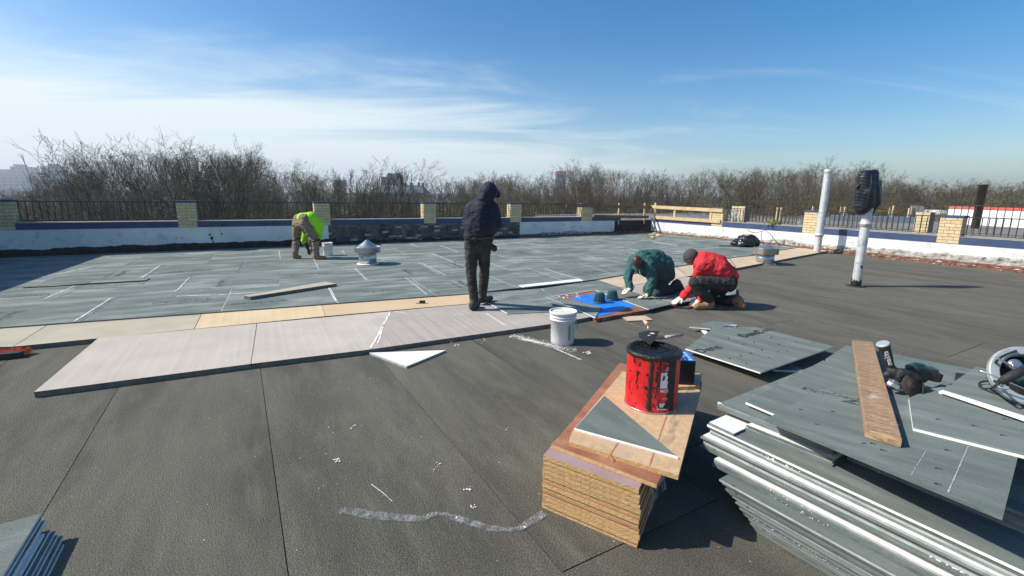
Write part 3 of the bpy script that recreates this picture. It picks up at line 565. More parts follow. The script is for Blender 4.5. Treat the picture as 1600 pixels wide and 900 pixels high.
def chamfer_board(mb, poly, z0, z1, cw):                      # a board with its white core showing along the arrises
    n = len(poly); a = sum(poly[i][0] * poly[(i + 1) % n][1] - poly[(i + 1) % n][0] * poly[i][1] for i in range(n))
    if a < 0: poly = poly[::-1]
    P2 = [Vector((p[0], p[1])) for p in poly]; ins = []
    for i in range(n):
        p, q, r = P2[i - 1], P2[i], P2[(i + 1) % n]; e0 = (q - p); e1 = (r - q)
        if e0.length < 1e-6 or e1.length < 1e-6: ins.append(q); continue
        e0.normalize(); e1.normalize(); m0 = Vector((-e0.y, e0.x)); m1 = Vector((-e1.y, e1.x)); w0 = cw[(i - 1) % len(cw)]; w1 = cw[i % len(cw)]
        det = e0.x * e1.y - e0.y * e1.x
        if abs(det) < 0.05: ins.append(q + m0 * w0); continue
        A_ = q + m0 * w0; B_ = q + m1 * w1; t = ((B_ - A_).x * e1.y - (B_ - A_).y * e1.x) / det; ins.append(A_ + e0 * t)
    vs = [(p.x, p.y, z0) for p in P2] + [(p.x, p.y, z1 - 0.003) for p in P2] + [(p.x, p.y, z1) for p in ins]
    mb.add(vs, [tuple(2 * n + i for i in range(n))], 0); b = len(mb.v) - 3 * n
    for i in range(n):
        j = (i + 1) % n; mb.f.append((b + i, b + j, b + n + j, b + n + i)); mb.m.append(1); mb.sm.append(False)
        mb.f.append((b + n + i, b + n + j, b + 2 * n + j, b + 2 * n + i)); mb.m.append(2 if cw[i % len(cw)] > 0.004 else 3); mb.sm.append(False)
rnd = random.Random(12); fb = []
FIELD = bpy.data.objects.new('coverboard_field', None); COL.objects.link(FIELD); FIELD['o'] = (0.0, 0.0, 0.0)
tag(FIELD, 'grey green coverboards laid edge to edge across the far half of the roof', kind='structure')
for r, (na, nb, ph) in enumerate(rows_):
    k = -8
    while True:
        a0 = ph + 1.455 * k; a1 = a0 + 1.455; k += 1
        if a0 > 14.5: break
        bulge = lambda a: 0.0
        pts = []
        lo0, lo1 = max(na, front_n(a0)), max(na, front_n(a1))
        if lo0 > nb - 0.05 and lo1 > nb - 0.05: continue
        poly = [(a0, min(lo0, nb - 0.01))] + [(e[0], e[1]) for e in edges if a0 + 0.02 < e[0] < a1 - 0.02 and na < e[1] < nb] + [(a1, min(lo1, nb - 0.01)), (a1, nb), (a0, nb)]
        W_ = [d1 * p[0] + n1 * p[1] for p in poly]
        g = 0.0035; cen = sum(W_, Vector()) / len(W_); W_ = [p + (cen - p).normalized() * g for p in W_]
        poly = clip([(p.x, p.y) for p in W_], KL - nL * 0.05, nL); poly = clip(poly, KL - nR * 0.10, nR) if len(poly) > 2 else poly
        if len(poly) < 3 or max(p[0] for p in poly) < -20: continue
        cw = [rnd.choice((0.002, 0.002, 0.003, 0.005)) for _ in range(8)]
        mb = MB(); z = ZF + rnd.uniform(-0.001, 0.0012); chamfer_board(mb, poly, 0.052, z, cw)
        o = mb.build('coverboard', [mt['slate'], mt['insedge'], mt['gyp'], mt['gypd']], FIELD); fb.append((o, cen, r, z))
mb = MB(); base = [fr[0], fr[1], fr[2], fr[3], frt[1], frt[2], frt[3]]; poly = [(p.x, p.y + 0.03) for p in base] + [((KL + uR * (frt[3] - KL).dot(uR) - nR * 0.1).x, (KL + uR * (frt[3] - KL).dot(uR) - nR * 0.1).y), ((KL - nR * 0.1 - nL * 0.06).x, (KL - nR * 0.1 - nL * 0.06).y), ((KL + uL * 26 - nL * 0.06).x, (KL + uL * 26 - nL * 0.06).y)]
mb.prism(poly, 0.0, 0.0505); mb.build('base_insulation', mt['insedge'], FIELD)
for i, (o, c, r, z) in enumerate(fb):
    if c.y > 19 or c.x < -10: continue
    rr = random.Random(i); v = rr.random()
    ux, uy = (d1, n1) if v < 0.5 else (n1 * -1, d1) if v < 0.85 else (d1 * -1, n1 * -1)
    tc_ = c - d1 * rr.uniform(-0.25, 0.25) + n1 * rr.uniform(-0.3, 0.3)
    if front_n(fq(tc_)[0]) + 0.25 > fq(tc_)[1]: continue
    flat_text('lettering', 'DensDeck', 0.17, (tc_.x, tc_.y, z + 0.0018), ux, uy, mt['inkf'], o, 0.003, 0.75, i)
    if rr.random() < 0.6: flat_text('lettering', 'ROOF BOARD  PRIME', 0.07, (tc_.x - uy.x * 0.17, tc_.y - uy.y * 0.17, z + 0.0018), ux, uy, mt['inkf'], o, 0.001, 0.7, i + 5)
# dusty white streaks along joints and chalk marks
def streak(mb, p, q, w, z, seed, n=14, jit=0.006):
    rn = random.Random(seed); p = Vector(p); q = Vector(q); d = (q - p).normalized(); m = Vector((-d.y, d.x, 0)); b = len(mb.v)
    n = n * 2
    for i in range(n + 1):
        t = i / n; L_ = (q - p).length * t * 6; c = p + (q - p) * t + m * jit * 1.5 * noise.noise(Vector((L_, seed * 3.1, 0))); ww = w * (0.45 + 0.9 * abs(noise.noise(Vector((L_ * 2.3, seed * 1.7, 5)))) + 0.25 * noise.noise(Vector((L_ * 9, seed, 9)))) * (0.3 if i in (0, n) else 1); mb.v.append(tuple(Vector((c.x, c.y, z)) - m * ww / 2)); mb.v.append(tuple(Vector((c.x, c.y, z)) + m * ww / 2))
    for i in range(n): mb.f.append((b + 2 * i, b + 2 * i + 2, b + 2 * i + 3, b + 2 * i + 1)); mb.m.append(0); mb.sm.append(False)
mb = MB(); sd_ = 0
for (x0, y0, x1, y1, w) in [(115, 503, 175, 465, .035), (69, 467, 117, 447, .03), (220, 435, 250, 415, .035), (274, 456, 297, 433, .03), (513, 450, 525, 471, .03), (554, 419, 573, 438, .022), (633, 433, 668, 461, .022), (653, 410, 687, 429, .02), (822, 418, 878, 438, .016), (903, 411, 965, 431, .016),
        (0, 432, 130, 425, .02), (200, 416, 490, 403, .022), (372, 429, 490, 421, .02), (360, 452, 464, 445, .018), (490, 421, 585, 413, .014), (530, 443, 725, 429, .018), (690, 427, 903, 411, .018), (60, 434, 145, 417, .05), (765, 453, 815, 447, .02), (275, 463, 330, 461, .06), (340, 461, 400, 457, .05),
        (436, 392, 438, 404, .02), (535, 391, 539, 398, .02), (944, 391, 985, 401, .02), (985, 390, 1062, 401, .03), (887, 395, 935, 409, .014), (812, 385, 862, 396, .014), (1020, 378, 1060, 384, .12), (1053, 386, 1062, 387, .05)]:
    sd_ += 1; streak(mb, G(x0, y0, ZF), G(x1, y1, ZF), w * .72, ZF + 0.0032, sd_)
tag(mb.build('gypsum_dust', mt['gyp'], at=(0, 0, ZF)), 'thin white gypsum dust lines left along the board joints', 'dust', kind='stuff')
# ================================================================ terrain, trees, far town
GZ = -14.0
mb = MB(); mb.add([(-3000, -200, GZ), (3000, -200, GZ), (3000, 5000, GZ), (-3000, 5000, GZ)], [(0, 1, 2, 3)])
tag(mb.build('ground', mt['terrain'], at=(0, 0, GZ)), 'leaf strewn park ground far below the roof', kind='structure')
def make_tree(seed, H, spread, lean, nbud, budm, forkz=0.24, nlimb=6, up=0.5, f1=0.95, dens=1.0):
    """metres, base at the origin; returns trunk mesh (bole and limbs) and crown mesh (branches, twigs, buds)"""
    rn = random.Random(seed); tr = MB(); cr = MB(); tips = []
    def rv(): return Vector((rn.gauss(0, 1), rn.gauss(0, 1), rn.gauss(0, 1)))
    KID = [nlimb, 5, 5, 5, 5]; LEN = [f1, 0.66, 0.60, 0.55, 0.50]; RAD = [0.70, 0.60, 0.58, 0.56, 0.6]
    def grow(p, d, L, r, lev):
        n = 4 if lev < 3 else 2; pts = [p.copy()]; rr = [r]; q = p.copy(); dd = d.copy()
        for i in range(n):
            dd = (dd + rv() * (0.05 if lev == 0 else 0.15 + 0.015 * lev) + Vector((0, 0, (0.0, 0.07, 0.06, 0.05, 0.03, 0.02)[lev] * up * 2))).normalized(); q = q + dd * (L / n); pts.append(q.copy()); rr.append(max(r * (1 - (0.25 if lev == 0 else 0.5) * (i + 1) / n), 0.0038))
        (tr if lev < 2 else cr).tube(pts, rr, 6 if lev == 0 else 5 if lev == 1 else 3, 0, cap=False)
        if lev >= 5: tips.append(pts[-1]); tips.append(pts[1]); return
        k = max(2, round(KID[lev] * (dens if lev > 1 else 1)))
        for j in range(k):
            t = 1.0 if j < 2 else (rn.uniform(0.25, 1.0) if lev else rn.uniform(0.6, 1.0)); x = t * n; i = min(int(x), n - 1); pp = pts[i].lerp(pts[i + 1], x - i)
            a = (pts[min(i + 1, n)] - pts[i]).normalized(); s = a.orthogonal().normalized(); s.rotate(Matrix.Rotation(rn.uniform(0, 2 * PI), 3, a))
            an = rn.uniform(0.15, 0.45) if j < 2 and lev else rn.uniform(0.5, 0.95) * spread
            nd = (a * math.cos(an) + s * math.sin(an)).normalized(); nd = (nd + Vector((0, 0, (0.30 if lev == 0 else 0.14) * up * 2))).normalized()
            grow(pp, nd, L * LEN[lev] * rn.uniform(0.8, 1.15), max(rr[i + 1] * RAD[lev] * rn.uniform(0.8, 1.1), 0.0038), lev + 1)
    grow(Vector((0, 0, -0.3)), (Vector((lean[0], lean[1], 1))).normalized(), H * forkz, H * 0.017, 0)
    for _ in range(nbud):
        p = rn.choice(tips); c = p + rv() * 0.05; u = rv().normalized() * rn.uniform(0.012, 0.026); w = rv().normalized() * rn.uniform(0.008, 0.018); cr.add([c - u, c + w, c + u, c - w], [(0, 1, 2, 3)], 1)
    zz = sorted(v[2] for v in cr.v); zq = zz[int(len(zz) * 0.93)]; zt = zq + (zz[int(len(zz) * 0.9997)] - zq) * 0.4
    def mesh(m, nm, mats):
        k = H / zt; me = bpy.data.meshes.new(nm); me.from_pydata([(v[0] * k, v[1] * k, min(v[2], zq + (v[2] - zq) * 0.4) * k) for v in m.v], [], m.f)
        for x in mats: me.materials.append(x)
        me.polygons.foreach_set('material_index', m.m); me.update(); return me
    return mesh(tr, 'trunk', [mt['bark']]), mesh(cr, 'crown', [mt['twig'], budm])
VAR = [make_tree(3, 10, 1.15, (0.0, 0.0), 3500, mt['budb'], 0.36, 7, 0.30, 0.74), make_tree(8, 10, 1.05, (0.08, 0.0), 4500, mt['budb'], 0.36, 6, 0.45, 0.70), make_tree(21, 10, 0.9, (-0.06, 0.03), 9000, mt['bud'], 0.36, 6, 0.5, 0.7),
       make_tree(34, 10, 0.85, (0.04, 0.05), 5000, mt['budb'], 0.38, 6, 0.6, 0.66), make_tree(55, 10, 1.0, (0.0, -0.05), 14000, mt['bud'], 0.34, 6, 0.4, 0.75), make_tree(77, 10, 0.7, (0.02, 0.0), 2500, mt['budb'], 0.36, 5, 0.8, 0.7)]
TREEN = [0]
def tree(px, ytop, Y, var, label, group, wide=1.0, rz=None, name='bare_tree', gz=GZ):
    p = D(px, ytop, Y); H = p.z - gz; rn = random.Random(int(px * 7 + Y * 13)); TREEN[0] += 1
    T = thing(name, (p.x, p.y, gz), label, 'tree', group); k = H / 10.0
    for me, nm in zip(VAR[var], ('trunk', 'crown')):
        o = bpy.data.objects.new(nm, me); COL.objects.link(o); o.parent = T
    T.scale = (k * wide, k * wide, k); T.rotation_euler = (0, 0, rn.uniform(0, 6.28) if rz is None else rz); return T
near = [(235, 214, 22, 0, 0.55, 'broad bare tree, tallest crown left of the navy capped pillar', 0.4), (325, 216, 25, 0, 0.58, 'bare spreading tree right of the tallest left crown', 1.8), (175, 236, 29, 1, 0.48, 'bare tree with long low limbs reaching toward the far left towers', 3.0),
        (410, 234, 29, 1, 0.6, 'bare rounded tree behind the bent lime shirted worker', 4.1), (562, 241, 30, 5, 0.75, 'upright narrow bare tree left of the far slate roofed block', 0.7)]
for px, yt, Y, v, w, l, rz in near: tree(px, yt, Y, v, l, 'bare trees beyond the shaded parapet', w, rz)
rnd = random.Random(31)
prof = [(-120, 280), (0, 285), (70, 278), (120, 262), (165, 236), (250, 222), (330, 224), (400, 235), (450, 255), (500, 262), (545, 262), (590, 296), (650, 296), (672, 276), (700, 272), (740, 266), (800, 262), (860, 268), (910, 252), (960, 256), (1010, 263), (1060, 259), (1130, 256), (1200, 256), (1290, 249), (1340, 262), (1390, 272), (1440, 270), (1500, 276), (1560, 278), (1620, 282), (1750, 280)]
def top_at(x):
    for (a, b), (c, d) in zip(prof, prof[1:]):
        if a <= x <= c: return b + (d - b) * (x - a) / (c - a)
    return 280
wl = [('bare brown tree in the long belt behind the far parapet', 'bare trees in the park belt'), ('olive budding tree in the park belt behind the far parapet', 'budding trees in the park belt')]
pins = [(915, 250, 44, 3, 'tall bare tree right of the small red topped tower'), (1290, 247, 45, 1, 'tall dense bare tree rising behind the white vent pipe'), (1345, 252, 70, 5, 'thin pale bare tree showing between the two pipes'), (1395, 272, 52, 4, 'low green tinged tree just right of the jacket'), (1530, 276, 60, 5, 'bare tree whose crown stands around the brown flue'), (735, 267, 50, 3, 'bare tree above the hood of the standing man'), (1590, 281, 40, 4, 'yellow green tree at the right edge of the photo')]
for px, yt, Y, v, l in pins: tree(px, yt, Y, v, l, 'bare trees in the park belt', 0.8)
MARK = [(-999, 'left of the photo edge'), (0, 'above the leftmost railing bay'), (110, 'behind the tallest left crown'), (280, 'above the second shaded pillar'), (330, 'right of the second shaded pillar'), (400, 'left of the lime shirted worker'), (455, 'above the lime shirted worker'), (520, 'left of the slate roofed block'), (570, 'by the slate roofed block'), (650, 'left of the standing man'),
        (720, 'behind the standing man'), (790, 'right of the standing man'), (850, 'by the small red topped tower'), (900, 'above the brown timber guard'), (970, 'above the roof corner'), (1025, 'above the pale timber guard'), (1090, 'behind the red sweatshirt worker'), (1150, 'above the right domed vent'), (1215, 'left of the white vent pipe'), (1265, 'behind the white vent pipe'), (1305, 'between the two white pipes'),
        (1340, 'behind the black jacket'), (1385, 'just right of the black jacket'), (1440, 'above the widest sunlit pillar'), (1500, 'behind the brown flue'), (1560, 'near the right photo edge'), (1601, 'right of the photo edge')]
USED = {}
def tlabel(px, Y, g):
    m_ = [t for x, t in MARK if x <= px][-1]; row = 'front' if Y < 45 else 'second' if Y < 53 else 'middle' if Y < 75 else 'far'
    k = (row, m_, g); USED[k] = USED.get(k, 0) + 1; ex = ('', ' further right', ' rightmost')[min(USED[k] - 1, 2)]
    return '%s tree, %s row%s, %s' % (('bare', 'budding')[g], row, ex, m_)
def belt(x0, x1, dx, Y0, Y1, dy, vs, ww=(0.55, 0.8)):
    x = x0
    while x < x1:
        px = x + rnd.uniform(-dx, dx) * 0.35; Y = rnd.uniform(Y0, Y1); v = rnd.choice(vs); t = top_at(px) + rnd.uniform(0, dy)
        if 585 < px < 655 and Y < 90: t = max(t, 300)
        g = 1 if v in (2, 4) else 0; tree(px, t, Y, v, tlabel(px, Y, g), wl[g][1], rnd.uniform(*ww)); x += dx
belt(650, 1700, 44, 38, 52, 10, (1, 2, 3, 3, 5, 1, 3))
belt(-60, 1720, 52, 54, 70, 14, (1, 2, 3, 4, 5))
belt(-90, 1760, 62, 80, 100, 8, (2, 3, 4, 1))
belt(-40, 620, 60, 33, 42, 46, (4, 2, 4, 1), (0.45, 0.6))
# lower olive budding trees seen through the railings
def llabel(px, Y):
    m_ = [t for x, t in MARK if x <= px][-1]; k = ('low', m_, Y < 30); USED[k] = USED.get(k, 0) + 1; return 'low budding tree %s the railings%s, %s' % ('close behind' if Y < 30 else 'far behind', ('', ', further right', ', rightmost', ', last')[min(USED[k] - 1, 3)], m_)
def low(x0, x1, dx, Y0, Y1, ya, yb, vs):
    x = x0
    while x < x1:
        Y = rnd.uniform(Y0, Y1); v = rnd.choice(vs); tree(x + rnd.uniform(-9, 9), rnd.uniform(ya, yb), Y, v, llabel(x, Y), 'low budding trees behind the railings', 1.0, name='budding_tree'); x += dx
low(-50, 1010, 42, 20, 27, 322, 345, (4, 4, 2)); low(-40, 1700, 60, 34, 44, 300, 322, (4, 2, 4))
low(1050, 1700, 60, 34, 44, 296, 312, (4, 2, 3))
# distant woodland mass
mb = MB(); rn = random.Random(5)
for i in range(9000):
    x = rn.uniform(-900, 1100); y = rn.uniform(170, 420); z = GZ + rn.uniform(0.4, 13.5) + 0.8 * noise.noise(Vector((x * 0.03, y * 0.03, 0)))
    s = rn.uniform(1.2, 3.2); u = Vector((rn.gauss(0, 1), rn.gauss(0, 1), rn.gauss(0, 1))).normalized() * s; w = Vector((rn.gauss(0, 1), rn.gauss(0, 1), rn.gauss(0, 1))).normalized() * s * 0.5; c = Vector((x, y, z)); mb.add([c - u, c + w, c + u, c - w], [(0, 1, 2, 3)])
tag(mb.build('far_woodland', mt['budb'], at=(0, 0, GZ)), 'hazy brown woodland reaching to the far town', kind='stuff')
# towers and blocks
def tower(px0, px1, ytop, Y, dep, label, mat='towerg', group='far towers on the skyline', win=True, rz=0.15, steps=(), name='tower_block'):
    a = D(px0, ytop, Y); b = D(px1, ytop, Y); w = b.x - a.x; T = thing(name, ((a.x + b.x) / 2, Y, GZ), label, 'building', group); zt = a.z; cx_ = (a.x + b.x) / 2
    mb = MB(); mb.box((cx_, Y + dep / 2, (zt + GZ) / 2), (w / 2, dep / 2, (zt - GZ) / 2)); mb.build('wall', mt[mat], T)
    for (f0, f1, hh) in steps:
        mb = MB(); mb.box((cx_ - w / 2 + w * (f0 + f1) / 2, Y + dep / 2, zt + hh / 2 + 0.01), (w * (f1 - f0) / 2, dep * 0.3, hh / 2)); mb.build('roof_house', mt[mat], T)
    if win:
        nx = max(2, int(w / 6)); fl = 3.4; k = 0; me = None
        z = zt - 3
        while z > 2.0 and k < 120:
            for i in range(nx):
                if me is None:
                    q = MB(); q.box((0, 0, 0), (w / nx * 0.28, 0.15, 0.9)); me = bpy.data.meshes.new('window'); me.from_pydata(q.v, [], q.f); me.materials.append(mt['glass'])
                o = bpy.data.objects.new('window', me); COL.objects.link(o); o.parent = T; o.location = (-w / 2 + w * (i + 0.5) / nx, -0.05, z - GZ); k += 1
            z -= fl
    return T
tower(-30, 12, 264, 620, 25, 'pale far tower at the left edge of the skyline, leftmost of its row'); tower(15, 34, 260, 600, 22, 'stepped grey far tower, second on the left skyline', steps=((0.0, 0.3, 3),))
tower(-40, 40, 273, 500, 20, 'long low grey block below the leftmost towers'); tower(62, 80, 259, 560, 20, 'slim grey tower between two gaps on the left skyline', steps=((0.4, 0.75, 2.5),))
tower(100, 116, 272, 640, 20, 'short pale tower showing through the left limbs'); tower(118, 137, 267, 590, 20, 'dark far tower showing through the low limbs of the left tree')
tower(521, 531, 281, 420, 16, 'brown far block behind the narrow upright tree', 'tower'); tower(595, 604, 276, 330, 12, 'narrow cream tower wing beside the square brick tower', 'tower', steps=())
tower(604, 623, 273, 330, 14, 'square grey brick tower above the slate roofed block', 'tower', steps=((0.0, 0.25, 1.2), (0.45, 0.8, 1.2)))
tower(870, 884, 272, 700, 28, 'small far tower with a red top rising behind the tree belt', 'tower', win=False)
a = D(870, 272, 698); b = D(884, 267.5, 698); mb = MB(); mb.box(((a.x + b.x) / 2, 714, (a.z + b.z) / 2 + 0.3), ((b.x - a.x) / 2 + 0.3, 14.5, (b.z - a.z) / 2)); tag(mb.build('red_roof_sign', mt['redcop']), 'red roof structure on top of the small far tower', 'roof')
# slate roofed block
Yb = 190; a = D(582, 291, Yb); b = D(660, 296, Yb); T = thing('school_building', ((a.x + b.x) / 2, Yb, GZ), 'long brick block with blue slate roof, gables and chimneys in the mid distance', 'building')
w = b.x - a.x; zt = D(620, 301, Yb).z; zr = D(620, 289, Yb).z; cx_ = (a.x + b.x) / 2
mb = MB(); mb.box((cx_, Yb + 8, (zt + GZ) / 2), (w / 2, 8, (zt - GZ) / 2)); mb.build('wall', mt['towerg'], T)
mb = MB(); x0, x1 = cx_ - w / 2 - 0.5, cx_ + w / 2 + 0.5; mb.add([(x0, Yb - 0.6, zt), (x1, Yb - 0.6, zt), (x1, Yb + 16.6, zt), (x0, Yb + 16.6, zt), (x0 + 2, Yb + 7, zr), (x1 - 2, Yb + 7, zr)], [(0, 1, 5, 4), (1, 2, 5), (2, 3, 4, 5), (3, 0, 4), (3, 2, 1, 0)]); mb.build('roof', mt['slater'], T)
for f in (0.55, 0.80):
    mb = MB(); xg = x0 + w * f; mb.add([(xg - 2.2, Yb - 1, zt), (xg + 2.2, Yb - 1, zt), (xg, Yb - 1, zt + 2.3), (xg - 2.2, Yb + 5, zt), (xg + 2.2, Yb + 5, zt), (xg, Yb + 5, zt + 2.3)], [(0, 1, 2), (5, 4, 3), (1, 4, 5, 2), (0, 2, 5, 3), (0, 3, 4, 1)]); mb.build('gable', mt['gypd'], T)
for f in (0.45, 0.62, 0.74, 0.9, 0.98):
    mb = MB(); mb.box((x0 + w * f, Yb + 6, zr - 0.2), (0.45, 0.45, 1.3)); mb.build('chimney', mt['tower'], T)
q = MB(); q.box((0, 0, 0), (0.4, 0.1, 0.75)); me = bpy.data.meshes.new('window'); me.from_pydata(q.v, [], q.f); me.materials.append(mt['glass'])
for i in range(14):
    for j in range(3):
        o = bpy.data.objects.new('window', me); COL.objects.link(o); o.parent = T; o.location = (-w / 2 + w * (i + 0.5) / 14, -0.06, zt - 1.6 - 2.6 * j - GZ)
# ================================================================ neighbouring roof beyond the sunlit parapet
def NB(px, py, z): return G(px, py, z)
def offw(s, off): return KL + uR * s + nR * off
OFF2 = 3.4
# light well gap is left open; the neighbour block starts beyond it
mb = MB(); P_ = [offw(-14, OFF2 - 0.05), offw(34, OFF2 - 0.05), offw(34, OFF2 + 30), offw(-14, OFF2 + 30)]; mb.prism([(v.x, v.y) for v in P_], GZ, 0.16)
T = tag(mb.build('neighbour_roof', mt['roof2'], at=(0, 0, 0)), 'pale felt roof of the neighbouring wing beyond the light well', kind='structure')
T2 = thing('parapet_wall', tuple(offw(4, OFF2 + 0.15)), 'low grey stone parapet of the neighbouring wing across the light well', 'parapet wall')
a = 2.2
while a < 22:
    mb = MB(); wbox(mb, uR, nR, a, a + 1.19, OFF2, OFF2 + 0.26, 0.161, 0.60); mb.build('coping_stone', mt['conc'], T2); a += 1.2
def s2(px, y=330):
    d = ray(px, y); o = Vector((0, 0, EYE)); t = ((KL + nR * (OFF2 + 0.13)) - o).dot(nR) / d.dot(nR); return ((o + d * t) - KL).dot(uR)
sa, sb, sc, sd2 = s2(1168), s2(1440), s2(1466), s2(1600) + 4
H2 = lambda s: 0.60
railing(uR, nR, sa, sb, H2, 0.86, 'taller brown iron railing of the neighbouring wing, left run behind the jacket', 'taller railings of the neighbouring wing', off=OFF2 + 0.10, step=0.16, mat='rust')
railing(uR, nR, sc, sd2, H2, 0.86, 'taller brown iron railing of the neighbouring wing, right run below the flue', 'taller railings of the neighbouring wing', off=OFF2 + 0.10, step=0.16, mat='rust')
for (x0, x1, l) in ((1146, 1167, 'small double brick pillar of the neighbouring wing at the left end of its railing'), (1434, 1458, 'brick pillar of the neighbouring wing just left of the widest sunlit pillar')):
    c = offw((s2(x0) + s2(x1)) / 2, OFF2 + 0.2); T = thing('brick_pillar', (c.x, c.y, 0.5), l, 'pillar', 'brick pillars of the neighbouring wing'); w = abs(s2(x1) - s2(x0)); ca = math.atan2(uR.y, uR.x)
    mb = MB(); wbox(mb, uR, nR, min(s2(x0), s2(x1)) + .01, max(s2(x0), s2(x1)) - .01, OFF2 + 0.01, OFF2 + 0.4, 0.45, 1.22); mb.build('mortar_core', mt['mortar'], T)
    bm_ = brick_mesh(w / 2 - 0.02, 0.05, 0.085)
    for r in range(8):
        for i in range(2):
            o = bpy.data.objects.new('brick', bm_); COL.objects.link(o); o.parent = T; p = offw(min(s2(x0), s2(x1)) + w * (0.25 + 0.5 * i), OFF2 + 0.008) - c; o.location = (p.x, p.y, 0.50 + r * 0.096 - 0.5); o.rotation_euler = (0, 0, ca)
# white parapet with red coping, right background
def quadwall(name, pa, pb, dep, z0, z1, mat, label, cat, coping=None):
    a = Vector((pa.x, pa.y, 0)); b = Vector((pb.x, pb.y, 0)); d = (b - a).normalized(); n_ = Vector((-d.y, d.x, 0)); n_ = n_ if n_.y > 0 else -n_
    T = thing(name, ((a.x + b.x) / 2, (a.y + b.y) / 2, z0), label, cat)
    mb = MB(); mb.prism([(v.x, v.y) for v in (a, b, b + n_ * dep, a + n_ * dep)], z0, z1); mb.build('wall', mt[mat], T)
    if coping:
        L = (b - a).length; n = max(1, int(L / 1.1))
        for i in range(n):
            p = a + d * (L * i / n) - n_ * 0.05; q = a + d * (L * (i + 1) / n - 0.03) - n_ * 0.05; mb = MB(); mb.prism([(v.x, v.y) for v in (p, q, q + n_ * (dep + 0.1), p + n_ * (dep + 0.1))], z1 + 0.002, z1 + 0.13); mb.build('coping_tile', mt[coping], T)
    return T
quadwall('parapet_wall', G(1478, 349, 0.16), G(1680, 361, 0.16), 0.3, 0.161, D(1500, 326, G(1500, 350, 0.16).y).z, 'white', 'white painted wall with red coping tiles beyond the brown flue', 'parapet wall', 'redcop')
quadwall('parapet_wall', G(1440, 341, 0.16), G(1482, 343, 0.16), 0.3, 0.161, D(1460, 328, G(1460, 342, 0.16).y).z, 'white', 'short white wall left of the red coped wall', 'parapet wall')
quadwall('access_hatch', G(1452, 345.5, 0.16), G(1478, 347, 0.16), 0.9, 0.161, 0.62, 'rustp', 'dark access hatch box in front of the short white wall', 'hatch')
quadwall('skylight', G(1298, 345, 0.16), G(1432, 349.5, 0.16), 1.6, 0.161, 0.50, 'slater', 'long low blue grey skylight on the neighbouring roof', 'skylight')
quadwall('stair_bulkhead', G(1424, 345, 0.16), G(1440, 345.5, 0.16), 1.2, 0.161, 1.15, 'towerg', 'narrow pale grey roof box left of the short white wall', 'bulkhead')
def pole(name, px, y0, y1, z0, r, mat, label, cat, lean=0.0, flare=0):
    p = G(px, y1, z0); zt = D(px, y0, p.y).z; mb = MB(); prof = [(r, 0), (r, zt - z0 - 0.05), (r * 1.12, zt - z0 - 0.05), (r * 1.12, zt - z0)]; mb.lathe((p.x, p.y, z0 + 0.001), prof, 14); o = mb.build(name, mt[mat]); tag(o, label, cat); return o
pole('flue_pipe', 1523, 288, 357, 0.16, 0.17, 'rustp', 'rusty brown flue standing before the red coped white wall', 'pipe')
for i, (px, y0, y1) in enumerate([(1213, 324, 338), (1219, 324, 338), (1268, 322, 326), (1312, 323, 345), (1318, 323, 345), (1387, 324, 342), (1393, 321, 342), (1418, 325, 343), (1423, 324, 343)]):
    p = G(px, 345, 0.16); zt = D(px, y0, p.y).z; mb = MB(); mb.box((p.x, p.y, (0.16 + zt) / 2), (0.05, 0.05, (zt - 0.17) / 2))
    tag(mb.build('timber_post', mt['lumber']), ['pale timber post, left of the pair seen between the smaller sunlit pillars', 'pale timber post, right of the pair seen between the smaller sunlit pillars', 'pale post peeking over the cap of the middle sunlit pillar', 'pale timber post just right of the white vent pipe', 'second pale timber post right of the white vent pipe',
        'pale timber post right behind the jacket', 'taller pale timber post beside the one behind the jacket', 'left of two pale posts beside the narrow grey roof box', 'right of two pale posts beside the narrow grey roof box'][i], 'post', 'timber posts on the neighbouring roof')
mb = MB(); 
for i, s in enumerate((1.0, 1.3, 1.55)): pass
# small plant and bundled netting behind the first railing
p = onwall(1208, 351, uR, nR); c = wallpt(uR, nR, p[0], 0.04, p[1]); mb = MB(); rn = random.Random(3)
for i in range(260):
    q = c + Vector((rn.gauss(0, 0.13), rn.gauss(0, 0.07), abs(rn.gauss(0.02, 0.07)))); u = Vector((rn.gauss(0, 1), rn.gauss(0, 1), rn.gauss(0, 1))).normalized() * 0.035; w_ = Vector((rn.gauss(0, 1), rn.gauss(0, 1), rn.gauss(0, 1))).normalized() * 0.02; mb.add([q - u, q + w_, q + u, q - w_], [(0, 1, 2, 3)])
T = thing('weed_plant', tuple(c), 'small yellow green weed growing on the navy coping', 'plant'); mt['weed'] = mk('weed leaf', (0.22, 0.26, 0.05), (0.30, 0.32, 0.08)); mb.build('leaves', mt['weed'], T)
mb = MB(); mb.tube([c + Vector((0, 0, -0.05)), c + Vector((0.01, 0, 0.05))], 0.01, 5); mb.build('stem', mt['twig'], T)
p = onwall(1248, 347, uR, nR); c = wallpt(uR, nR, p[0], 0.05, hR(0) + CR); mb = MB(); mb.lathe(c, [(0.05, 0), (0.055, 0.14), (0.02, 0.19), (0.02, 0.22), (0.025, 0.225)], 12); tag(mb.build('plastic_bottle', mt['film']), 'clear plastic bottle standing on the coping left of the middle sunlit pillar', 'bottle')
p = onwall(1145, 338, uR, nR)
mb = MB(); rn = random.Random(8)
for i in range(16):
    c = wallpt(uR, nR, onwall(1134 + rn.uniform(0, 20), 335, uR, nR)[0], 0.25 + rn.uniform(-.03, .03), 0); pts = [c + Vector((rn.uniform(-.05, .05), rn.uniform(-.05, .05), z)) for z in (0.74, 0.9, 1.05 + rn.uniform(-.1, .1), 1.15)]; mb.tube(pts, 0.012, 5)
tag(mb.build('bundled_netting', mt['bucket']), 'bundled white netting hanging on the railing right of the pale timber guard', 'netting')
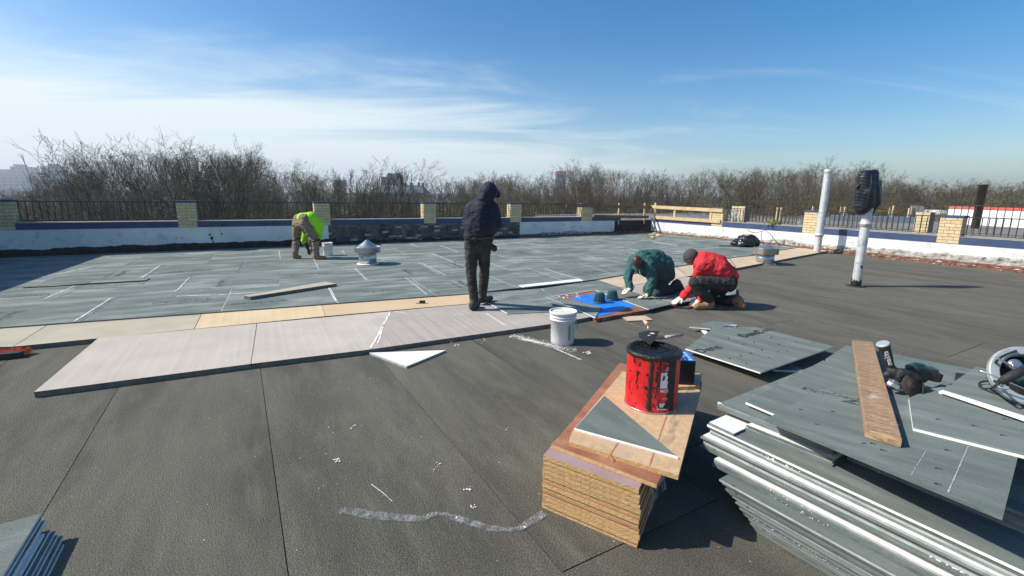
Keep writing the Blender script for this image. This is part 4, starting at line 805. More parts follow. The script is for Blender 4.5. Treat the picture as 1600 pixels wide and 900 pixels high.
# ================================================================ insulation strips in front of the field
def quad(name, pix, z0, z1, mats, label, cat, group=None, parent=None, cham=None):
    P_ = [G(x, y, z1) for x, y in pix]; mb = MB(); mb.prism([(p.x, p.y) for p in P_], z0, z1, 0, 1, 1)
    o = mb.build(name, mats, parent)
    if label: tag(o, label, cat, group)
    return o
gI = 'insulation boards laid in front of the slate field'
quad('insulation_board', [(-330, 552), (-330, 530), (73, 508), (20, 541.5)], 0.0, 0.050, [mt['cream'], mt['insedge']], 'cream insulation board at the left edge behind the orange broom', 'insulation board', gI)
quad('insulation_board', [(21, 541.5), (74.5, 508), (315, 489.5), (303, 514)], 0.0, 0.0502, [mt['cream'], mt['insedge']], 'long cream insulation board left of the bright yellow one', 'insulation board', gI)
quad('insulation_board', [(304, 514), (316, 489.5), (502, 474), (508, 494)], 0.0, 0.0505, [mt['yellow'], mt['insedge']], 'bright yellow ribbed insulation board', 'insulation board', gI)
quad('insulation_board', [(508.6, 494), (502.6, 474), (735, 457.5), (748, 473)], 0.0, 0.0503, [mt['orange'], mt['insedge']], 'apricot insulation board under the tape measure, ending at the hooded man', 'insulation board', gI)
def strip(a, b, t, x0, x1): return a + (b - a) * t
quad('insulation_board', [(53, 612.5), (153, 528.5), (401, 505.5), (391.5, 568.5)], 0.0, 0.0500, [mt['pale'], mt['insedge']], 'pale grooved insulation board with the near left pointed corner', 'insulation board', gI)
quad('insulation_board', [(392.5, 568.3), (402, 505.4), (612, 486.3), (577, 546)], 0.0, 0.0503, [mt['pale'], mt['insedge']], 'grooved pinkish insulation board left of the white crack line', 'insulation board', gI)
quad('insulation_board', [(577.6, 545.8), (612.6, 486.2), (752, 473.2), (905, 474), (935, 493), (859, 506.5)], 0.0, 0.0501, [mt['pink'], mt['insedge']], 'smooth pinkish insulation board behind the white bucket', 'insulation board', gI)
mb = MB(); streak(mb, G(611, 487, .05), G(578, 545, .05), 0.035, 0.0525, 77, jit=.012); streak(mb, G(616, 487, .05), G(640, 491, .05), 0.02, 0.0525, 78); streak(mb, G(640, 491, .05), G(735, 492, .05), 0.014, 0.0525, 79); streak(mb, G(600, 507, .05), G(590, 537, .05), 0.03, 0.0525, 80); streak(mb, G(760, 490, .05), G(790, 509, .05), 0.02, 0.0525, 81)
tag(mb.build('gypsum_smear', mt['gyp'], at=(0, 0, 0.05)), 'white gypsum smears across the pinkish insulation', 'dust', kind='stuff')
tanp = [(930, 437.5), (1133, 405.5), (1262, 385), (1296, 392), (1148, 419.5), (1074, 431.5), (965, 449.5)]
quad('insulation_board', [(930, 437), (1056, 417.5), (1074, 431.5), (965, 449.5)], 0.0, 0.0500, [mt['tanstrip'], mt['insedge']], 'tan insulation board between the field and the green clad worker', 'insulation board', gI)
quad('insulation_board', [(1057, 417.3), (1140, 404), (1150, 419), (1075, 431.3)], 0.0, 0.0503, [mt['tanstrip'], mt['insedge']], 'tan insulation board behind the red sweatshirt worker', 'insulation board', gI)
quad('insulation_board', [(1141, 403.8), (1262, 384.5), (1296, 391.5), (1151, 418.8)], 0.0, 0.0501, [mt['tanstrip'], mt['insedge']], 'tan insulation board reaching the white vent pipe behind the right domed vent', 'insulation board', gI)
quad('insulation_board', [(965, 450), (1073, 432), (1150, 449), (1150, 456), (1055, 473)], 0.0, 0.0500, [mt['pink'], mt['insedge']], 'pinkish insulation board under the knees of the green clad worker', 'insulation board', gI)
# front slate boards by the drain
def slab(name, pix, z0, z1, label, cw=(0.006,), group='cut slate coverboards round the roof drain', zs=None):
    P_ = [G(x, y, z1) for x, y in pix]; mb = MB(); chamfer_board(mb, [(p.x, p.y) for p in P_], z0, z1, list(cw)); o = mb.build(name, [mt['slate'], mt['edge'], mt['gyp'], mt['gypd']]); tag(o, label, 'coverboard', group); return o
slab('coverboard', [(737, 459), (845, 450.5), (903, 484.5), (792, 490)], 0.0515, 0.064, 'slate coverboard beside the boots of the hooded man', (0.004, 0.012, 0.003, 0.012))
slab('coverboard', [(846, 450.3), (935, 437.5), (972, 449.5), (985, 457), (930, 453), (861, 463.5)], 0.0515, 0.0645, 'notched slate coverboard behind the blue drain patch', (0.010, 0.004))
slab('coverboard', [(851, 463.5), (862, 464.2), (940, 479), (930, 497), (905, 485.5)], 0.0515, 0.0650, 'thin slate offcut left of the blue drain patch', (0.014, 0.002, 0.002, 0.010, 0.016))
slab('coverboard', [(930, 453.5), (986, 457.3), (1055, 473.5), (1013, 483.5)], 0.0515, 0.0652, 'slate coverboard under the gloved hands of the green clad worker', (0.003, 0.003, 0.006, 0.006))
slab('coverboard', [(1000, 459), (1075, 446), (1150, 455), (1150, 459), (1057, 473.5)], 0.0515, 0.0640, 'slate coverboard between the two kneeling workers', (0.004,))
quad('primed_board', [(862, 464), (928, 453.8), (1012, 484), (932, 498)], 0.0, 0.051, [mt['brown'], mt['rubble']], 'red brown primed board round the roof drain', 'board')
P_ = [(888, 466), (912, 461.5), (932, 458.5), (968, 462), (993, 478), (942, 493), (931, 495), (938, 480), (905, 471)]
mb = MB(); mb.prism([(G(x, y, .053).x, G(x, y, .053).y) for x, y in P_], 0.0515, 0.0535); tag(mb.build('blue_membrane_patch', mt['blue'], at=(0, 0, 0)), 'bright blue membrane patch over the roof drain', 'membrane patch')
mb = MB(); rn = random.Random(2)
for i in range(40): c = G(rn.uniform(868, 905), rn.uniform(457, 466), .05); mb.ico((c.x, c.y, 0.0535 if c.z else 0), rn.uniform(.006, .02), 0, i, .4, .25)
tag(mb.build('gypsum_crumbs', mt['gyp'], at=(0, 0, 0)), 'white gypsum crumbs left of the drain patch', 'crumbs', kind='stuff')
def strainer(px, py, r0, r1, h, label):
    c = G(px, py, 0.0535); c.z = 0.054; T = thing('drain_strainer', tuple(c), label, 'drain strainer', 'cast iron drain strainers')
    mb = MB(); mb.lathe(c, [(r0 * 1.06, 0), (r0 * 1.06, 0.018), (r0 * 0.97, 0.022), (r0 * 0.9, 0.004)], 28); mb.build('base_ring', mt['strainer'], T)
    mb = MB(); mb.lathe(c + Vector((0, 0, h)), [(r1 * 0.3, -0.012), (r1, -0.010), (r1 * 1.02, 0.0), (r1 * 0.92, 0.006), (r1 * 0.3, 0.008)], 28); mb.build('cap', mt['strainer'], T)
    mb = MB(); mb.lathe(c, [(r0 * 0.8, 0.004), (r1 * 0.85, h - 0.013)], 20); mb.build('inner_cone', mt['tard'], T)
    q = MB(); q.tube([(r0 * 0.99, 0, 0.018), (r1 * 0.97, 0, h - 0.004)], 0.008, 5); me = bpy.data.meshes.new('rib'); me.from_pydata(q.v, [], q.f); me.materials.append(mt['strainer'])
    for k in range(20): o = bpy.data.objects.new('rib', me); COL.objects.link(o); o.parent = T; o.rotation_euler = (0, 0, 2 * PI * k / 20)
strainer(936.5, 472.5, 0.088, 0.062, 0.145, 'teal cast iron drain strainer, nearer left one of two'); strainer(956.5, 468.5, 0.088, 0.060, 0.145, 'teal cast iron drain strainer, farther right one of two')
# ================================================================ items on the field
o = quad('insulation_offcut', [(381, 462), (391, 463.5), (526, 443), (507, 440)], 0.0735, 0.118, [mt['cream'], mt['insedge']], 'narrow cream insulation offcut lying on the slate field', 'offcut'); o.data.materials[1] = mt['insedge']
o = quad('gypsum_strip', [(811, 445.5), (818, 448.5), (911, 438.5), (905, 435.5)], 0.0735, 0.088, [mt['gyp'], mt['gyp']], 'white gypsum strip lying on the slate field right of the hooded man', 'strip')
a, b = G(36, 449.5, .08), G(229, 438.5, .08); mb = MB(); mb.tube([a, a.lerp(b, .5), b, b + Vector((0.04, 0.03, 0.03))], [0.012] * 4, 8); tag(mb.build('metal_rod', mt['iron']), 'long thin dark rod lying across the left of the slate field', 'rod')
quad('triangular_offcut', [(577, 551), (697, 547), (635, 572.5)], 0.001, 0.022, [mt['gyp'], mt['gypd']], 'white triangular gypsum offcut in front of the pinkish insulation', 'offcut')
quad('fibre_offcut', [(970, 494.5), (1008, 493), (1020, 499.5), (980, 501.5)], 0.001, 0.012, [mt['tanstrip'], mt['insedge']], 'small tan fibreboard offcut beyond the red can', 'offcut')
c = G(660, 474, .05); T = thing('tape_measure', (c.x, c.y, .0515), 'small dark tape measure on the apricot insulation', 'tape measure')
mb = MB(); mb.box((c.x, c.y, .073), (.042, .022, .02)); o = mb.build('case', mt['toolb'], T); bevel(o, .008, 2)
mb = MB(); mb.box((c.x - .066, c.y - .01, .055), (.024, .011, .002)); mb.build('blade', mt['rust'], T); mb = MB(); mb.lathe((c.x, c.y, .0935), [(.015, 0), (.014, .002)], 14); mb.build('dial', mt['steel'], T)
# foam scraps at the corner, rubbish bag
T = None
for i, (px, py, s) in enumerate([(1016, 371, .15), (1023, 368, .13), (1030, 369.5, .12), (1019, 374, .12)]):
    c = G(px, py, .07); mb = MB(); mb.ico((c.x, c.y, .075 + s * .4), (s, s * .7, s * .6), 0, i + 3, .35)
    tag(mb.build('foam_lump', mt['foam']), ['yellow foam lump, leftmost in the far roof corner', 'yellow foam lump, tallest in the far roof corner', 'yellow foam lump, rightmost in the far roof corner', 'yellow foam lump nearest in the far roof corner'][i], 'foam scrap', 'foam lumps in the far roof corner')
c = G(1166, 389, .0); T = thing('rubbish_bag', (c.x, c.y, .074), 'black plastic rubbish bag slumped beyond the right domed vent', 'rubbish bag')
blob('bag', mt['bag'], T, [('e', c + Vector((0, .1, .20)), (.36, .26, .16), None), ('e', c + Vector((-.2, .05, .16)), (.26, .22, .10), None), ('e', c + Vector((.22, .1, .22)), (.20, .2, .17), None), ('e', c + Vector((.02, .12, .33)), (.24, .18, .09), None)], .03, .07, 5.5, 1)
mb = MB(); mb.ico(c + Vector((.02, .12, .44)), (.2, .13, .05), 0, 4, .15); mb.build('top_lump', mt['glue'], T)
mb = MB(); mb.box(c + Vector((-.55, .0, .10)), (.35, .05, .012)); tag(mb.build('timber_strip', mt['insedge']), 'grey strip sticking out left of the rubbish bag', 'strip')
q = [D(x, y, c.y + .3) for x, y in [(1168, 359), (1172, 362), (1180, 364), (1188, 362), (1196, 360), (1204, 366), (1212, 376), (1218, 383), (1220, 392)]]
mb = MB(); mb.tube(q, .009, 6); q2 = [D(x, y, c.y + .25) for x, y in [(1191, 361), (1189, 370), (1193, 381), (1199, 385), (1206, 376), (1207, 370)]]; mb.tube(q2, .009, 6); tag(mb.build('looped_cable', mt['cord']), 'thin dark cable looping up behind the rubbish bag', 'cable')
# ================================================================ roof vents
def vent(px, py, zb, r, h, label, rc, hc, hcone):
    c = G(px, py, zb); c.z = zb; T = thing('roof_vent', tuple(c), label, 'roof vent', 'domed galvanised roof vents')
    mb = MB(); mb.lathe(c, [(r * 1.0, 0.006), (r, h + .02)], 36); mb.build('pipe', mt['galv'], T)
    mb = MB(); n = 40; rr = random.Random(3)
    prof = [(r * 1.28, 0.003), (r * 1.2, .012), (r * 1.02, .02)]; mb.lathe(c, prof, 36); mb.build('flashing_collar', mt['gyp'] if zb > .03 else mt['galv'], T)
    z = c.z + h; mb = MB(); mb.lathe((c.x, c.y, z), [(rc * .98, 0), (rc, .004), (rc, hc - .004), (rc * 1.02, hc), (rc * .96, hc + .002), (rc * .95, .01)], 40); mb.build('cap_band', mt['galv'], T)
    mb = MB(); mb.lathe((c.x, c.y, z + hc * .86), [(rc * .90, 0), (rc * .80, .012), (rc * .45, hcone * .5), (rc * .12, hcone * .92), (.012, hcone)], 40); mb.build('cone_lid', mt['galv'], T)
    q = MB(); q.box((0, 0, 0), (.008, .004, .05)); me = bpy.data.meshes.new('bracket'); me.from_pydata(q.v, [], q.f); me.materials.append(mt['galv'])
    for k in range(3):
        o = bpy.data.objects.new('bracket', me); COL.objects.link(o); o.parent = T; a = 2 * PI * k / 3 + .4; o.location = (rc * .9 * math.cos(a), rc * .9 * math.sin(a), h + .03); o.rotation_euler = (0, 0, a)
    return T
vent(575, 412, .073, .19, .26, 'galvanised vent with pointed lid on the slate field by the lime worker', .285, .12, .17)
vent(1194.5, 412.5, .003, .205, .26, 'galvanised vent with pointed lid behind the red sweatshirt worker', .285, .145, .13)
# ================================================================ tall vent pipes
def pipe(px, py, ytop, r, label, yring, zt=None, bend=0.0):
    b = G(px, py, 0.0); zt = zt or D(px, ytop, b.y).z; zr = D(px, yring, b.y).z; T = thing('vent_pipe', tuple(b), label, 'vent pipe', 'tall aluminium painted vent pipes')
    tx = bend; n = 22; pts = []; rad = []; rn = random.Random(int(px))
    for i in range(n + 1): t = i / n; pts.append(b + Vector((tx * t, 0, zt * t))); rad.append(r * (1 + rn.uniform(-.012, .012)))
    mb = MB(); mb.tube(pts, rad, 24); mb.build('pipe', mt['alu'], T)
    mb = MB(); cz = b + Vector((tx * zr / zt, 0, zr)); mb.tube([cz + Vector((0, 0, d)) for d in (-.05, -.045, 0.0, .012, .016, .05, .055)], [r * 1.02, r * 1.16, r * 1.18, r * 1.30, r * 1.18, r * 1.16, r * 1.02], 24); mb.build('coupling', mt['alu'], T)
    mb = MB(); mb.tube([b + Vector((tx, 0, zt + d)) for d in (-.10, -.095, .0, .004)], [r * 1.02, r * 1.1, r * 1.12, r * 1.02], 24); mb.build('top_collar', mt['alu'], T)
    mb = MB(); n = 26; bs = len(mb.v); rows = 5; H_ = .16 if px > 1300 else .06
    for k in range(n):
        a = 2 * PI * k / n; hh = H_ * (0.55 + .6 * abs(noise.noise(Vector((math.cos(a) * 2, math.sin(a) * 2, px))) * 1.8))
        for j in range(rows + 1): rr = r * 1.05 + (.004 if j < rows else -.004); mb.v.append((b.x + rr * math.cos(a), b.y + rr * math.sin(a), .001 + hh * j / rows))
    for k in range(n):
        for j in range(rows): k2 = (k + 1) % n; mb.f.append((bs + k * (rows + 1) + j, bs + k2 * (rows + 1) + j, bs + k2 * (rows + 1) + j + 1, bs + k * (rows + 1) + j + 1)); mb.m.append(0); mb.sm.append(True)
    mb.build('tar_collar', mt['tar'], T)
    mb = MB(); mb.lathe(b, [(r * 2.1, .001), (r * 1.7, .006), (r * 1.1, .012)], 22); mb.build('tar_foot', mt['tard'], T)
    return T, b, zt
T1, b1, z1_ = pipe(1276, 396, 265, .096, 'taller bare white vent pipe by the sunlit parapet', 367, bend=0.0)
T2_, b2, z2_ = pipe(1337, 447, 322, .077, 'white vent pipe with tar streaked foot under the black jacket', 350, bend=0.0)
mb = MB(); mb.ico(b2 + Vector((-.01, -.082, .385)), (.022, .012, .028), 0, 3, .3); mb.ico(b2 + Vector((.012, -.080, .36)), (.016, .01, .012), 0, 5, .3); mb.build('tar_blot', mt['tar'], T2_)
# the quilted jacket hung over the second pipe
J = thing('jacket', (b2.x, b2.y, 1.3), 'black quilted puffer jacket hung over the shorter vent pipe', 'jacket')
def jp(px, py, dy=0.0): return D(px, py, b2.y + dy)
top = jp(1357, 268)
o = blob('quilted_body', mt['puffer'], J, [(jp(1345, 272), .05, jp(1366, 271), .07), (jp(1351, 276), .115, jp(1347, 325), .125), (jp(1364, 276), .09, jp(1366, 315), .115), (jp(1346, 320), .12, jp(1348, 331), .06), (jp(1366, 315), .10, jp(1361, 333), .045), (jp(1356, 300, -.05), .12, jp(1354, 322, -.03), .10), (jp(1343, 296), .075, jp(1341, 322), .075), (jp(1372, 285), .055, jp(1372, 312), .065), (jp(1356, 285), .12, jp(1355, 318), .13)], .012, 0, smooth=4)
me = o.data; nr = [v.normal.copy() for v in me.vertices]; zo = origin(J).z
for v, n_ in zip(me.vertices, nr):
    z = v.co.z + zo; w = 0.02 * noise.noise(v.co * 7); d = abs(math.sin((z + 0.30 * v.co.x + .8 * w + v.co.y * .05) * PI / 0.056)); v.co += n_ * (0.0065 * (d ** 0.6) - .003 + 0.007 * noise.noise(v.co * 6) + .002 * noise.noise(v.co * 21))
mb = MB(); q = [jp(1362, 272, -.14), jp(1361, 290, -.185), jp(1357, 306, -.185), jp(1352, 320, -.165), jp(1350, 332, -.10)]; mb.tube(q, [.007] * 5, 6); mb.build('zip', mt['iron'], J)
mb = MB(); q = [jp(1340, 294, -.03), jp(1342, 288, -.05)]; mb.tube(q, [.03, .012], 8); mb.build('hanging_loop', mt['puffer'], J)
# ================================================================ orange broom
c = G(14, 561, 0); T = thing('push_broom', (c.x, c.y, 0.001), 'push broom head with orange bristles lying at the left edge', 'broom'); a = G(-40, 566, 0); b = G(36, 558, 0); d = (b - a).normalized(); n_ = Vector((-d.y, d.x, 0))
mb = MB(); R_ = Matrix((d, n_, Vector((0, 0, 1)))).transposed(); mb.box(a.lerp(b, .5) + Vector((0, 0, .032)), ((b - a).length / 2, .028, .028), R_); o = mb.build('head_block', mt['toolb'], T); bevel(o, .006)
mb = MB(); rn = random.Random(7)
for i in range(900):
    t = rn.uniform(0.0, 1.02); s = a.lerp(b, t) + n_ * (.028) + Vector((0, 0, rn.uniform(.01, .055))); e = s + n_ * rn.uniform(.07, .10) + d * (rn.uniform(-.02, .02) + .03 * (t > .9)) + Vector((0, 0, rn.uniform(-.01, .03))); w_ = d * .0022; mb.add([s - w_, s + w_, e + w_ * .6, e - w_ * .6], [(0, 1, 2, 3)]); w2 = Vector((0, 0, .0025)); mb.add([s - w2, s + w2, e + w2 * .6, e - w2 * .6], [(0, 1, 2, 3)])
tag(mb.build('bristles', mt['bristle'], T), kind='stuff')
# ================================================================ white buckets
def bucket(px, py, zb, s, label, front=True):
    c = G(px, py, zb); c.z = zb + .001; T = thing('plastic_bucket', tuple(c), label, 'bucket'); H_ = .375 * s
    mb = MB(); prof = [(.126 * s, .0), (.130 * s, .003), (.131 * s, .045 * s), (.133 * s, .048 * s), (.1345 * s, .27 * s), (.1505 * s, .275 * s), (.1505 * s, .285 * s), (.137 * s, .290 * s), (.137 * s, .305 * s), (.150 * s, .309 * s), (.150 * s, .319 * s), (.139 * s, .324 * s), (.139 * s, .338 * s), (.154 * s, .342 * s), (.156 * s, .366 * s), (.152 * s, .372 * s), (.144 * s, .372 * s), (.141 * s, .366 * s), (.138 * s, .30 * s)]
    mb.lathe(c, prof, 40); mb.build('body', mt['bucket'], T)
    mb = MB(); n = 22; bs = 0; rn = random.Random(5); vs = [c + Vector((0, 0, .356 * s))]; rows = 7
    for j in range(1, rows + 1):
        for k in range(n): a = 2 * PI * k / n; rr = .1405 * s * j / rows; vs.append(c + Vector((rr * math.cos(a), rr * math.sin(a), (.356 + .012 * noise.noise(Vector((rr * 30 * math.cos(a), rr * 30 * math.sin(a), 1))) * (1 if j < rows else 0)) * s)))
    fs = [(0, 1 + k, 1 + (k + 1) % n) for k in range(n)] + [(1 + (j - 1) * n + k, 1 + j * n + k, 1 + j * n + (k + 1) % n, 1 + (j - 1) * n + (k + 1) % n) for j in range(1, rows) for k in range(n)]
    mb.add(vs, fs, 0, True); mb.build('contents', mt['glue'], T)
    mb = MB(); dirc = -c.normalized(); fa = math.atan2(dirc.y, dirc.x); pts = [c + Vector((.157 * s * math.cos(fa + .95), .157 * s * math.sin(fa + .95), .315 * s))]
    for t in range(9): x = t / 8; a = fa + .95 + (PI) * x * .55; pts.append(c + Vector(((.160 + .012 * math.sin(PI * x)) * s * math.cos(a), (.160 + .012 * math.sin(PI * x)) * s * math.sin(a), (.315 - .17 * math.sin(PI * min(x * 1.1, 1))) * s)))
    mb.tube(pts, .0028, 6); mb.build('wire_handle', mt['steel'], T)
    for sg in (.95, .95 + PI):
        mb = MB(); mb.box(c + Vector((.153 * s * math.cos(fa + sg), .153 * s * math.sin(fa + sg), .315 * s)), (.012, .006, .014), Matrix.Rotation(fa + sg + PI / 2, 3, 'Z')); mb.build('handle_lug', mt['bucket'], T)
    return T, c, fa
def cylmap(c, r, fa): return lambda u, v: Vector((c.x + r * math.cos(fa + u / r), c.y + r * math.sin(fa + u / r), c.z + v))
def onto(mb, f, polys_v, faces, mi=0): mb.add([f(v[0], v[1]) for v in polys_v], faces, mi)
def rect(mb, f, u0, u1, v0, v1, mi=0, du=.012):
    n = max(1, int(abs(u1 - u0) / du)); vs = []
    for i in range(n + 1): u = u0 + (u1 - u0) * i / n; vs += [f(u, v0), f(u, v1)]
    mb.add(vs, [(2 * i, 2 * i + 2, 2 * i + 3, 2 * i + 1) for i in range(n)], mi)
Tb, cb, fab = bucket(878.5, 535.0, 0.0, 1.0, 'white five gallon bucket of cream adhesive in front of the pinkish insulation')
f = cylmap(cb, .1362, fab); mb = MB(); rect(mb, f, .062, .098, .06, .235, 0); lb = mb.build('side_label', mk('grey label print', (.46, .45, .40), (.56, .55, .50), 40, .6), Tb)
f = cylmap(cb, .1368, fab); mb = MB(); rn = random.Random(3)
for r_ in range(16):
    v = .068 + r_ * .0102; u = .066
    if 7 <= r_ <= 10: continue
    while u < .094: w_ = rn.uniform(.002, .008); rect(mb, f, u, min(u + w_, .095), v, v + .005); u += w_ + rn.uniform(.001, .005)
for k in range(20): a = 2 * PI * k / 20; rect(mb, f, .080 + .014 * math.cos(a) - .002, .080 + .014 * math.cos(a) + .002, .158 + .017 * math.sin(a) - .002, .158 + .017 * math.sin(a) + .002)
rect(mb, f, .073, .087, .160, .164); rect(mb, f, .075, .085, .150, .154); mb.build('label_print', mt['ink'], Tb)
Ts, cs, fs_ = bucket(512.5, 398.5, .072, .84, 'small dented white bucket at the feet of the lime shirted worker')
# powder spilled by the bucket
mb = MB(); rn = random.Random(14)
def powder(x0, y0, x1, y1, wd, n, s0=.002, s1=.008):
    a, b = G(x0, y0), G(x1, y1); d = (b - a).normalized(); m = Vector((-d.y, d.x, 0))
    for i in range(n):
        t = rn.random(); c = a.lerp(b, t) + m * rn.gauss(0, wd); r = rn.uniform(s0, s1) * (1.6 if rn.random() < .06 else 1); mb.ico((c.x, c.y, .0015), (r, r, r * .4), 0, i, .4)
powder(800, 524, 875, 543, .034, 620, .0012, .0065); powder(815, 530, 850, 537, .014, 200, .002, .007); powder(866, 544, 908, 562, .006, 260, .0012, .005); powder(862, 541, 900, 548, .04, 140, .001, .005); powder(915, 550, 922, 553, .015, 40); powder(868, 540, 905, 545, .04, 40, .001, .004)
tag(mb.build('spilled_powder', mt['gyp'], at=(0, 0, 0)), 'white powder spilled around the foot of the white bucket', 'powder', kind='stuff')
mb = MB(); rn = random.Random(15)
for i in range(700):
    x = rn.uniform(-4.5, 4.5); y = 1.2 + rn.random() ** 1.6 * 7; r = rn.uniform(.0008, .0022) * (1 + .10 * y); mb.ico((x, y, .002), (r * rn.uniform(.6, 1.8), r, r * .6), 0, i, .4)
for (px, py, n, s) in [(527, 720, 12, .0055), (688, 727, 4, .006), (680, 733, 6, .004), (733, 767, 8, .0055), (737, 792, 7, .005), (600, 770, 5, .002), (521, 669, 2, .006), (553, 668, 3, .006), (711, 539, 4, .012), (752, 532, 6, .008), (792, 671, 2, .004)]:
    for k in range(n): c = G(px + rn.gauss(0, 3.5), py + rn.gauss(0, 2.2)); r = s * rn.uniform(.5, 1.4); mb.ico((c.x, c.y, .004), (r, r * .8, r * .6), 0, k + px, .4)
streak(mb, G(580, 757), G(594, 767), .008, .0022, 3, jit=.002); streak(mb, G(594, 767), G(613, 784), .004, .0022, 4, jit=.002)
tag(mb.build('gypsum_crumbs', mt['gyp'], at=(0, 0, 0)), 'white gypsum crumbs scattered over the dark membrane', 'crumbs', kind='stuff')
# plastic strapping ribbon
cen = [(529, 801), (548, 800), (575, 806), (600, 808.5), (630, 811), (660, 812), (672, 807), (690, 805), (708, 810), (735, 818), (765, 827), (790, 829), (808, 829), (820, 822), (834, 814), (850, 803)]
wd = [.020, .026, .030, .028, .026, .022, .016, .014, .020, .024, .020, .014, .012, .022, .024, .024]
P_ = [G(x, y) for x, y in cen]; mb = MB(); n = 0; rn = random.Random(4); ring = []
def spl(P, t):
    i = min(int(t), len(P) - 2); f_ = t - i; a = P[max(i - 1, 0)]; b = P[i]; c = P[i + 1]; d = P[min(i + 2, len(P) - 1)]
    return 0.5 * ((2 * b) + (c - a) * f_ + (2 * a - 5 * b + 4 * c - d) * f_ ** 2 + (3 * b - a - 3 * c + d) * f_ ** 3)
NN = 220; W5 = 7
for i in range(NN + 1):
    t = (len(P_) - 1) * i / NN; c = spl(P_, t); d = (spl(P_, min(t + .05, len(P_) - 1.001)) - spl(P_, max(t - .05, 0))).normalized(); m = Vector((-d.y, d.x, 0)); w_ = wd[min(int(t), 15)] * (1 - t % 1) + wd[min(int(t) + 1, 15)] * (t % 1)
    for j in range(W5): x = (j / (W5 - 1) - .5) * 2 * w_; z = .008 + .007 * noise.noise(Vector((t * 6, j * .9, 0))) + .003 * noise.noise(Vector((t * 17, j * 2.1, 4))); mb.v.append(tuple(Vector((c.x, c.y, max(z, .002))) + m * (x + .004 * noise.noise(Vector((t * 9, 8, 0))))))
for i in range(NN):
    for j in range(W5 - 1): a = i * W5 + j; mb.f.append((a, a + W5, a + W5 + 1, a + 1)); mb.m.append(0); mb.sm.append(False)
tag(mb.build('plastic_ribbon', mt['film']), 'crumpled clear plastic ribbon trailing left from the tan board pile', 'plastic wrap')
# ================================================================ tan fibreboard pile
fl, frr = Vector((.175, 2.235, 0)), Vector((.612, 1.945, 0)); e1 = (frr - fl).normalized(); e2 = Vector((math.cos(math.radians(62.5)), math.sin(math.radians(62.5)), 0)); Wd = (frr - fl).length; Ld = 1.30
rn = random.Random(8); gP = 'tan fibreboards in the strapped pile'; nb_ = 12; th_ = .0262
for k in range(nb_):
    a = fl + e1 * rn.uniform(-.004, .004) + e2 * rn.uniform(-.004, .005); w_ = Wd + rn.uniform(-.004, .004) - (.012 if k > 8 else 0)
    P4 = [a, a + e1 * w_, a + e1 * w_ + e2 * Ld, a + e2 * Ld]; mb = MB(); top_ = mt['mauve'] if k == nb_ - 1 else mt['redtop']
    mb.prism([(p.x, p.y) for p in P4], .001 + k * th_, .001 + (k + 1) * th_ - .0012, 0, 1, 0); o = mb.build('fibreboard', [top_, mt['fibre']])
    l = 'tan fibreboard with rough edge, %s layer up from the bottom of the strapped pile' % 'zeroth first second third fourth fifth sixth seventh eighth ninth tenth eleventh twelfth'.split()[k + 1]
    if k == 0: l = 'tan fibreboard at the very bottom of the strapped pile'
    if k == nb_ - 1: l = 'mauve faced fibreboard topping the strapped part of the pile'
    tag(o, l, 'fibreboard', gP)
    if k == 3: mb = MB(); q = [P4[0] - e2 * .0015, P4[1] - e2 * .0015]; mb.add([(q[0].x, q[0].y, .001 + 4 * th_ - .010), (q[1].x, q[1].y, .001 + 4 * th_ - .010), (q[1].x, q[1].y, .001 + 4 * th_ - .003), (q[0].x, q[0].y, .001 + 4 * th_ - .003)], [(0, 1, 2, 3)]); mb.build('red_edge_stain', mt['redtop'], o)
def plate(name, pix, z0, z1, mats, label, cat, group=None, zl=None):
    P_ = [G(x, y, z1) for x, y in pix]; mb = MB(); mb.prism([(p.x, p.y) for p in P_], z0, z1, 0, 1, 1); o = mb.build(name, mats); tag(o, label, cat, group); return o
zt0 = .001 + nb_ * th_ + .001
rb = plate('fibreboard', [(861, 694), (877, 679), (968, 567), (1097, 596), (1062, 690), (1026, 757)], zt0, zt0 + .021, [mt['redtop'], mt['fibre']], 'red brown faced fibreboard lying askew on the pile', 'fibreboard', 'loose boards on top of the tan pile')
tb = plate('fibreboard', [(889, 690), (893, 676), (973, 580), (1097, 601), (1060, 743)], zt0 + .022, zt0 + .046, [mt['fibretop'], mt['fibre']], 'tan fibreboard with red stripes under the red can', 'fibreboard', 'loose boards on top of the tan pile')
zt1 = zt0 + .046
for (a, b) in [((950, 716), (984, 664)), ((1015, 728), (1042, 648))]:
    mb = MB(); streak(mb, G(*a, zt1), G(*b, zt1), .010, zt1 + .0012, 5, 12, .001); mb.build('red_stripe', mt['stain'], tb)
P_ = [(897, 669), (944, 617), (1060, 714)]; mb = MB(); chamfer_board(mb, [(G(x, y, zt1 + .014).x, G(x, y, zt1 + .014).y) for x, y in P_], zt1 + .001, zt1 + .014, [.003, .003, .003]); o = mb.build('coverboard_offcut', [mt['slate2'], mt['gyp'], mt['gyp'], mt['gyp']]); tag(o, 'triangular slate coverboard offcut in front of the red can', 'offcut')
# upper offcut boards behind the can
plate('fibreboard', [(1040, 606), (1048, 586), (1097, 583), (1093, 603)], zt1 + .001, zt1 + .022, [mt['fibretop'], mt['fibre']], 'short tan fibreboard offcut under the small blue topped box', 'fibreboard', 'loose boards on top of the tan pile')
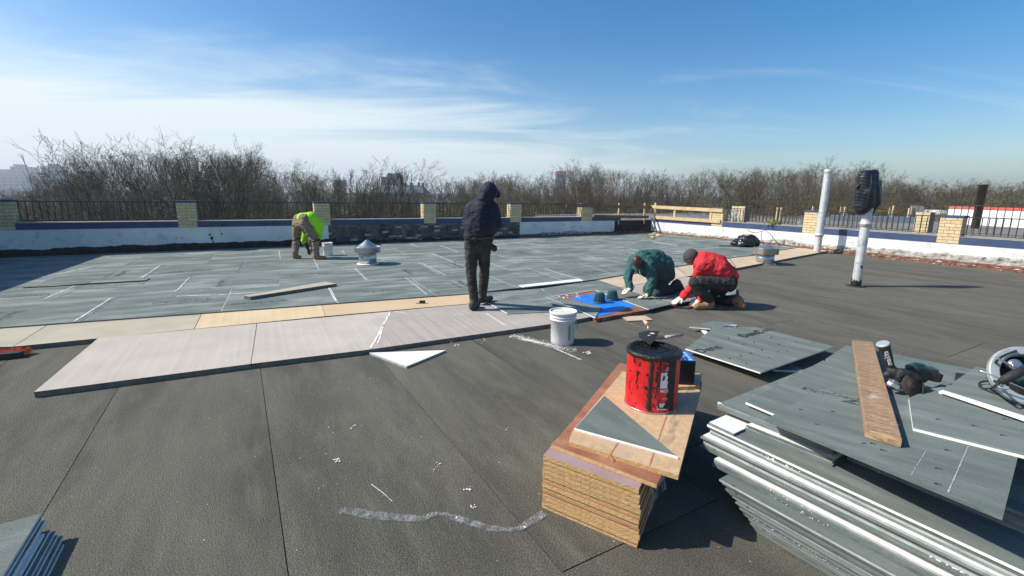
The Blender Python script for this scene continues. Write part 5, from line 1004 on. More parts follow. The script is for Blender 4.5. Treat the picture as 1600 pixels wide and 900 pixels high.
# small box
c = G(1068, 598, zt1 + .023); zb = zt1 + .023; T = thing('small_box', (c.x, c.y, zb), 'small black box with blue top behind the red can', 'box'); a_ = math.radians(-4); hx, hy, hz_ = .062, .095, .085; R_ = Matrix.Rotation(a_, 3, 'Z')
mb = MB(); mb.box((c.x, c.y + .06, zb + hz_), (hx, hy, hz_), R_); o = mb.build('carton', mk('black carton', (.012, .012, .014), rough=.5), T)
mb = MB(); mb.box((c.x, c.y + .06, zb + 2 * hz_ + .0015), (hx, hy, .0012), R_); mb.build('blue_lid', mk('blue print', (.03, .16, .55), rough=.4), T)
mb = MB()
for i in range(3):
    for j in range(4): mb.box(Vector((c.x, c.y + .06, zb + 2 * hz_ + .0032)) + R_ @ Vector((-.036 + i * .034, -.07 + j * .045, 0)), (.011, .013, .0004), R_)
mb.build('lid_print', mk('pale blue print', (.45, .62, .8), rough=.4), T)
# clear film still round the pile
mb = MB(); rn = random.Random(6); off = -.006
for (s0, s1, z0, z1) in ((0, .035, .02, .30), (.0, .02, .05, .2)):
    for i in range(3):
        for j in range(8): pass
A = fl - e1 * .006 - e2 * .006
def film(p, q, z0, z1, amp, nx=8, nz_=10):
    b = len(mb.v); d = (q - p).normalized(); m = Vector((d.y, -d.x, 0))
    for i in range(nx + 1):
        for j in range(nz_ + 1): t = i / nx; c = p.lerp(q, t) + m * (amp * noise.noise(Vector((t * 5, j * .8, p.x * 9)))); mb.v.append((c.x, c.y, z0 + (z1 - z0) * j / nz_))
    for i in range(nx):
        for j in range(nz_): a = b + i * (nz_ + 1) + j; mb.f.append((a, a + nz_ + 1, a + nz_ + 2, a + 1)); mb.m.append(0); mb.sm.append(False)
r0 = fl + e1 * (Wd + .012); film(r0 + e2 * .35, r0 + e2 * 1.3 + e1 * .03, .06, .40, .035, 16, 10); film(r0 + e2 * .1 + e1 * .01, r0 + e2 * .6 + e1 * .05, .12, .28, .03)
tag(mb.build('shrink_wrap', mt['film']), 'torn clear shrink wrap clinging to the sides of the tan board pile', 'plastic wrap')
# ================================================================ red can
R0 = .158; c = G(1016, 629.5, zt1 + .001); c.z = zt1 + .001; fa = math.atan2(-c.y, -c.x); HC = .355
T = thing('paint_can', tuple(c), 'tar smeared red metal can on the tan board pile', 'can')
mb = MB(); prof = [(R0 * .98, 0), (R0 * 1.015, .003), (R0 * 1.015, .010), (R0, .013)]
for z in (.10, .105, .11, .19, .195, .20, .31): prof.append((R0 * (1.006 if abs(z % .09 - .015) < .008 else 1.0), z))
prof += [(R0, HC - .02), (R0 * 1.03, HC - .014), (R0 * 1.03, HC - .002), (R0 * 1.0, HC), (R0 * .97, HC - .004), (R0 * .95, HC - .03)]
mb.lathe(c, prof, 64); mb.build('body', mt['red'], T)
mb = MB(); mb.lathe(c, [(R0 * 1.022, .001), (R0 * 1.022, .008)], 48); mb.build('bottom_rim', mt['steel'], T)
# tar covered lid: uneven disc
n = 48; rows = 9; vs = [c + Vector((0, 0, HC - .012))]
for j in range(1, rows + 1):
    for k in range(n):
        a = 2 * PI * k / n; rr = R0 * 1.05 * j / rows; h = .012 * noise.noise(Vector((rr * 30 * math.cos(a), rr * 30 * math.sin(a), 2))) - .012 + .014 * (j / rows) ** 6
        if j == rows: h = .004 + .006 * noise.noise(Vector((math.cos(a) * 4, math.sin(a) * 4, 5)))
        if j == rows - 1: h = .009 + .006 * noise.noise(Vector((math.cos(a) * 3, math.sin(a) * 3, 9)))
        vs.append(c + Vector((rr * math.cos(a), rr * math.sin(a), HC + h)))
for k in range(n): a = 2 * PI * k / n; rr = R0 * 1.075; vs.append(c + Vector((rr * math.cos(a), rr * math.sin(a), HC - .010 + .004 * noise.noise(Vector((math.cos(a) * 6, math.sin(a) * 6, 0))))))
for k in range(n): a = 2 * PI * k / n; rr = R0 * 1.03; vs.append(c + Vector((rr * math.cos(a), rr * math.sin(a), HC - .024 + .010 * noise.noise(Vector((math.cos(a) * 8, math.sin(a) * 8, 3))))))
fs = [(0, 1 + k, 1 + (k + 1) % n) for k in range(n)] + [(1 + (j - 1) * n + k, 1 + j * n + k, 1 + j * n + (k + 1) % n, 1 + (j - 1) * n + (k + 1) % n) for j in range(1, rows + 2) for k in range(n)]
mb = MB(); mb.add(vs, fs, 0, True); mb.build('tarred_lid', mt['tar'], T)
# tar runs: strips with thickness following the can
mb = MB(); rn = random.Random(9)
def drip(u, v1, v0, w, seed, wob=.004):
    f = cylmap(c, R0, fa); f2 = cylmap(c, R0 + .0045, fa); n = max(6, int((v1 - v0) / .012)); b = len(mb.v)
    for i in range(n + 1):
        t = i / n; v = v1 + (v0 - v1) * t; uu = u + wob * noise.noise(Vector((v * 22, seed, 0))); ww = w * (0.55 + .6 * abs(noise.noise(Vector((v * 30, seed, 3)))) + .25 * (t > .85)) * (0.15 if i == n else 1)
        for (o_, ff) in ((-1, f), (-.5, f2), (.5, f2), (1, f)): mb.v.append(tuple(ff(uu + o_ * ww, v)))
    for i in range(n):
        for j in range(3): a = b + i * 4 + j; mb.f.append((a, a + 4, a + 5, a + 1)); mb.m.append(0); mb.sm.append(True)
RU = R0 * 1.0
drip(-.008, HC, .015, .020, 1, .003); drip(-.016, .16, .145, .03, 2); drip(.115, HC, .03, .034, 3, .003); drip(.138, HC, .01, .03, 31, .003); drip(.125, HC, .20, .04, 4); drip(.042, HC, .165, .008, 5); drip(.068, .245, .215, .010, 6); drip(-.088, .255, .225, .011, 7); drip(-.095, .235, .165, .007, 8, .008); drip(-.085, .17, .14, .004, 9)
drip(-.125, HC, .29, .006, 10); drip(-.06, HC, .325, .012, 11); drip(-.11, HC, .335, .02, 12); drip(.02, HC, .325, .02, 13); drip(.09, HC, .325, .02, 14); drip(-.03, .25, .235, .012, 15); drip(.022, .27, .20, .012, 16, .01); drip(.03, .20, .10, .007, 17, .012); drip(.05, .09, .04, .010, 18, .01); drip(.012, .17, .16, .018, 19); drip(-.02, .12, .10, .006, 20); drip(.025, .30, .285, .014, 21); drip(-.035, .17, .155, .024, 22)
for k in range(26): u = rn.uniform(-.16, .14); v = rn.uniform(.02, .30); drip(u, v, v - rn.uniform(.004, .014), rn.uniform(.0015, .006), 40 + k)
mb.build('tar_runs', mt['tard'], T)
f1 = cylmap(c, R0 + .0012, fa); f2 = cylmap(c, R0 + .0022, fa); f3 = cylmap(c, R0 + .0030, fa)
mb = MB(); rect(mb, f1, .050, .118, .165, .262); rect(mb, f1, .040, .118, .028, .068); mb.build('white_label', mt['paper'], T)
mb = MB(); rect(mb, f1, .060, .115, .275, .325); mb.build('dark_panel', mt['redd'], T)
def ctext(s, u, v, size, mat, nm, bold=.0, keep=1, ff=f3):
    vs, fs = text_polys(s, size, bold, 'LEFT'); m = MB(); m.add([ff(u + p.x, v + p.y) for p in vs], fs); m.build(nm, mat, T)
ctext('MOD FI', .052, .148, .028, mt['paper'], 'lettering', .0008); ctext('E', .096, .226, .030, mt['ink'], 'lettering', .001); ctext('E', .096, .190, .030, mt['ink'], 'lettering', .001); ctext('PALMER A', .043, .040, .020, mt['ink'], 'lettering', .0006)
ctext('ELASTIC', .068, .318, .012, mt['redl'], 'lettering', .0003); ctext('ADHESIVE', .078, .292, .011, mt['paper'], 'lettering', .0002); ctext('MEMBRANE', .074, .280, .011, mt['paper'], 'lettering', .0002); ctext('3.5 GALLONS', .068, .100, .010, mt['paper'], 'lettering', .0001); ctext('RCM', -.106, .301, .013, mt['tard'], 'lettering', .0002)
mb = MB()
for (a0, ru, rv_, w_) in ((0, .021, .021, .0016), (0, .020, .010, .0009)):
    k = 36; vs = []
    for i in range(k): a = 2 * PI * i / k; vs += [f2(-.094 + (ru - w_) * math.cos(a), .302 + (rv_ - w_) * math.sin(a)), f2(-.094 + (ru + w_) * math.cos(a), .302 + (rv_ + w_) * math.sin(a))]
    mb.add(vs, [(2 * i, 2 * i + 1, (2 * i + 3) % (2 * k), (2 * i + 2) % (2 * k)) for i in range(k)])
mb.build('round_emblem', mt['tard'], T)
mb = MB()
for (u0, u1, v0, v1) in ((-.13, -.055, .17, .255), (-.13, -.055, .115, .165), (-.13, -.055, .035, .098)):
    for e in (.0012,): rect(mb, f2, u0, u1, v0, v0 + e); rect(mb, f2, u0, u1, v1 - e, v1); rect(mb, f2, u0, u0 + e, v0, v1); rect(mb, f2, u1 - e, u1, v0, v1)
for v in (.045, .055, .065, .075, .085): rect(mb, f2, -.122, -.066, v, v + .0016)
mb.build('box_print', mt['redl'], T)
mb = MB(); rect(mb, f2, .052, .060, .030, .034); rn = random.Random(1)
for k in range(3):
    for i in range(12): a = 2 * PI * i / 12; rect(mb, f3, .056 + k * .016 + .005 * math.cos(a), .058 + k * .016 + .005 * math.cos(a), .058 + .004 * math.sin(a), .0595 + .004 * math.sin(a))
mb.build('stamp_marks', mt['ink'], T)
# trowel and brush lying on the lid
zc_ = c.z + HC + .022
def cp(px, py, dz=0): p = G(px, py, zc_ + dz); return p
T = thing('trowel', tuple(cp(1013, 520)), 'tar caked pointing trowel lying across the red can lid', 'trowel')
A_, B_, C_, D_ = cp(997, 521, .0), cp(1030, 518, .0), cp(1016, 539, -.006), cp(1013, 517, .002)
mb = MB(); bl = [A_, cp(1000, 529, .006), C_, cp(1026, 529, .006), B_, D_]; mb.add([p for p in bl] + [p + Vector((0, 0, .003)) for p in bl], [(0, 1, 2, 3, 4, 5), (11, 10, 9, 8, 7, 6)] + [(i, (i + 1) % 6, 6 + (i + 1) % 6, 6 + i) for i in range(6)]); mb.build('blade', mt['tard'], T)
mb = MB(); mb.tube([D_ + Vector((0, 0, .004)), D_ + Vector((.003, .03, .028)), D_ + Vector((.006, .055, .03))], .005, 8); mb.build('tang', mt['steel'], T)
mb = MB(); mb.tube([D_ + Vector((.006, .055, .03)), D_ + Vector((.008, .08, .032)), D_ + Vector((.010, .15, .03))], [.010, .014, .011], 10); mb.build('grip', mt['lumber'], T)
mb = MB(); mb.ico(cp(1019, 521, .018), (.016, .014, .003), 0, 2, .3); mb.ico(cp(1014, 524, .016), (.008, .01, .003), 0, 3, .3); mb.build('white_blot', mt['gyp'], T)
a, b = cp(1040, 527, .012), cp(1066, 523, .02); T = thing('putty_knife', tuple(a), 'grey caked scraper lying at the right of the red can lid', 'scraper'); mb = MB(); mb.tube([a, a.lerp(b, .4), b], [.013, .010, .011], 8); mb.build('handle', mt['plaster'], T); mb = MB(); d = (a - b).normalized(); mb.box(a + d * .04, (.035, .022, .0015), Matrix.Rotation(math.atan2(d.y, d.x), 3, 'Z')); mb.build('blade', mt['tard'], T)
# ================================================================ loose boards right of the can
gl_ = 'loose slate boards beyond the red can'
P_ = [G(1071, 544.5, .075), G(1117, 511, .075), G(1184, 511.5, .09), G(1303, 541.5, .105), G(1188, 582, .105)]
mb = MB(); mb.prism([(p.x, p.y) for p in P_], [.062, .062, .078, .092, .092], [.075, .075, .091, .105, .105], 0, 1, 1); big = mb.build('coverboard', [mt['slate2'], mt['gyp']]); tag(big, 'large loose slate coverboard printed with black letters lying beyond the red can', 'coverboard', gl_)
def rot_axes(pa, pb):
    d = (pb - pa); d.z = 0; d.normalize(); return d, Vector((-d.y, d.x, 0))
dx_, dy_ = rot_axes(G(1303, 541, .1), G(1188, 582, .1))
def btext(s, px, py, z, size, ux, uy, par, bold=.003, mat='ink', keep=.95): p = G(px, py, z); flat_text('lettering', s, size, (p.x, p.y, z), ux, uy, mt[mat], par, bold, keep, int(px))
dq = (G(1132, 541, .08) - G(1092, 551, .08)); dq.z = 0; dq.normalize()
ua = Vector((-dq.x, -dq.y, 0)); va = Vector((-ua.y, ua.x, 0))
btext('Dens', 1107, 545.5, .0835, .17, -ua, -va, big); btext('PRIME', 1121, 550, .0835, .045, -ua, -va, big, .001); btext('DensDeck', 1183, 519, .0935, .15, -ua, -va, big, .003)
mb = MB()
for k, (px, py) in enumerate([(1138, 529), (1162, 538), (1178, 535), (1205, 527), (1217, 538), (1243, 535), (1173, 552), (1190, 547), (1230, 549), (1201, 559), (1140, 560), (1166, 569), (1215, 550), (1270, 537), (1157, 556)]): p = G(px, py, .0965); mb.lathe((p.x, p.y, .094), [(.006, 0), (.005, .0125)], 6)
mb.build('fixing_dimples', mt['ink'], big)
quad('coverboard_offcut', [(1208, 577.5), (1239, 566.5), (1255, 579.5)], .001, .020, [mt['slate2'], mt['gyp']], 'slate triangle offcut under the near corner of the large loose board', 'offcut', gl_)
quad('coverboard_offcut', [(1077, 510.5), (1113, 501.5), (1145, 504.5), (1110, 513.5)], .048, .062, [mt['slate2'], mt['gyp']], 'raised slate offcut with white edge, farthest of the loose boards', 'offcut', gl_)
quad('fibre_offcut', [(1094, 514), (1140, 505), (1152, 508), (1135, 524), (1110, 530)], .001, .014, [mt['pink'], mt['gyp']], 'pinkish insulation offcut under the raised slate offcut', 'offcut', gl_)
quad('gypsum_strip', [(1093, 513), (1098, 512), (1117, 529), (1111, 530)], .016, .030, [mt['gyp'], mt['gyp']], 'short white gypsum strip under the raised slate offcut', 'strip', gl_)
quad('coverboard_offcut', [(1128, 511), (1137, 509), (1160, 522), (1137, 524)], .016, .028, [mt['gyp'], mt['gyp']], 'white backed offcut beside the pinkish one', 'offcut', gl_)
# ================================================================ the big coverboard stack
ORD = 'zeroth first second third fourth fifth sixth seventh eighth ninth tenth eleventh twelfth thirteenth fourteenth fifteenth sixteenth seventeenth eighteenth nineteenth twentieth'.split() + ['twenty-' + o_ for o_ in 'first second third fourth fifth sixth seventh eighth ninth'.split()] + ['thirtieth'] + ['thirty-' + o_ for o_ in 'first second third fourth fifth sixth seventh'.split()]
sd1 = Vector((math.cos(math.radians(-56)), math.sin(math.radians(-56)), 0)); sd2 = Vector((-sd1.y, sd1.x, 0))
def SP(al, ac): return sd1 * al + sd2 * ac
rn = random.Random(17); gS = 'slate coverboards in the big stack'; tk = .0135; K = 35
def corner(k):
    z = k * tk
    if z < .19: return -1.04 - .18 * z / .19, 2.185 - .030 * z / .19
    if z < .250: return -1.31, 2.222
    if z < .328: return -1.41, 2.255
    if z < .385: return -1.40, 2.288
    if z < .420: return -1.24, 2.392
    return -1.44, 2.432
white_top = {12, 18, 24, 31}
for k in range(K):
    al, ac = corner(k); al += rn.uniform(-.012, .012); ac += rn.uniform(-.010, .007); z = .001 + k * tk; L_ = 2.44 + rn.uniform(-.02, .02); tilt = rn.uniform(-.004, .004) + (-.045 if .328 <= k * tk < .385 else .02 if k * tk >= .385 else 0)
    if k * tk >= .420: L_ = .60
    elif k * tk >= .385: L_ = .42
    P4 = [SP(al, ac), SP(al + L_, ac + tilt), SP(al + L_, ac + 1.22), SP(al, ac + 1.22 - tilt)]
    mb = MB(); mb.prism([(p.x, p.y) for p in P4], z, z + tk - rn.choice((.0008, .0014, .0030)), 0, 1, 1)
    tp = mt['gyp'] if k in white_top else mt['slate2']; o = mb.build('coverboard', [tp, mt['gyp'] if k == 28 else mt['edge'] if k not in (18, 24, 9, 14, 21, 26, 30) else mt['gypd']])
    l = 'grey edged slate coverboard, %s from the bottom of the big stack' % ORD[k + 1]
    l = {0: 'slate coverboard at the very bottom of the big stack', 18: 'white topped coverboard making the lowest bright band of the big stack', 24: 'white topped coverboard making the middle bright band of the big stack', 28: 'coverboard with thin bright white edge near the top of the big stack', 31: 'short white topped coverboard just under the overhanging boards of the big stack', 12: 'pale topped coverboard low in the big stack'}.get(k, l)
    tag(o, l, 'coverboard', gS)
# ragged gypsum crumbs clinging to the stack front
mb = MB(); 
def crumbs(k, a0, a1, n, s=.006, dz=.0):
    for i in range(n):
        al, ac = corner(k); p = SP(al + a0 + (a1 - a0) * rn.random(), ac - .003); mb.ico((p.x, p.y, .001 + k * tk + rn.uniform(0, tk) + dz), rn.uniform(.3, 1) * s, 0, i + k, .5)
crumbs(17, .28, .5, 30, .0028); crumbs(5, .05, 1.1, 160, .0022); crumbs(24, .45, .9, 40, .0035); crumbs(15, .3, .6, 30, .0024); crumbs(26, .3, .5, 24, .005); crumbs(34, 0, .03, 30, .005); crumbs(20, 1.0, 1.5, 160, .005)
tag(mb.build('gypsum_crumbs', mt['gyp'], at=(0, 0, 0)), 'white gypsum crumbs clinging to the front of the big stack', 'crumbs', kind='stuff')
zs = .001 + K * tk
z = .001 + 29 * tk; P4 = [SP(-1.40, 2.29), SP(-1.25, 2.285), SP(-1.25, 2.75), SP(-1.40, 2.75)]; mb = MB(); mb.prism([(p.x, p.y) for p in P4], z, z + tk - .001, 0, 1, 1); tag(mb.build('gypsum_offcut', [mt['gyp'], mt['edge']]), 'bare white offcut at the upper left corner of the big stack', 'offcut')
for k in range(29, K):
    a_ = 2.54; z = .001 + k * tk; P4 = [SP(-.82 + rn.uniform(0, .01), a_ + rn.uniform(-.004, .004)), SP(1.1, a_ - .04), SP(1.1, 3.42), SP(-.82, 3.42)]; mb = MB(); mb.prism([(p.x, p.y) for p in P4], z, z + tk - .0007, 0, 1, 1); o = mb.build('coverboard', [mt['slate2'], mt['edge']])
    tag(o, 'recessed slate coverboard in the shade under the overhang, %s from the bottom' % ORD[k + 1], 'coverboard', gS)
# back stack
for k in range(K - 1):
    al, ac = -1.40 + rn.uniform(-.02, .02), 3.46 + rn.uniform(-.008, .008); z = .001 + k * tk; L_ = 2.44
    P4 = [SP(al, ac), SP(al + L_, ac), SP(al + L_, ac + .92), SP(al, ac + .92)]; mb = MB(); mb.prism([(p.x, p.y) for p in P4], z, z + tk - .0006, 0, 1, 1); o = mb.build('coverboard', [mt['slate2'], mt['edge']])
    tag(o, 'slate coverboard, %s from the bottom in the far half of the big stack' % ORD[k + 1] if k < K - 2 else 'topmost slate coverboard of the far half of the big stack', 'coverboard', 'slate coverboards in the far half of the big stack')
def TG(px, py, z0):                                    # point on the top sheets, which rise towards their free front corner
    z = z0
    for _ in range(12):
        p = G(px, py, z); z = z0 + max(0.0, .115 * (p.dot(sd1) + 1.16))
    return G(px, py, z)
def sboard(pix, z0, t, label, mats=None, zoff=None, name='coverboard', tilt=False):
    P_ = [(TG if tilt else G)(x, y, z0 + t) for x, y in pix]; mb = MB(); mb.prism([(p.x, p.y) for p in P_], [p.z - t for p in P_], [p.z for p in P_], 0, 1, 1); o = mb.build(name, mats or [mt['slate2'], mt['edge']]); tag(o, label, 'coverboard', 'boards lying on top of the big stack'); return o
z = zs + .001; tt = .013
s3 = sboard([(1290, 561), (1322, 539.5), (1600, 592), (1720, 618), (1720, 700), (1400, 640)], z, tt, 'slate coverboard at the back of the stack top behind the timber'); z2 = z + tt + .001
s0_ = sboard([(1165, 628), (1286, 563), (1430, 600), (1430, 680), (1330, 690), (1217, 650)], z2, tt, 'slate coverboard left of the timber on the stack top, marked with black letters', [mt['slate2'], mt['gyp']])
z3 = z2 + tt + .001
s1_ = sboard([(1196, 655), (1283, 608), (1400, 590), (1620, 650), (1591, 712), (1567, 808)], z3, tt, 'largest slate coverboard overhanging the front of the stack top', [mt['slate2'], mt['edge']], tilt=True); z4 = z3 + tt + .001
s2_ = sboard([(1420, 622), (1470, 600), (1720, 655), (1720, 742), (1427, 669)], z4, tt, 'slate coverboard with bright white front edge right of the timber', [mt['slate2'], mt['gyp']], tilt=True); z5 = z4 + tt + .001
s4_ = sboard([(1467, 611), (1497, 592), (1525, 573), (1720, 610), (1720, 690)], z5, tt, 'slate coverboard under the circular saw', [mt['slate2'], mt['gyp']], tilt=True); z6 = z5 + tt + .001
sboard([(1468, 611), (1473, 609), (1720, 688), (1720, 696)], z6, .008, 'thin white gypsum strip in front of the circular saw', [mt['gyp'], mt['gyp']], name='gypsum_strip', tilt=True)
# lower right boards under the overhang
sboard([(1588, 787), (1600, 742), (1760, 790), (1760, 850)], zs - .03, .02, 'low slate coverboard with white edge right of the overhanging one', [mt['slate2'], mt['gyp']])
def tv(al, be): return al
uxs = (G(1345, 606, z2) - G(1283, 612, z2)); uxs.z = 0
ux_ = Vector((math.cos(math.radians(-36)), math.sin(math.radians(-36)), 0))
sdt = Vector((sd1.x, sd1.y, .115)); q_ = TG(1299, 615, z3 + tt + .0018); flat_text('lettering', 'DensDeck', .075, q_, sdt, sd2, mt['inkf'], s1_, .001, .85)
mb = MB(); cc = TG(1334, 628, z3 + tt + .0025)
for (a0, b0, a1, b1) in ((-.05, -.03, .05, -.03), (.05, -.03, .0, .04), (.0, .04, -.05, -.03), (-.02, -.02, .02, -.02), (-.03, -.03, .01, .03)):
    p = cc + sdt * a0 + sd2 * b0; q = cc + sdt * a1 + sd2 * b1; m_ = (q - p).normalized().cross(Vector((0, 0, 1))) * .004; mb.add([p - m_, q - m_, q + m_, p + m_], [(0, 1, 2, 3)])
mb.build('arrow_mark', mt['inkf'], s1_)
mb = MB()
for (px, py) in [(1275, 663), (1300, 643), (1361, 693), (1377, 703), (1463, 732), (1478, 703), (1462, 756), (1250, 640)]:
    p = TG(px, py, z3 + tt); mb.lathe((p.x, p.y, p.z - .001), [(.007, 0), (.0055, .0025)], 7); mb.box((p.x + .008, p.y - .004, p.z + .0010), (.011, .003, .0012), Matrix.Rotation(-.9, 3, 'Z'))
for (px, py) in [(1464, 655), (1520, 665), (1565, 680), (1568, 655)]: p = TG(px, py, z4 + tt); mb.lathe((p.x, p.y, p.z - .001), [(.007, 0), (.0055, .0025)], 7); mb.box((p.x + .008, p.y - .004, p.z + .0010), (.011, .003, .0012), Matrix.Rotation(-.9, 3, 'Z'))
mb.build('fixing_dimples', mt['ink'], s1_)
mb = MB()
for (x0, y0, x1, y1, ww) in ((1513, 697, 1481, 770, .005), (1447, 704, 1424, 742, .003)):
    a = TG(x0, y0, z3 + tt + .0018); b = TG(x1, y1, z3 + tt + .0018); m_ = (b - a).normalized().cross(Vector((0, 0, 1))) * ww * .5
    for i in range(14):
        if (i * 7) % 5 == 3 and ww < .004: continue
        p = a.lerp(b, i / 14); q = a.lerp(b, (i + .9) / 14); j = m_ * (.6 + .5 * ((i * 37) % 7) / 7); mb.add([p - j, q - j, q + j, p + j], [(0, 1, 2, 3)])
mb.build('chalk_line', mt['gypd'], s1_)
# timber plank on top
zl = z3 + tt + .001; hh = .040
a = [TG(1332, 531, zl + hh), TG(1364, 534, zl + hh), TG(1410, 687, zl + hh), TG(1353, 671, zl + hh)]
mb = MB(); mb.prism([(p.x, p.y) for p in a], [p.z - hh for p in a], [p.z for p in a]); pl = mb.build('timber_plank', mt['plank']); bevel(pl, .004, 2); tag(pl, 'thick weathered timber plank lying on the big slate stack', 'timber')
for (x0, y0, x1, y1) in ((1336, 556, 1368, 558), (1354, 655, 1405, 664)):
    mb = MB(); p = TG(x0, y0, zl + hh + .001); q = TG(x1, y1, zl + hh + .001); m_ = Vector((0, .0022, 0)); mb.add([p - m_, q - m_ * .5, q + m_, p + m_ * .4], [(0, 1, 2, 3)]); mb.build('dried_glue_line', mt['gypd'], pl)
ztop = z4 + tt
# putty scrap
c = G(1503, 589, z5); mb = MB(); P_ = [G(1492, 594, z5), G(1494, 579, z5), G(1510, 581, z5), G(1503, 591, z5), G(1496, 597, z5)]; mb.prism([(p.x, p.y) for p in P_], z + .016, z + .045); o = mb.build('tar_scrap', mt['tard']); bevel(o, .006); tag(o, 'dark crumpled scrap between the grinder and the circular saw', 'scrap')
# ================================================================ angle grinder on the stack
Yg = TG(1418, 613, z3 + tt).y
def gp(px, py, dy=0.0): return D(px, py, Yg + dy)
g0 = gp(1410, 600); T = thing('angle_grinder', tuple(g0), 'black and teal cordless angle grinder lying right of the timber plank', 'angle grinder')
ht, hb_ = gp(1379.5, 537, .03), gp(1392, 575, .03); mb = MB(); ax = (ht - hb_)
mb.tube([hb_ - ax * .04, hb_, hb_ + ax * .1, hb_ + ax * .45, hb_ + ax * .85, hb_ + ax * .93, hb_ + ax * .97], [.026, .022, .021, .026, .030, .033, .028], 18); mb.build('side_handle', mt['toolb'], T)
mb = MB(); mb.tube([hb_ + ax * .96, hb_ + ax * .99, hb_ + ax * 1.03], [.033, .035, .030], 18); mb.build('handle_cap', mt['magn'], T)
vs, fs = text_polys('makita', .036, .0008)
un = ax.normalized(); tow = (Vector((0, 0, EYE)) - hb_).normalized(); wn = tow.cross(un).normalized(); fn_ = un.cross(wn)
fn_ = fn_ if fn_.dot(tow) > 0 else -fn_
um = hb_ + ax * .5; mb = MB(); yv = un.cross(fn_)
mb.add([um + un * v.x * 1.0 + (-yv) * v.y * -1 * -1 + fn_ * (math.sqrt(max(.0275 ** 2 - v.y ** 2, 0)) + .0006 + .0022 * max(0, v.x / .05)) for v in vs], fs); mb.build('lettering', mt['paper'], T)
blob('gear_housing', mt['toolb'], T, [(hb_, .024, gp(1402, 590, 0), .030), (gp(1386, 585, .01), .020, gp(1412, 586, 0), .028), (gp(1402, 588, 0), .030, gp(1424, 583, .04), .034), (gp(1408, 582, .0), .026, gp(1430, 590, -.02), .026)], .006, .003, 30)
blob('body_grip', mt['toolb'], T, [(gp(1418, 584, .03), .034, gp(1440, 590, .05), .032), (gp(1430, 578, .04), .03, gp(1445, 585, .06), .036)], .006, .003, 26)
R_ = Matrix.Rotation(-.25, 3, 'Z') @ Matrix.Rotation(.15, 3, 'Y'); bc = gp(1449, 585, .06)
mb = MB(); mb.box(bc, (.056, .036, .028), R_); o = mb.build('battery', mt['toolb'], T); bevel(o, .012, 2)
mb = MB(); mb.box(bc + R_ @ Vector((-.012, 0, .034)), (.046, .030, .012), R_); o = mb.build('battery_cap', mt['toolt'], T); bevel(o, .008, 2)
mb = MB()
for i in range(4): mb.box(bc + R_ @ Vector((.058, -.024 + i * .016, 0)), (.003, .004, .022), R_)
mb.build('battery_ribs', mt['toolb'], T)
mb = MB(); mb.tube([gp(1418, 574, .05), gp(1430, 571, .06), gp(1442, 573, .07)], [.016, .020, .018], 10); mb.build('teal_grip_band', mt['toolt'], T)
dc = gp(1424, 603, -.05); dax = Vector((.10, -.88, .40)).normalized(); Q = dax.to_track_quat('Z', 'Y').to_matrix()
mb = MB(); mb.lathe(dc, [(.008, 0), (.059, 0), (.061, .002), (.059, .004), (.022, .004), (.020, .007), (.008, .007)], 36, axis=Q); mb.build('cutting_disc', mt['disc'], T)
mb = MB(); mb.lathe(dc + dax * .004, [(.024, 0), (.024, .004), (.013, .008), (.006, .008)], 6, axis=Q); mb.build('flange_nut', mt['toolb'], T)
mb = MB(); b = 0; n = 26
for i in range(n + 1):
    a = -1.9 + 3.6 * i / n
    for (r, h) in ((.020, -.008), (.068, -.008), (.069, .012), (.064, .012), (.064, -.003), (.020, -.003)): mb.v.append(tuple(dc + Q @ Vector((r * math.cos(a), r * math.sin(a), h))))
for i in range(n):
    for j in range(6): j2 = (j + 1) % 6; mb.f.append((i * 6 + j, (i + 1) * 6 + j, (i + 1) * 6 + j2, i * 6 + j2)); mb.m.append(0); mb.sm.append(False)
mb.build('disc_guard', mt['toolb'], T)
mb = MB(); q = [gp(1390, 597, 0), gp(1393, 599, -.01), gp(1401, 603, -.02), gp(1406, 605, -.02)]; mb.tube(q, [.024, .028, .028, .026], 8, smooth=False); mb.build('spindle_head', mt['steel'], T)
# ================================================================ circular saw at the right edge
Ys = TG(1590, 630, z5 + tt).y + .06
def sp(px, py, dy=0.0): return D(px, py, Ys + dy)
sc_ = sp(1603, 588); sax = Vector((-.30, -.80, .52)).normalized(); Q = sax.to_track_quat('Z', 'Y').to_matrix(); R_s = .155
T = thing('circular_saw', tuple(sc_), 'grey and black circular saw lying on its side at the right edge', 'circular saw')
mb = MB(); n = 44
prof = [(R_s * .70, -.02), (R_s * .97, -.02), (R_s, -.012), (R_s, .012), (R_s * .97, .018), (R_s * .74, .018), (R_s * .70, .010)]
for i in range(n + 1):
    a = .9 + 5.2 * i / n
    for r, h in prof: mb.v.append(tuple(sc_ + Q @ Vector((r * math.cos(a), r * math.sin(a), h))))
for i in range(n):
    for j in range(7): j2 = (j + 1) % 7; mb.f.append((i * 7 + j, (i + 1) * 7 + j, (i + 1) * 7 + j2, i * 7 + j2)); mb.m.append(0); mb.sm.append(False)
mb.build('blade_guard', mt['magn'], T)
mb = MB(); mb.lathe(sc_ - sax * .030, [(.02, 0), (R_s * .96, 0), (R_s * .96, .004), (.02, .004)], 40, axis=Q); mb.build('saw_blade', mt['tard'], T)
mb = MB(); mb.lathe(sc_ - sax * .02, [(.055, 0), (.058, .03), (.052, .10), (.030, .11)], 26, axis=Q); mb.build('motor_housing', mt['toolt'], T)
mb = MB(); mb.lathe(sc_ + Q @ Vector((-.05, .05, .0)), [(.030, 0), (.028, .03), (.014, .035)], 18, axis=Q); mb.build('metal_hub', mt['steel'], T)
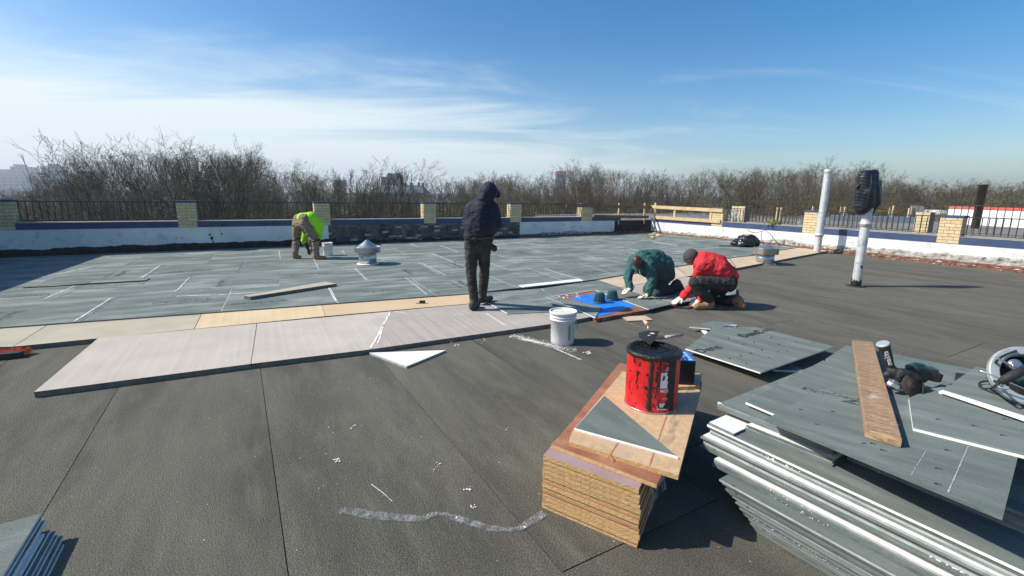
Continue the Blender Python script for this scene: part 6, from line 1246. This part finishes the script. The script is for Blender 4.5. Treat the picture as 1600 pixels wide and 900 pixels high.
mb = MB(); mb.tube([sp(1562, 598, -.12), sp(1572, 592, -.13), sp(1586, 585, -.13), sp(1604, 576, -.12), sp(1630, 566, -.1)], [.014, .021, .022, .020, .022], 14); mb.build('handle', mt['toolb'], T)
mb = MB(); a, b = sp(1557, 559, -.04), sp(1582, 572, -.07); d = (b - a); L = d.length; q = d.to_track_quat('X', 'Z').to_matrix(); mb.box(a.lerp(b, .5), (L / 2, .014, .004), q); o = mb.build('depth_bracket', mt['steel'], T)
mb = MB(); mb.lathe(b, [(.010, 0), (.010, .012), (.006, .016)], 10, axis=Q); mb.build('bracket_bolt', mt['steel'], T)
mb = MB(); mb.tube([sp(1531, 579, -.02), sp(1565, 592.5, -.06), sp(1600, 607, -.10), sp(1640, 624, -.14)], .0035, 6); mb.build('rip_guide_rod', mt['steel'], T)
mb = MB(); cc = sp(1566, 606, -.08); mb.box(cc, (.020, .008, .018), Q); o = mb.build('guard_lug', mt['magn'], T); bevel(o, .004)
zc2 = z5 + tt + .006
cp_ = [sp(1562, 598, -.12), sp(1556, 602, -.12), TG(1547, 607, zc2), TG(1536, 607, zc2), TG(1530, 602, zc2), TG(1533, 597, zc2 + .01), TG(1545, 595, zc2 + .03), sp(1558, 596, -.09)]
PP = []; 
for i in range(40): PP.append(spl(cp_, (len(cp_) - 1.001) * i / 39))
mb = MB(); mb.tube(PP, .0058, 8); mb.build('power_cord', mt['cord'], T)
cp_ = [TG(1533, 606, zc2), TG(1550, 613, zc2), TG(1568, 619, zc2), TG(1580, 628, zc2), TG(1593, 633, zc2), TG(1620, 638, zc2)]; PP = [spl(cp_, 4.999 * i / 30) for i in range(31)]; mb = MB(); mb.tube(PP, .0045, 8); mb.build('power_cord', mt['cord'], T)
cp_ = [sp(1588, 548, .05), sp(1568, 556, .05), sp(1556, 566, .04), TG(1553, 581, zc2), TG(1560, 585, zc2)]; PP = [spl(cp_, 3.999 * i / 24) for i in range(25)]; mb = MB(); mb.tube(PP, .006, 8); mb.build('power_cord', mt['cord'], T)
# ================================================================ coverboard stack, bottom left corner
rn = random.Random(23); zt_ = .135; A = G(64, 802, zt_); B = G(2, 902, zt_); C_ = G(-10, 822, zt_); dA = (B - A); dA.z = 0; dA.normalize(); dB = (C_ - A); dB.z = 0; dB.normalize(); nb_ = 10
for k in range(nb_):
    z = .001 + k * .0134; off = (.085 * (1 - k / 9.0) ** 1.2 + rn.uniform(-.008, .008)) if k < 9 else 0; e_ = dA * rn.uniform(-.02, .03) + dA * (.05 * (k == 5) + .09 * (1 - k / 9))
    p = A - dB * off + e_; P4 = [p, p + dA * 1.2, p + dA * 1.2 + dB * 1.2, p + dB * 1.2]
    mb = MB(); mb.prism([(v.x, v.y) for v in P4], z, z + .0122 - (.003 if k in (3, 6) else 0), 0, 1, 1); o = mb.build('coverboard', [mt['gyp'] if k == 5 else mt['slate'], mt['gyp']])
    tag(o, {9: 'topmost slate coverboard of the small stack in the near left corner', 5: 'white topped coverboard jutting from the small stack in the near left corner'}.get(k, 'slate coverboard, %s from the bottom of the small near left stack' % ORD[k + 1]), 'coverboard', 'slate coverboards in the small near left stack')
# ================================================================ people
def hand(c, fwd, up, side, s=1.0, splay=.18, curl=.25, thumb=1):
    """palm plus five unequal fingers; c wrist, fwd towards the fingertips, up = back of the hand"""
    fwd = fwd.normalized(); rt = fwd.cross(up).normalized(); up = rt.cross(fwd).normalized(); P_ = []
    k = c + fwd * .085 * s
    for x in (-.026, -.009, .009, .026): P_.append((c + fwd * .015 * s + rt * x * .7 * s, .017 * s, k + rt * x * s, .0135 * s))
    for i, (x, L) in enumerate(((-.030, .058), (-.010, .074), (.010, .078), (.030, .070))):
        L *= s; a = k + rt * x * s; d = (fwd + rt * (x * 5 * splay * 2)).normalized(); b = a + (d + up * -.15).normalized() * L * .5; e = b + (d - up * (curl + .2)).normalized() * L * .5; P_ += [(a, .0105 * s, b, .0098 * s), (b, .0098 * s, e, .0080 * s)]
    t0 = c + fwd * .030 * s + rt * thumb * .026 * s; t1 = t0 + (fwd * .6 + rt * thumb * .8 - up * .15).normalized() * .040 * s; t2 = t1 + (fwd * .9 + rt * thumb * .35 - up * .3).normalized() * .032 * s
    P_ += [(t0, .014 * s, t1, .0125 * s), (t1, .0125 * s, t2, .0095 * s)]
    tips = [(P_[5][2], P_[5][3]), (P_[7][2], P_[7][3]), (P_[9][2], P_[9][3]), (P_[11][2], P_[11][3])]
    return P_, tips
def limb(a, ra, b, rb, bulge=.0):
    m = a.lerp(b, .38); return [(a, ra, m, (ra * .62 + rb * .38) * (1 + bulge)), (m, (ra * .62 + rb * .38) * (1 + bulge), b, rb)]
def head_prims(c, face, up, s=1.0):
    face = face.normalized(); rt = face.cross(up).normalized(); up = rt.cross(face).normalized(); R_ = Matrix((rt, face, up)).transposed()
    P_ = [('e', c, (.076 * s, .096 * s, .112 * s), R_), ('e', c + face * .028 - up * .055, (.058 * s, .066 * s, .060 * s), R_)]
    P_ += [(c + face * .092 + up * .010, .009, c + face * .112 - up * .024, .015), ('e', c + face * .085 - up * .055, (.026, .012, .010), R_)]
    for s_ in (-1, 1): P_ += [('e', c + rt * s_ * .080 - face * .005 - up * .012, (.012, .020, .032), R_), ('e', c + face * .082 + rt * s_ * .03 + up * .022, (.016, .010, .008), R_)]
    return P_
def boot(name, mat, T, heel, toe, ankle, s=1.0, sole=None):
    d = (toe - heel).normalized(); up = Vector((0, 0, 1)); L = (toe - heel).length
    o = blob(name, mat, T, [(ankle, .058 * s, heel + (ankle - heel) * .35, .055 * s), (heel, .040 * s, heel.lerp(toe, .5), .046 * s), (heel.lerp(toe, .5), .048 * s, toe - d * .02, .042 * s), (ankle, .058 * s, heel.lerp(toe, .35), .05 * s)], .010, .003, 26)
    return o
V = Vector
# ---- standing man in navy jacket, seen from behind
f0 = G(741, 484, .052); Y0 = f0.y - .02
def m(px, py, dy=0.0): return D(px, py, Y0 + dy)
T = thing('person', (f0.x, f0.y, .05), 'standing person seen from behind in navy hooded jacket and black jeans', 'person')
J_ = dict(head=m(764, 301, .10), neck=m(756, 312, .02), shL=m(734, 326, 0), shR=m(771, 325, .03), elL=m(729, 350, .05), elR=m(778, 350, .06), wrL=m(738, 362, .26), wrR=m(768, 364, .26), hipL=m(737, 384, .02), hipR=m(756, 384, .04), waL=m(737, 366, 0), waR=m(762, 366, .03), knL=m(736.5, 428, .04), knR=m(757, 425, .20), anL=m(741, 470, .02), anR=m(754, 462, .34), toL=V((f0.x + .04, Y0 + .16, .08)), toR=V((m(757, 473, .40).x + .05, Y0 + .5, .11)))
def body(T, J, mat, face, hup=V((0, 0, 1)), hands=True, hf=None, hu=None, hs=1.0):
    P_ = head_prims(J['head'], face, hup) + [(J['head'] - hup * .06, .052, J['neck'], .056)]
    P_ += [(J['neck'], .06, J['shL'], .055), (J['neck'], .06, J['shR'], .055), (J['neck'], .08, (J['waL'] + J['waR']) / 2, .10), (J['shL'], .06, J['waL'], .075), (J['shR'], .06, J['waR'], .075), (J['waL'], .08, J['hipL'], .085), (J['waR'], .08, J['hipR'], .085), (J['waL'], .08, J['waR'], .08), (J['hipL'], .085, J['hipR'], .085)]
    for s in 'LR':
        P_ += limb(J['sh' + s], .048, J['el' + s], .036) + limb(J['el' + s], .038, J['wr' + s], .025, .05) + limb(J['hip' + s], .080, J['kn' + s], .050) + limb(J['kn' + s], .052, J['an' + s], .034, .12) + [(J['an' + s], .034, J['to' + s], .026)]
        P_ += hand(J['wr' + s], (hf or {}).get(s, J['wr' + s] - J['el' + s]), (hu or {}).get(s, V((0, 0, 1))), s, .92 * hs, thumb=1 if s == 'L' else -1)[0]
    return blob('body', mat, T, P_, .0095, 0, smooth=2)
body(T, J_, mt['skin'], V((.55, .80, -.55)), V((.35, .45, .82)))
def legs(T, J, mat, name='trousers', k=1.0, hem=.062, low=0.93, fold=.012):
    P_ = [(J['waL'], .105 * k, J['waR'], .105 * k), (J['waL'], .10 * k, J['hipL'], .112 * k), (J['waR'], .10 * k, J['hipR'], .112 * k), (J['hipL'], .112 * k, J['hipR'], .112 * k)]
    for s in 'LR':
        P_ += limb(J['hip' + s], .108 * k, J['kn' + s], .078 * k) + limb(J['kn' + s], .078 * k, J['kn' + s].lerp(J['an' + s], low), hem * k, .04)
    return blob(name, mat, T, P_, .0115, fold, 11, 2, (1, 1, 1.8))
legs(T, J_, mt['jeans'], k=.90, low=.97)
P_ = [(J_['neck'] + V((0, .0, .0)), .080, J_['shL'], .072), (J_['neck'] + V((0, 0, .0)), .080, J_['shR'], .072), (J_['shL'] + V((.03, 0, -.05)), .098, J_['waL'] + V((.03, 0, .03)), .118), (J_['shR'] + V((-.04, 0, -.05)), .098, J_['waR'] + V((-.05, 0, .03)), .118), (m(753, 326, .0), .135, m(750, 358, 0), .155), (m(744, 331, .0), .115, m(742, 352, 0), .135), (m(762, 331, .02), .115, m(759, 352, 0), .135), (m(738, 364, .0), .105, m(760, 366, .02), .105), (m(736, 369, 0), .10, m(761, 370, 0.02), .10)]
for s in 'LR': P_ += limb(J_['sh' + s], .074, J_['el' + s], .062) + limb(J_['el' + s], .063, J_['wr' + s], .045)
blob('jacket', mt['hoodie'], T, P_, .0115, .010, 8, 6, (.8, .8, 2.2))
hd = J_['head']; blob('hood', mt['hoodie'], T, [('e', hd + V((-.005, -.02, .015)), (.118, .135, .125), Matrix.Rotation(.25, 3, 'Y')), (hd + V((-.02, -.04, -.05)), .10, J_['neck'] + V((-.01, -.03, -.01)), .085), (hd + V((.03, .06, .03)), .085, hd + V((.105, .12, -.02)), .045)], .010, .010, 12, 2)
mb = MB(); n = 28; cx_ = (J_['waL'] + J_['waR']) / 2 + V((0, 0, -.045))
pts = [cx_ + V((.195 * math.cos(2 * PI * i / n), .118 * math.sin(2 * PI * i / n), .012 * math.cos(2 * PI * i / n))) for i in range(n + 1)]; mb.tube(pts, .017, 6); mb.build('belt', mt['belt'], T)
mb = MB(); p = m(743, 373, -.125); mb.box(p, (.011, .010, .045)); mb.build('belt_loop', mt['jeans'], T)
blob('tool_pouch', mt['toolb'], T, [(m(767, 384, .06), .035, m(772, 388, .06), .045), (m(766, 374, .05), .025, m(766, 386, .05), .03)], .009, .006, 20)
boot('boot', mt['bootd'], T, V((f0.x - .03, Y0 - .03, .052 + .045)), V((f0.x + .045, Y0 + .20, .05 + .042)), J_['anL'])
a_ = m(753, 471, .36); a_.z = .1; boot('boot', mt['bootd'], T, V((a_.x - .03, a_.y - .04, .112)), V((a_.x + .13, a_.y + .18, .108)), J_['anR'])
# ---- bending worker in lime shirt
c0 = G(480, 404.5, .072); Y1 = c0.y
def w(px, py, dy=0.0): return D(px, py, Y1 + dy)
T = thing('person', (c0.x, c0.y, .07), 'person in lime shirt and khaki trousers bending over beside the small white bucket', 'person')
J_ = dict(head=w(488, 377, .35), neck=w(492, 368, .22), shL=w(478, 364, .34), shR=w(497, 358, .06), elL=w(474, 380, .36), elR=w(499, 374, .20), wrL=w(481, 388, .42), wrR=w(489, 388, .38), waL=w(466, 342, .14), waR=w(477, 341, -.02), hipL=w(464, 350, .10), hipR=w(476, 350, -.04), knL=w(463, 374, .10), knR=w(493, 376, -.05), anL=w(461, 396, .02), anR=w(494, 398, -.05), toL=w(467, 402.5, .02), toR=w(505, 404, -.05))
body(T, J_, mt['skin'], V((.2, .3, -.9)), V((.7, .5, -.5)))
legs(T, J_, mt['khaki'], k=1.0, hem=.07, low=.97, fold=.016)
P_ = [(w(472, 341, .06), .120, w(486, 341, .08), .150), (w(486, 341, .08), .150, w(496, 352, .12), .150), (w(490, 344, .12), .14, w(495, 361, .14), .135), (w(474, 340, .12), .11, w(486, 345, .24), .13), (w(495, 358, .10), .115, w(492, 369, .18), .085), (w(486, 348, .22), .13, w(488, 362, .26), .11)]
P_ += limb(J_['shR'], .085, J_['shR'].lerp(J_['elR'], .75), .068) + limb(J_['shL'], .08, J_['shL'].lerp(J_['elL'], .75), .065); blob('shirt', mt['lime'], T, P_, .012, .014, 9, 2)
P_ = []
for s in 'LR': P_ += hand(J_['wr' + s], V((.1, .1, -1)), V((-1, .2, 0)), s, 1.05)[0]
blob('glove', mt['toolb'], T, P_, .008, 0)
P_ = limb(J_['shR'].lerp(J_['elR'], .7), .05, J_['wrR'], .04) + limb(J_['shL'].lerp(J_['elL'], .7), .05, J_['wrL'], .04); blob('sleeve', mt['toolb'], T, P_, .01, .004)
mb = MB()
for s in 'LR': k = J_['kn' + s] + V((0, 0, .01)); mb.tube([k + V((.088 * math.cos(a * PI / 8), .088 * math.sin(a * PI / 8), .01 * math.sin(a))) for a in range(17)], .022, 6)
mb.build('knee_strap', mt['iron'], T)
for s, (h, t) in {'L': ((460, 401.5, .0), (470, 403, .02)), 'R': ((493, 402.8, -.05), (509, 404, -.03))}.items():
    a = w(*h); a.z = .115; b = w(*t); b.z = .108; boot('boot', mt['boot'], T, a, b, J_['an' + s], 1.0)
# ---- kneeling man in green
hr = G(1003, 466, .075); hl = G(977, 461, .072); Y2 = hr.y
def g(px, py, dy=0.0): return D(px, py, Y2 + dy)
T = thing('person', (g(1020, 460).x, Y2 + .4, .05), 'kneeling person in dark green hoodie leaning on both hands, bald head down', 'person')
J_ = dict(head=g(996, 409, .10), neck=g(1003, 405, .24), shL=g(989, 408, .36), shR=g(1016, 414, .16), elL=g(981, 433, .28), elR=g(1019, 440, .06), wrL=g(984.5, 451, .15), wrR=g(1013, 459, .03), waL=g(1028, 411, .66), waR=g(1036, 418, .46), hipL=g(1034, 421, .72), hipR=g(1041, 430, .50), knL=g(1012, 453, .52), knR=g(1026, 463, .22), anL=g(1050, 452, .74), anR=g(1053, 452, .46), toL=g(1062, 447, .70), toR=g(1062, 440, .44))
for q in ('knL', 'knR'): J_[q].z = max(J_[q].z, .11)
body(T, J_, mt['skind'], V((-.25, -.62, -.72)), V((-.55, -.70, .45)), hf={'L': V((-.75, -.55, -.25)), 'R': V((-.95, -.25, -.22))}, hu={'L': V((-.2, -.1, 1)), 'R': V((-.2, 0, 1))})
legs(T, J_, mt['greent'], k=.98, hem=.07, low=.95, fold=.012)
P_ = [(J_['neck'], .10, J_['shL'], .088), (J_['neck'], .10, J_['shR'], .088), (g(1001, 404, .30), .125, g(1026, 406, .52), .165), (g(1012, 410, .22), .12, g(1037, 417, .44), .155), (g(1018, 404, .40), .15, g(1037, 414, .52), .165), (g(1034, 414, .52), .15, g(1042, 428, .50), .13), (g(1000, 418, .24), .10, g(1018, 424, .34), .125), (g(1018, 420, .30), .12, g(1036, 432, .44), .12)]
P_ += limb(J_['shL'], .082, J_['elL'], .066) + limb(J_['elL'], .066, J_['wrL'], .048) + limb(J_['shR'], .085, J_['elR'], .070) + limb(J_['elR'], .070, J_['wrR'], .050)
blob('hoodie', mt['teal'], T, P_, .0115, .018, 10, 2)
mb = MB(); q = [g(999, 421, .05), g(1000, 428, .05), g(1002, 434, .06)]; mb.tube(q, .004, 5); mb.build('drawstring', mt['gyp'], T)
def gloves(T, J, fw, up_, sc=1.12, only='LR'):
    P_ = []; tp = []
    for s in only:
        a, b = hand(J['wr' + s] , fw[s], up_[s], s, sc, thumb=1 if s == 'L' else -1, curl=.12); P_ += a + [(J['wr' + s] - fw[s].normalized() * .05, .038, J['wr' + s] + fw[s].normalized() * .02, .031)]; tp += b
    blob('glove', mt['glove'], T, P_, .0065, .002, 40, 1)
    blob('red_fingertips', mt['gred'], T, [(a, r_ + .002, a + V((0, 0, -.004)), r_ + .0022) for a, r_ in tp], .004, 0, smooth=1)
gloves(T, J_, {'L': V((-.75, -.55, -.32)), 'R': V((-.95, -.25, -.30))}, {'L': V((-.3, -.1, 1)), 'R': V((-.3, 0, 1))})
boot('boot', mt['bootd'], T, g(1058, 440, .44), g(1067, 457, .40), g(1052, 449, .46), 1.15)
boot('boot', mt['bootd'], T, g(1056, 443, .74), g(1064, 453, .72), g(1050, 450, .74), 1.0)
# ---- squatting man in red
k0 = G(1100, 485, .0); Y3 = k0.y + .05
def r(px, py, dy=0.0): return D(px, py, Y3 + dy)
T = thing('person', (k0.x, k0.y, .0), 'crouching person in red sweatshirt and grey knit hat, one knee down', 'person')
J_ = dict(head=r(1079, 402, .30), neck=r(1092, 405, .28), shL=r(1094, 408, .42), shR=r(1097, 415, .12), elL=r(1090, 440, .35), elR=r(1087, 443, .22), wrL=r(1094, 468, .10), wrR=r(1066, 464, .10), waL=r(1137, 428, .34), waR=r(1138, 434, .10), hipL=r(1137, 438, .32), hipR=r(1137, 443, .08), knL=r(1112, 474, .42), knR=r(1086, 442, .02), anL=r(1146, 472, .16), anR=r(1108, 470, .02), toL=r(1158, 480, .0), toR=r(1090, 482, .0))
J_['knL'].z = max(J_['knL'].z, .09)
body(T, J_, mt['skin'], V((-.62, -.35, -.70)), V((-.55, -.1, .83)), hf={'L': V((-.7, -.3, -.5)), 'R': V((-.8, -.3, -.4))}, hu={'L': V((0, -.5, 1)), 'R': V((-.2, -.3, 1))})
P_ = [(J_['waL'], .105, J_['waR'], .11), (J_['waL'], .10, J_['hipL'], .12), (J_['waR'], .11, J_['hipR'], .13), (J_['hipL'], .125, J_['hipR'], .13)]
P_ += limb(J_['hipR'], .120, J_['knR'], .092) + limb(J_['knR'], .090, J_['anR'], .068, .05) + limb(J_['hipL'], .12, J_['knL'], .09) + limb(J_['knL'], .082, J_['anL'], .066, .05)
blob('trousers', mt['blackt'], T, P_, .0115, .015, 10, 2)
P_ = [(J_['neck'], .10, J_['shL'], .09), (J_['neck'], .10, J_['shR'], .095), (r(1098, 408, .25), .145, r(1120, 414, .25), .165), (r(1100, 414, .14), .12, r(1122, 420, .16), .155), (r(1118, 413, .28), .155, r(1138, 428, .24), .125), (r(1120, 421, .14), .145, r(1140, 433, .12), .115), (r(1108, 422, .16), .13, r(1132, 434, .16), .11)]
P_ += limb(J_['shR'], .095, J_['elR'], .072) + limb(J_['elR'], .072, J_['wrR'], .052) + limb(J_['shL'], .09, J_['elL'], .07) + limb(J_['elL'], .066, J_['wrL'], .05)
blob('sweatshirt', mt['redc'], T, P_, .0115, .018, 9, 2)
hd = J_['head']; hu_ = V((-.62, -.15, .77)).normalized()
blob('knit_hat', mt['knit'], T, [('e', hd + hu_ * .035 + V((.015, 0, .0)), (.108, .112, .095), hu_.to_track_quat('Z', 'Y').to_matrix()), ('e', hd + hu_ * .004 + V((.01, 0, 0)), (.116, .122, .030), hu_.to_track_quat('Z', 'Y').to_matrix())], .008, .004, 20)
blob('hair', mt['toolb'], T, [('e', hd + V((.035, .01, -.01)), (.078, .082, .09), None)], .01, .004, 30)
mb = MB(); n = 16; kc = J_['knR']; mb.tube([kc + V((.03 + .012 * math.sin(a), -.075 * math.cos(a * 2 * PI / n) - .01, .085 * math.sin(a * 2 * PI / n))) for a in range(n + 1)], .006, 5); mb.build('knee_pad_strap', mt['plaster'], T)
gloves(T, J_, {'R': V((-.75, -.25, -.42)), 'L': V((-.8, -.3, -.35))}, {'R': V((-.3, -.3, 1)), 'L': V((0, -.4, 1))}, 1.15)
a = r(1112, 478, .02); a.z = .05; b = r(1086, 481, -.02); b.z = .048; boot('boot', mt['boot'], T, a, b, J_['anR'], 1.1)
a = r(1155, 466, .05); b = r(1161, 484, -.02); b.z = .05; boot('boot', mt['boot'], T, a, b, J_['anL'], 1.0)
# ================================================================ haze between here and the far town
mb = MB(); mb.box((0, 450, 14), (1050, 520, 29.5 + .5)); hz_o = mb.build('haze', [], at=(0, 450, 14)); tag(hz_o, 'thin pale haze over the park and the far town', kind='stuff')
hm = bpy.data.materials.new('haze'); hm.use_nodes = True; t = hm.node_tree; t.nodes.clear(); o_ = N(t, 'ShaderNodeOutputMaterial'); pv = N(t, 'ShaderNodeVolumePrincipled'); pv.inputs['Color'].default_value = (.80, .87, .95, 1); pv.inputs['Density'].default_value = .00075; pv.inputs['Anisotropy'].default_value = .3
t.links.new(pv.outputs[0], o_.inputs['Volume']); hz_o.data.materials.append(hm)
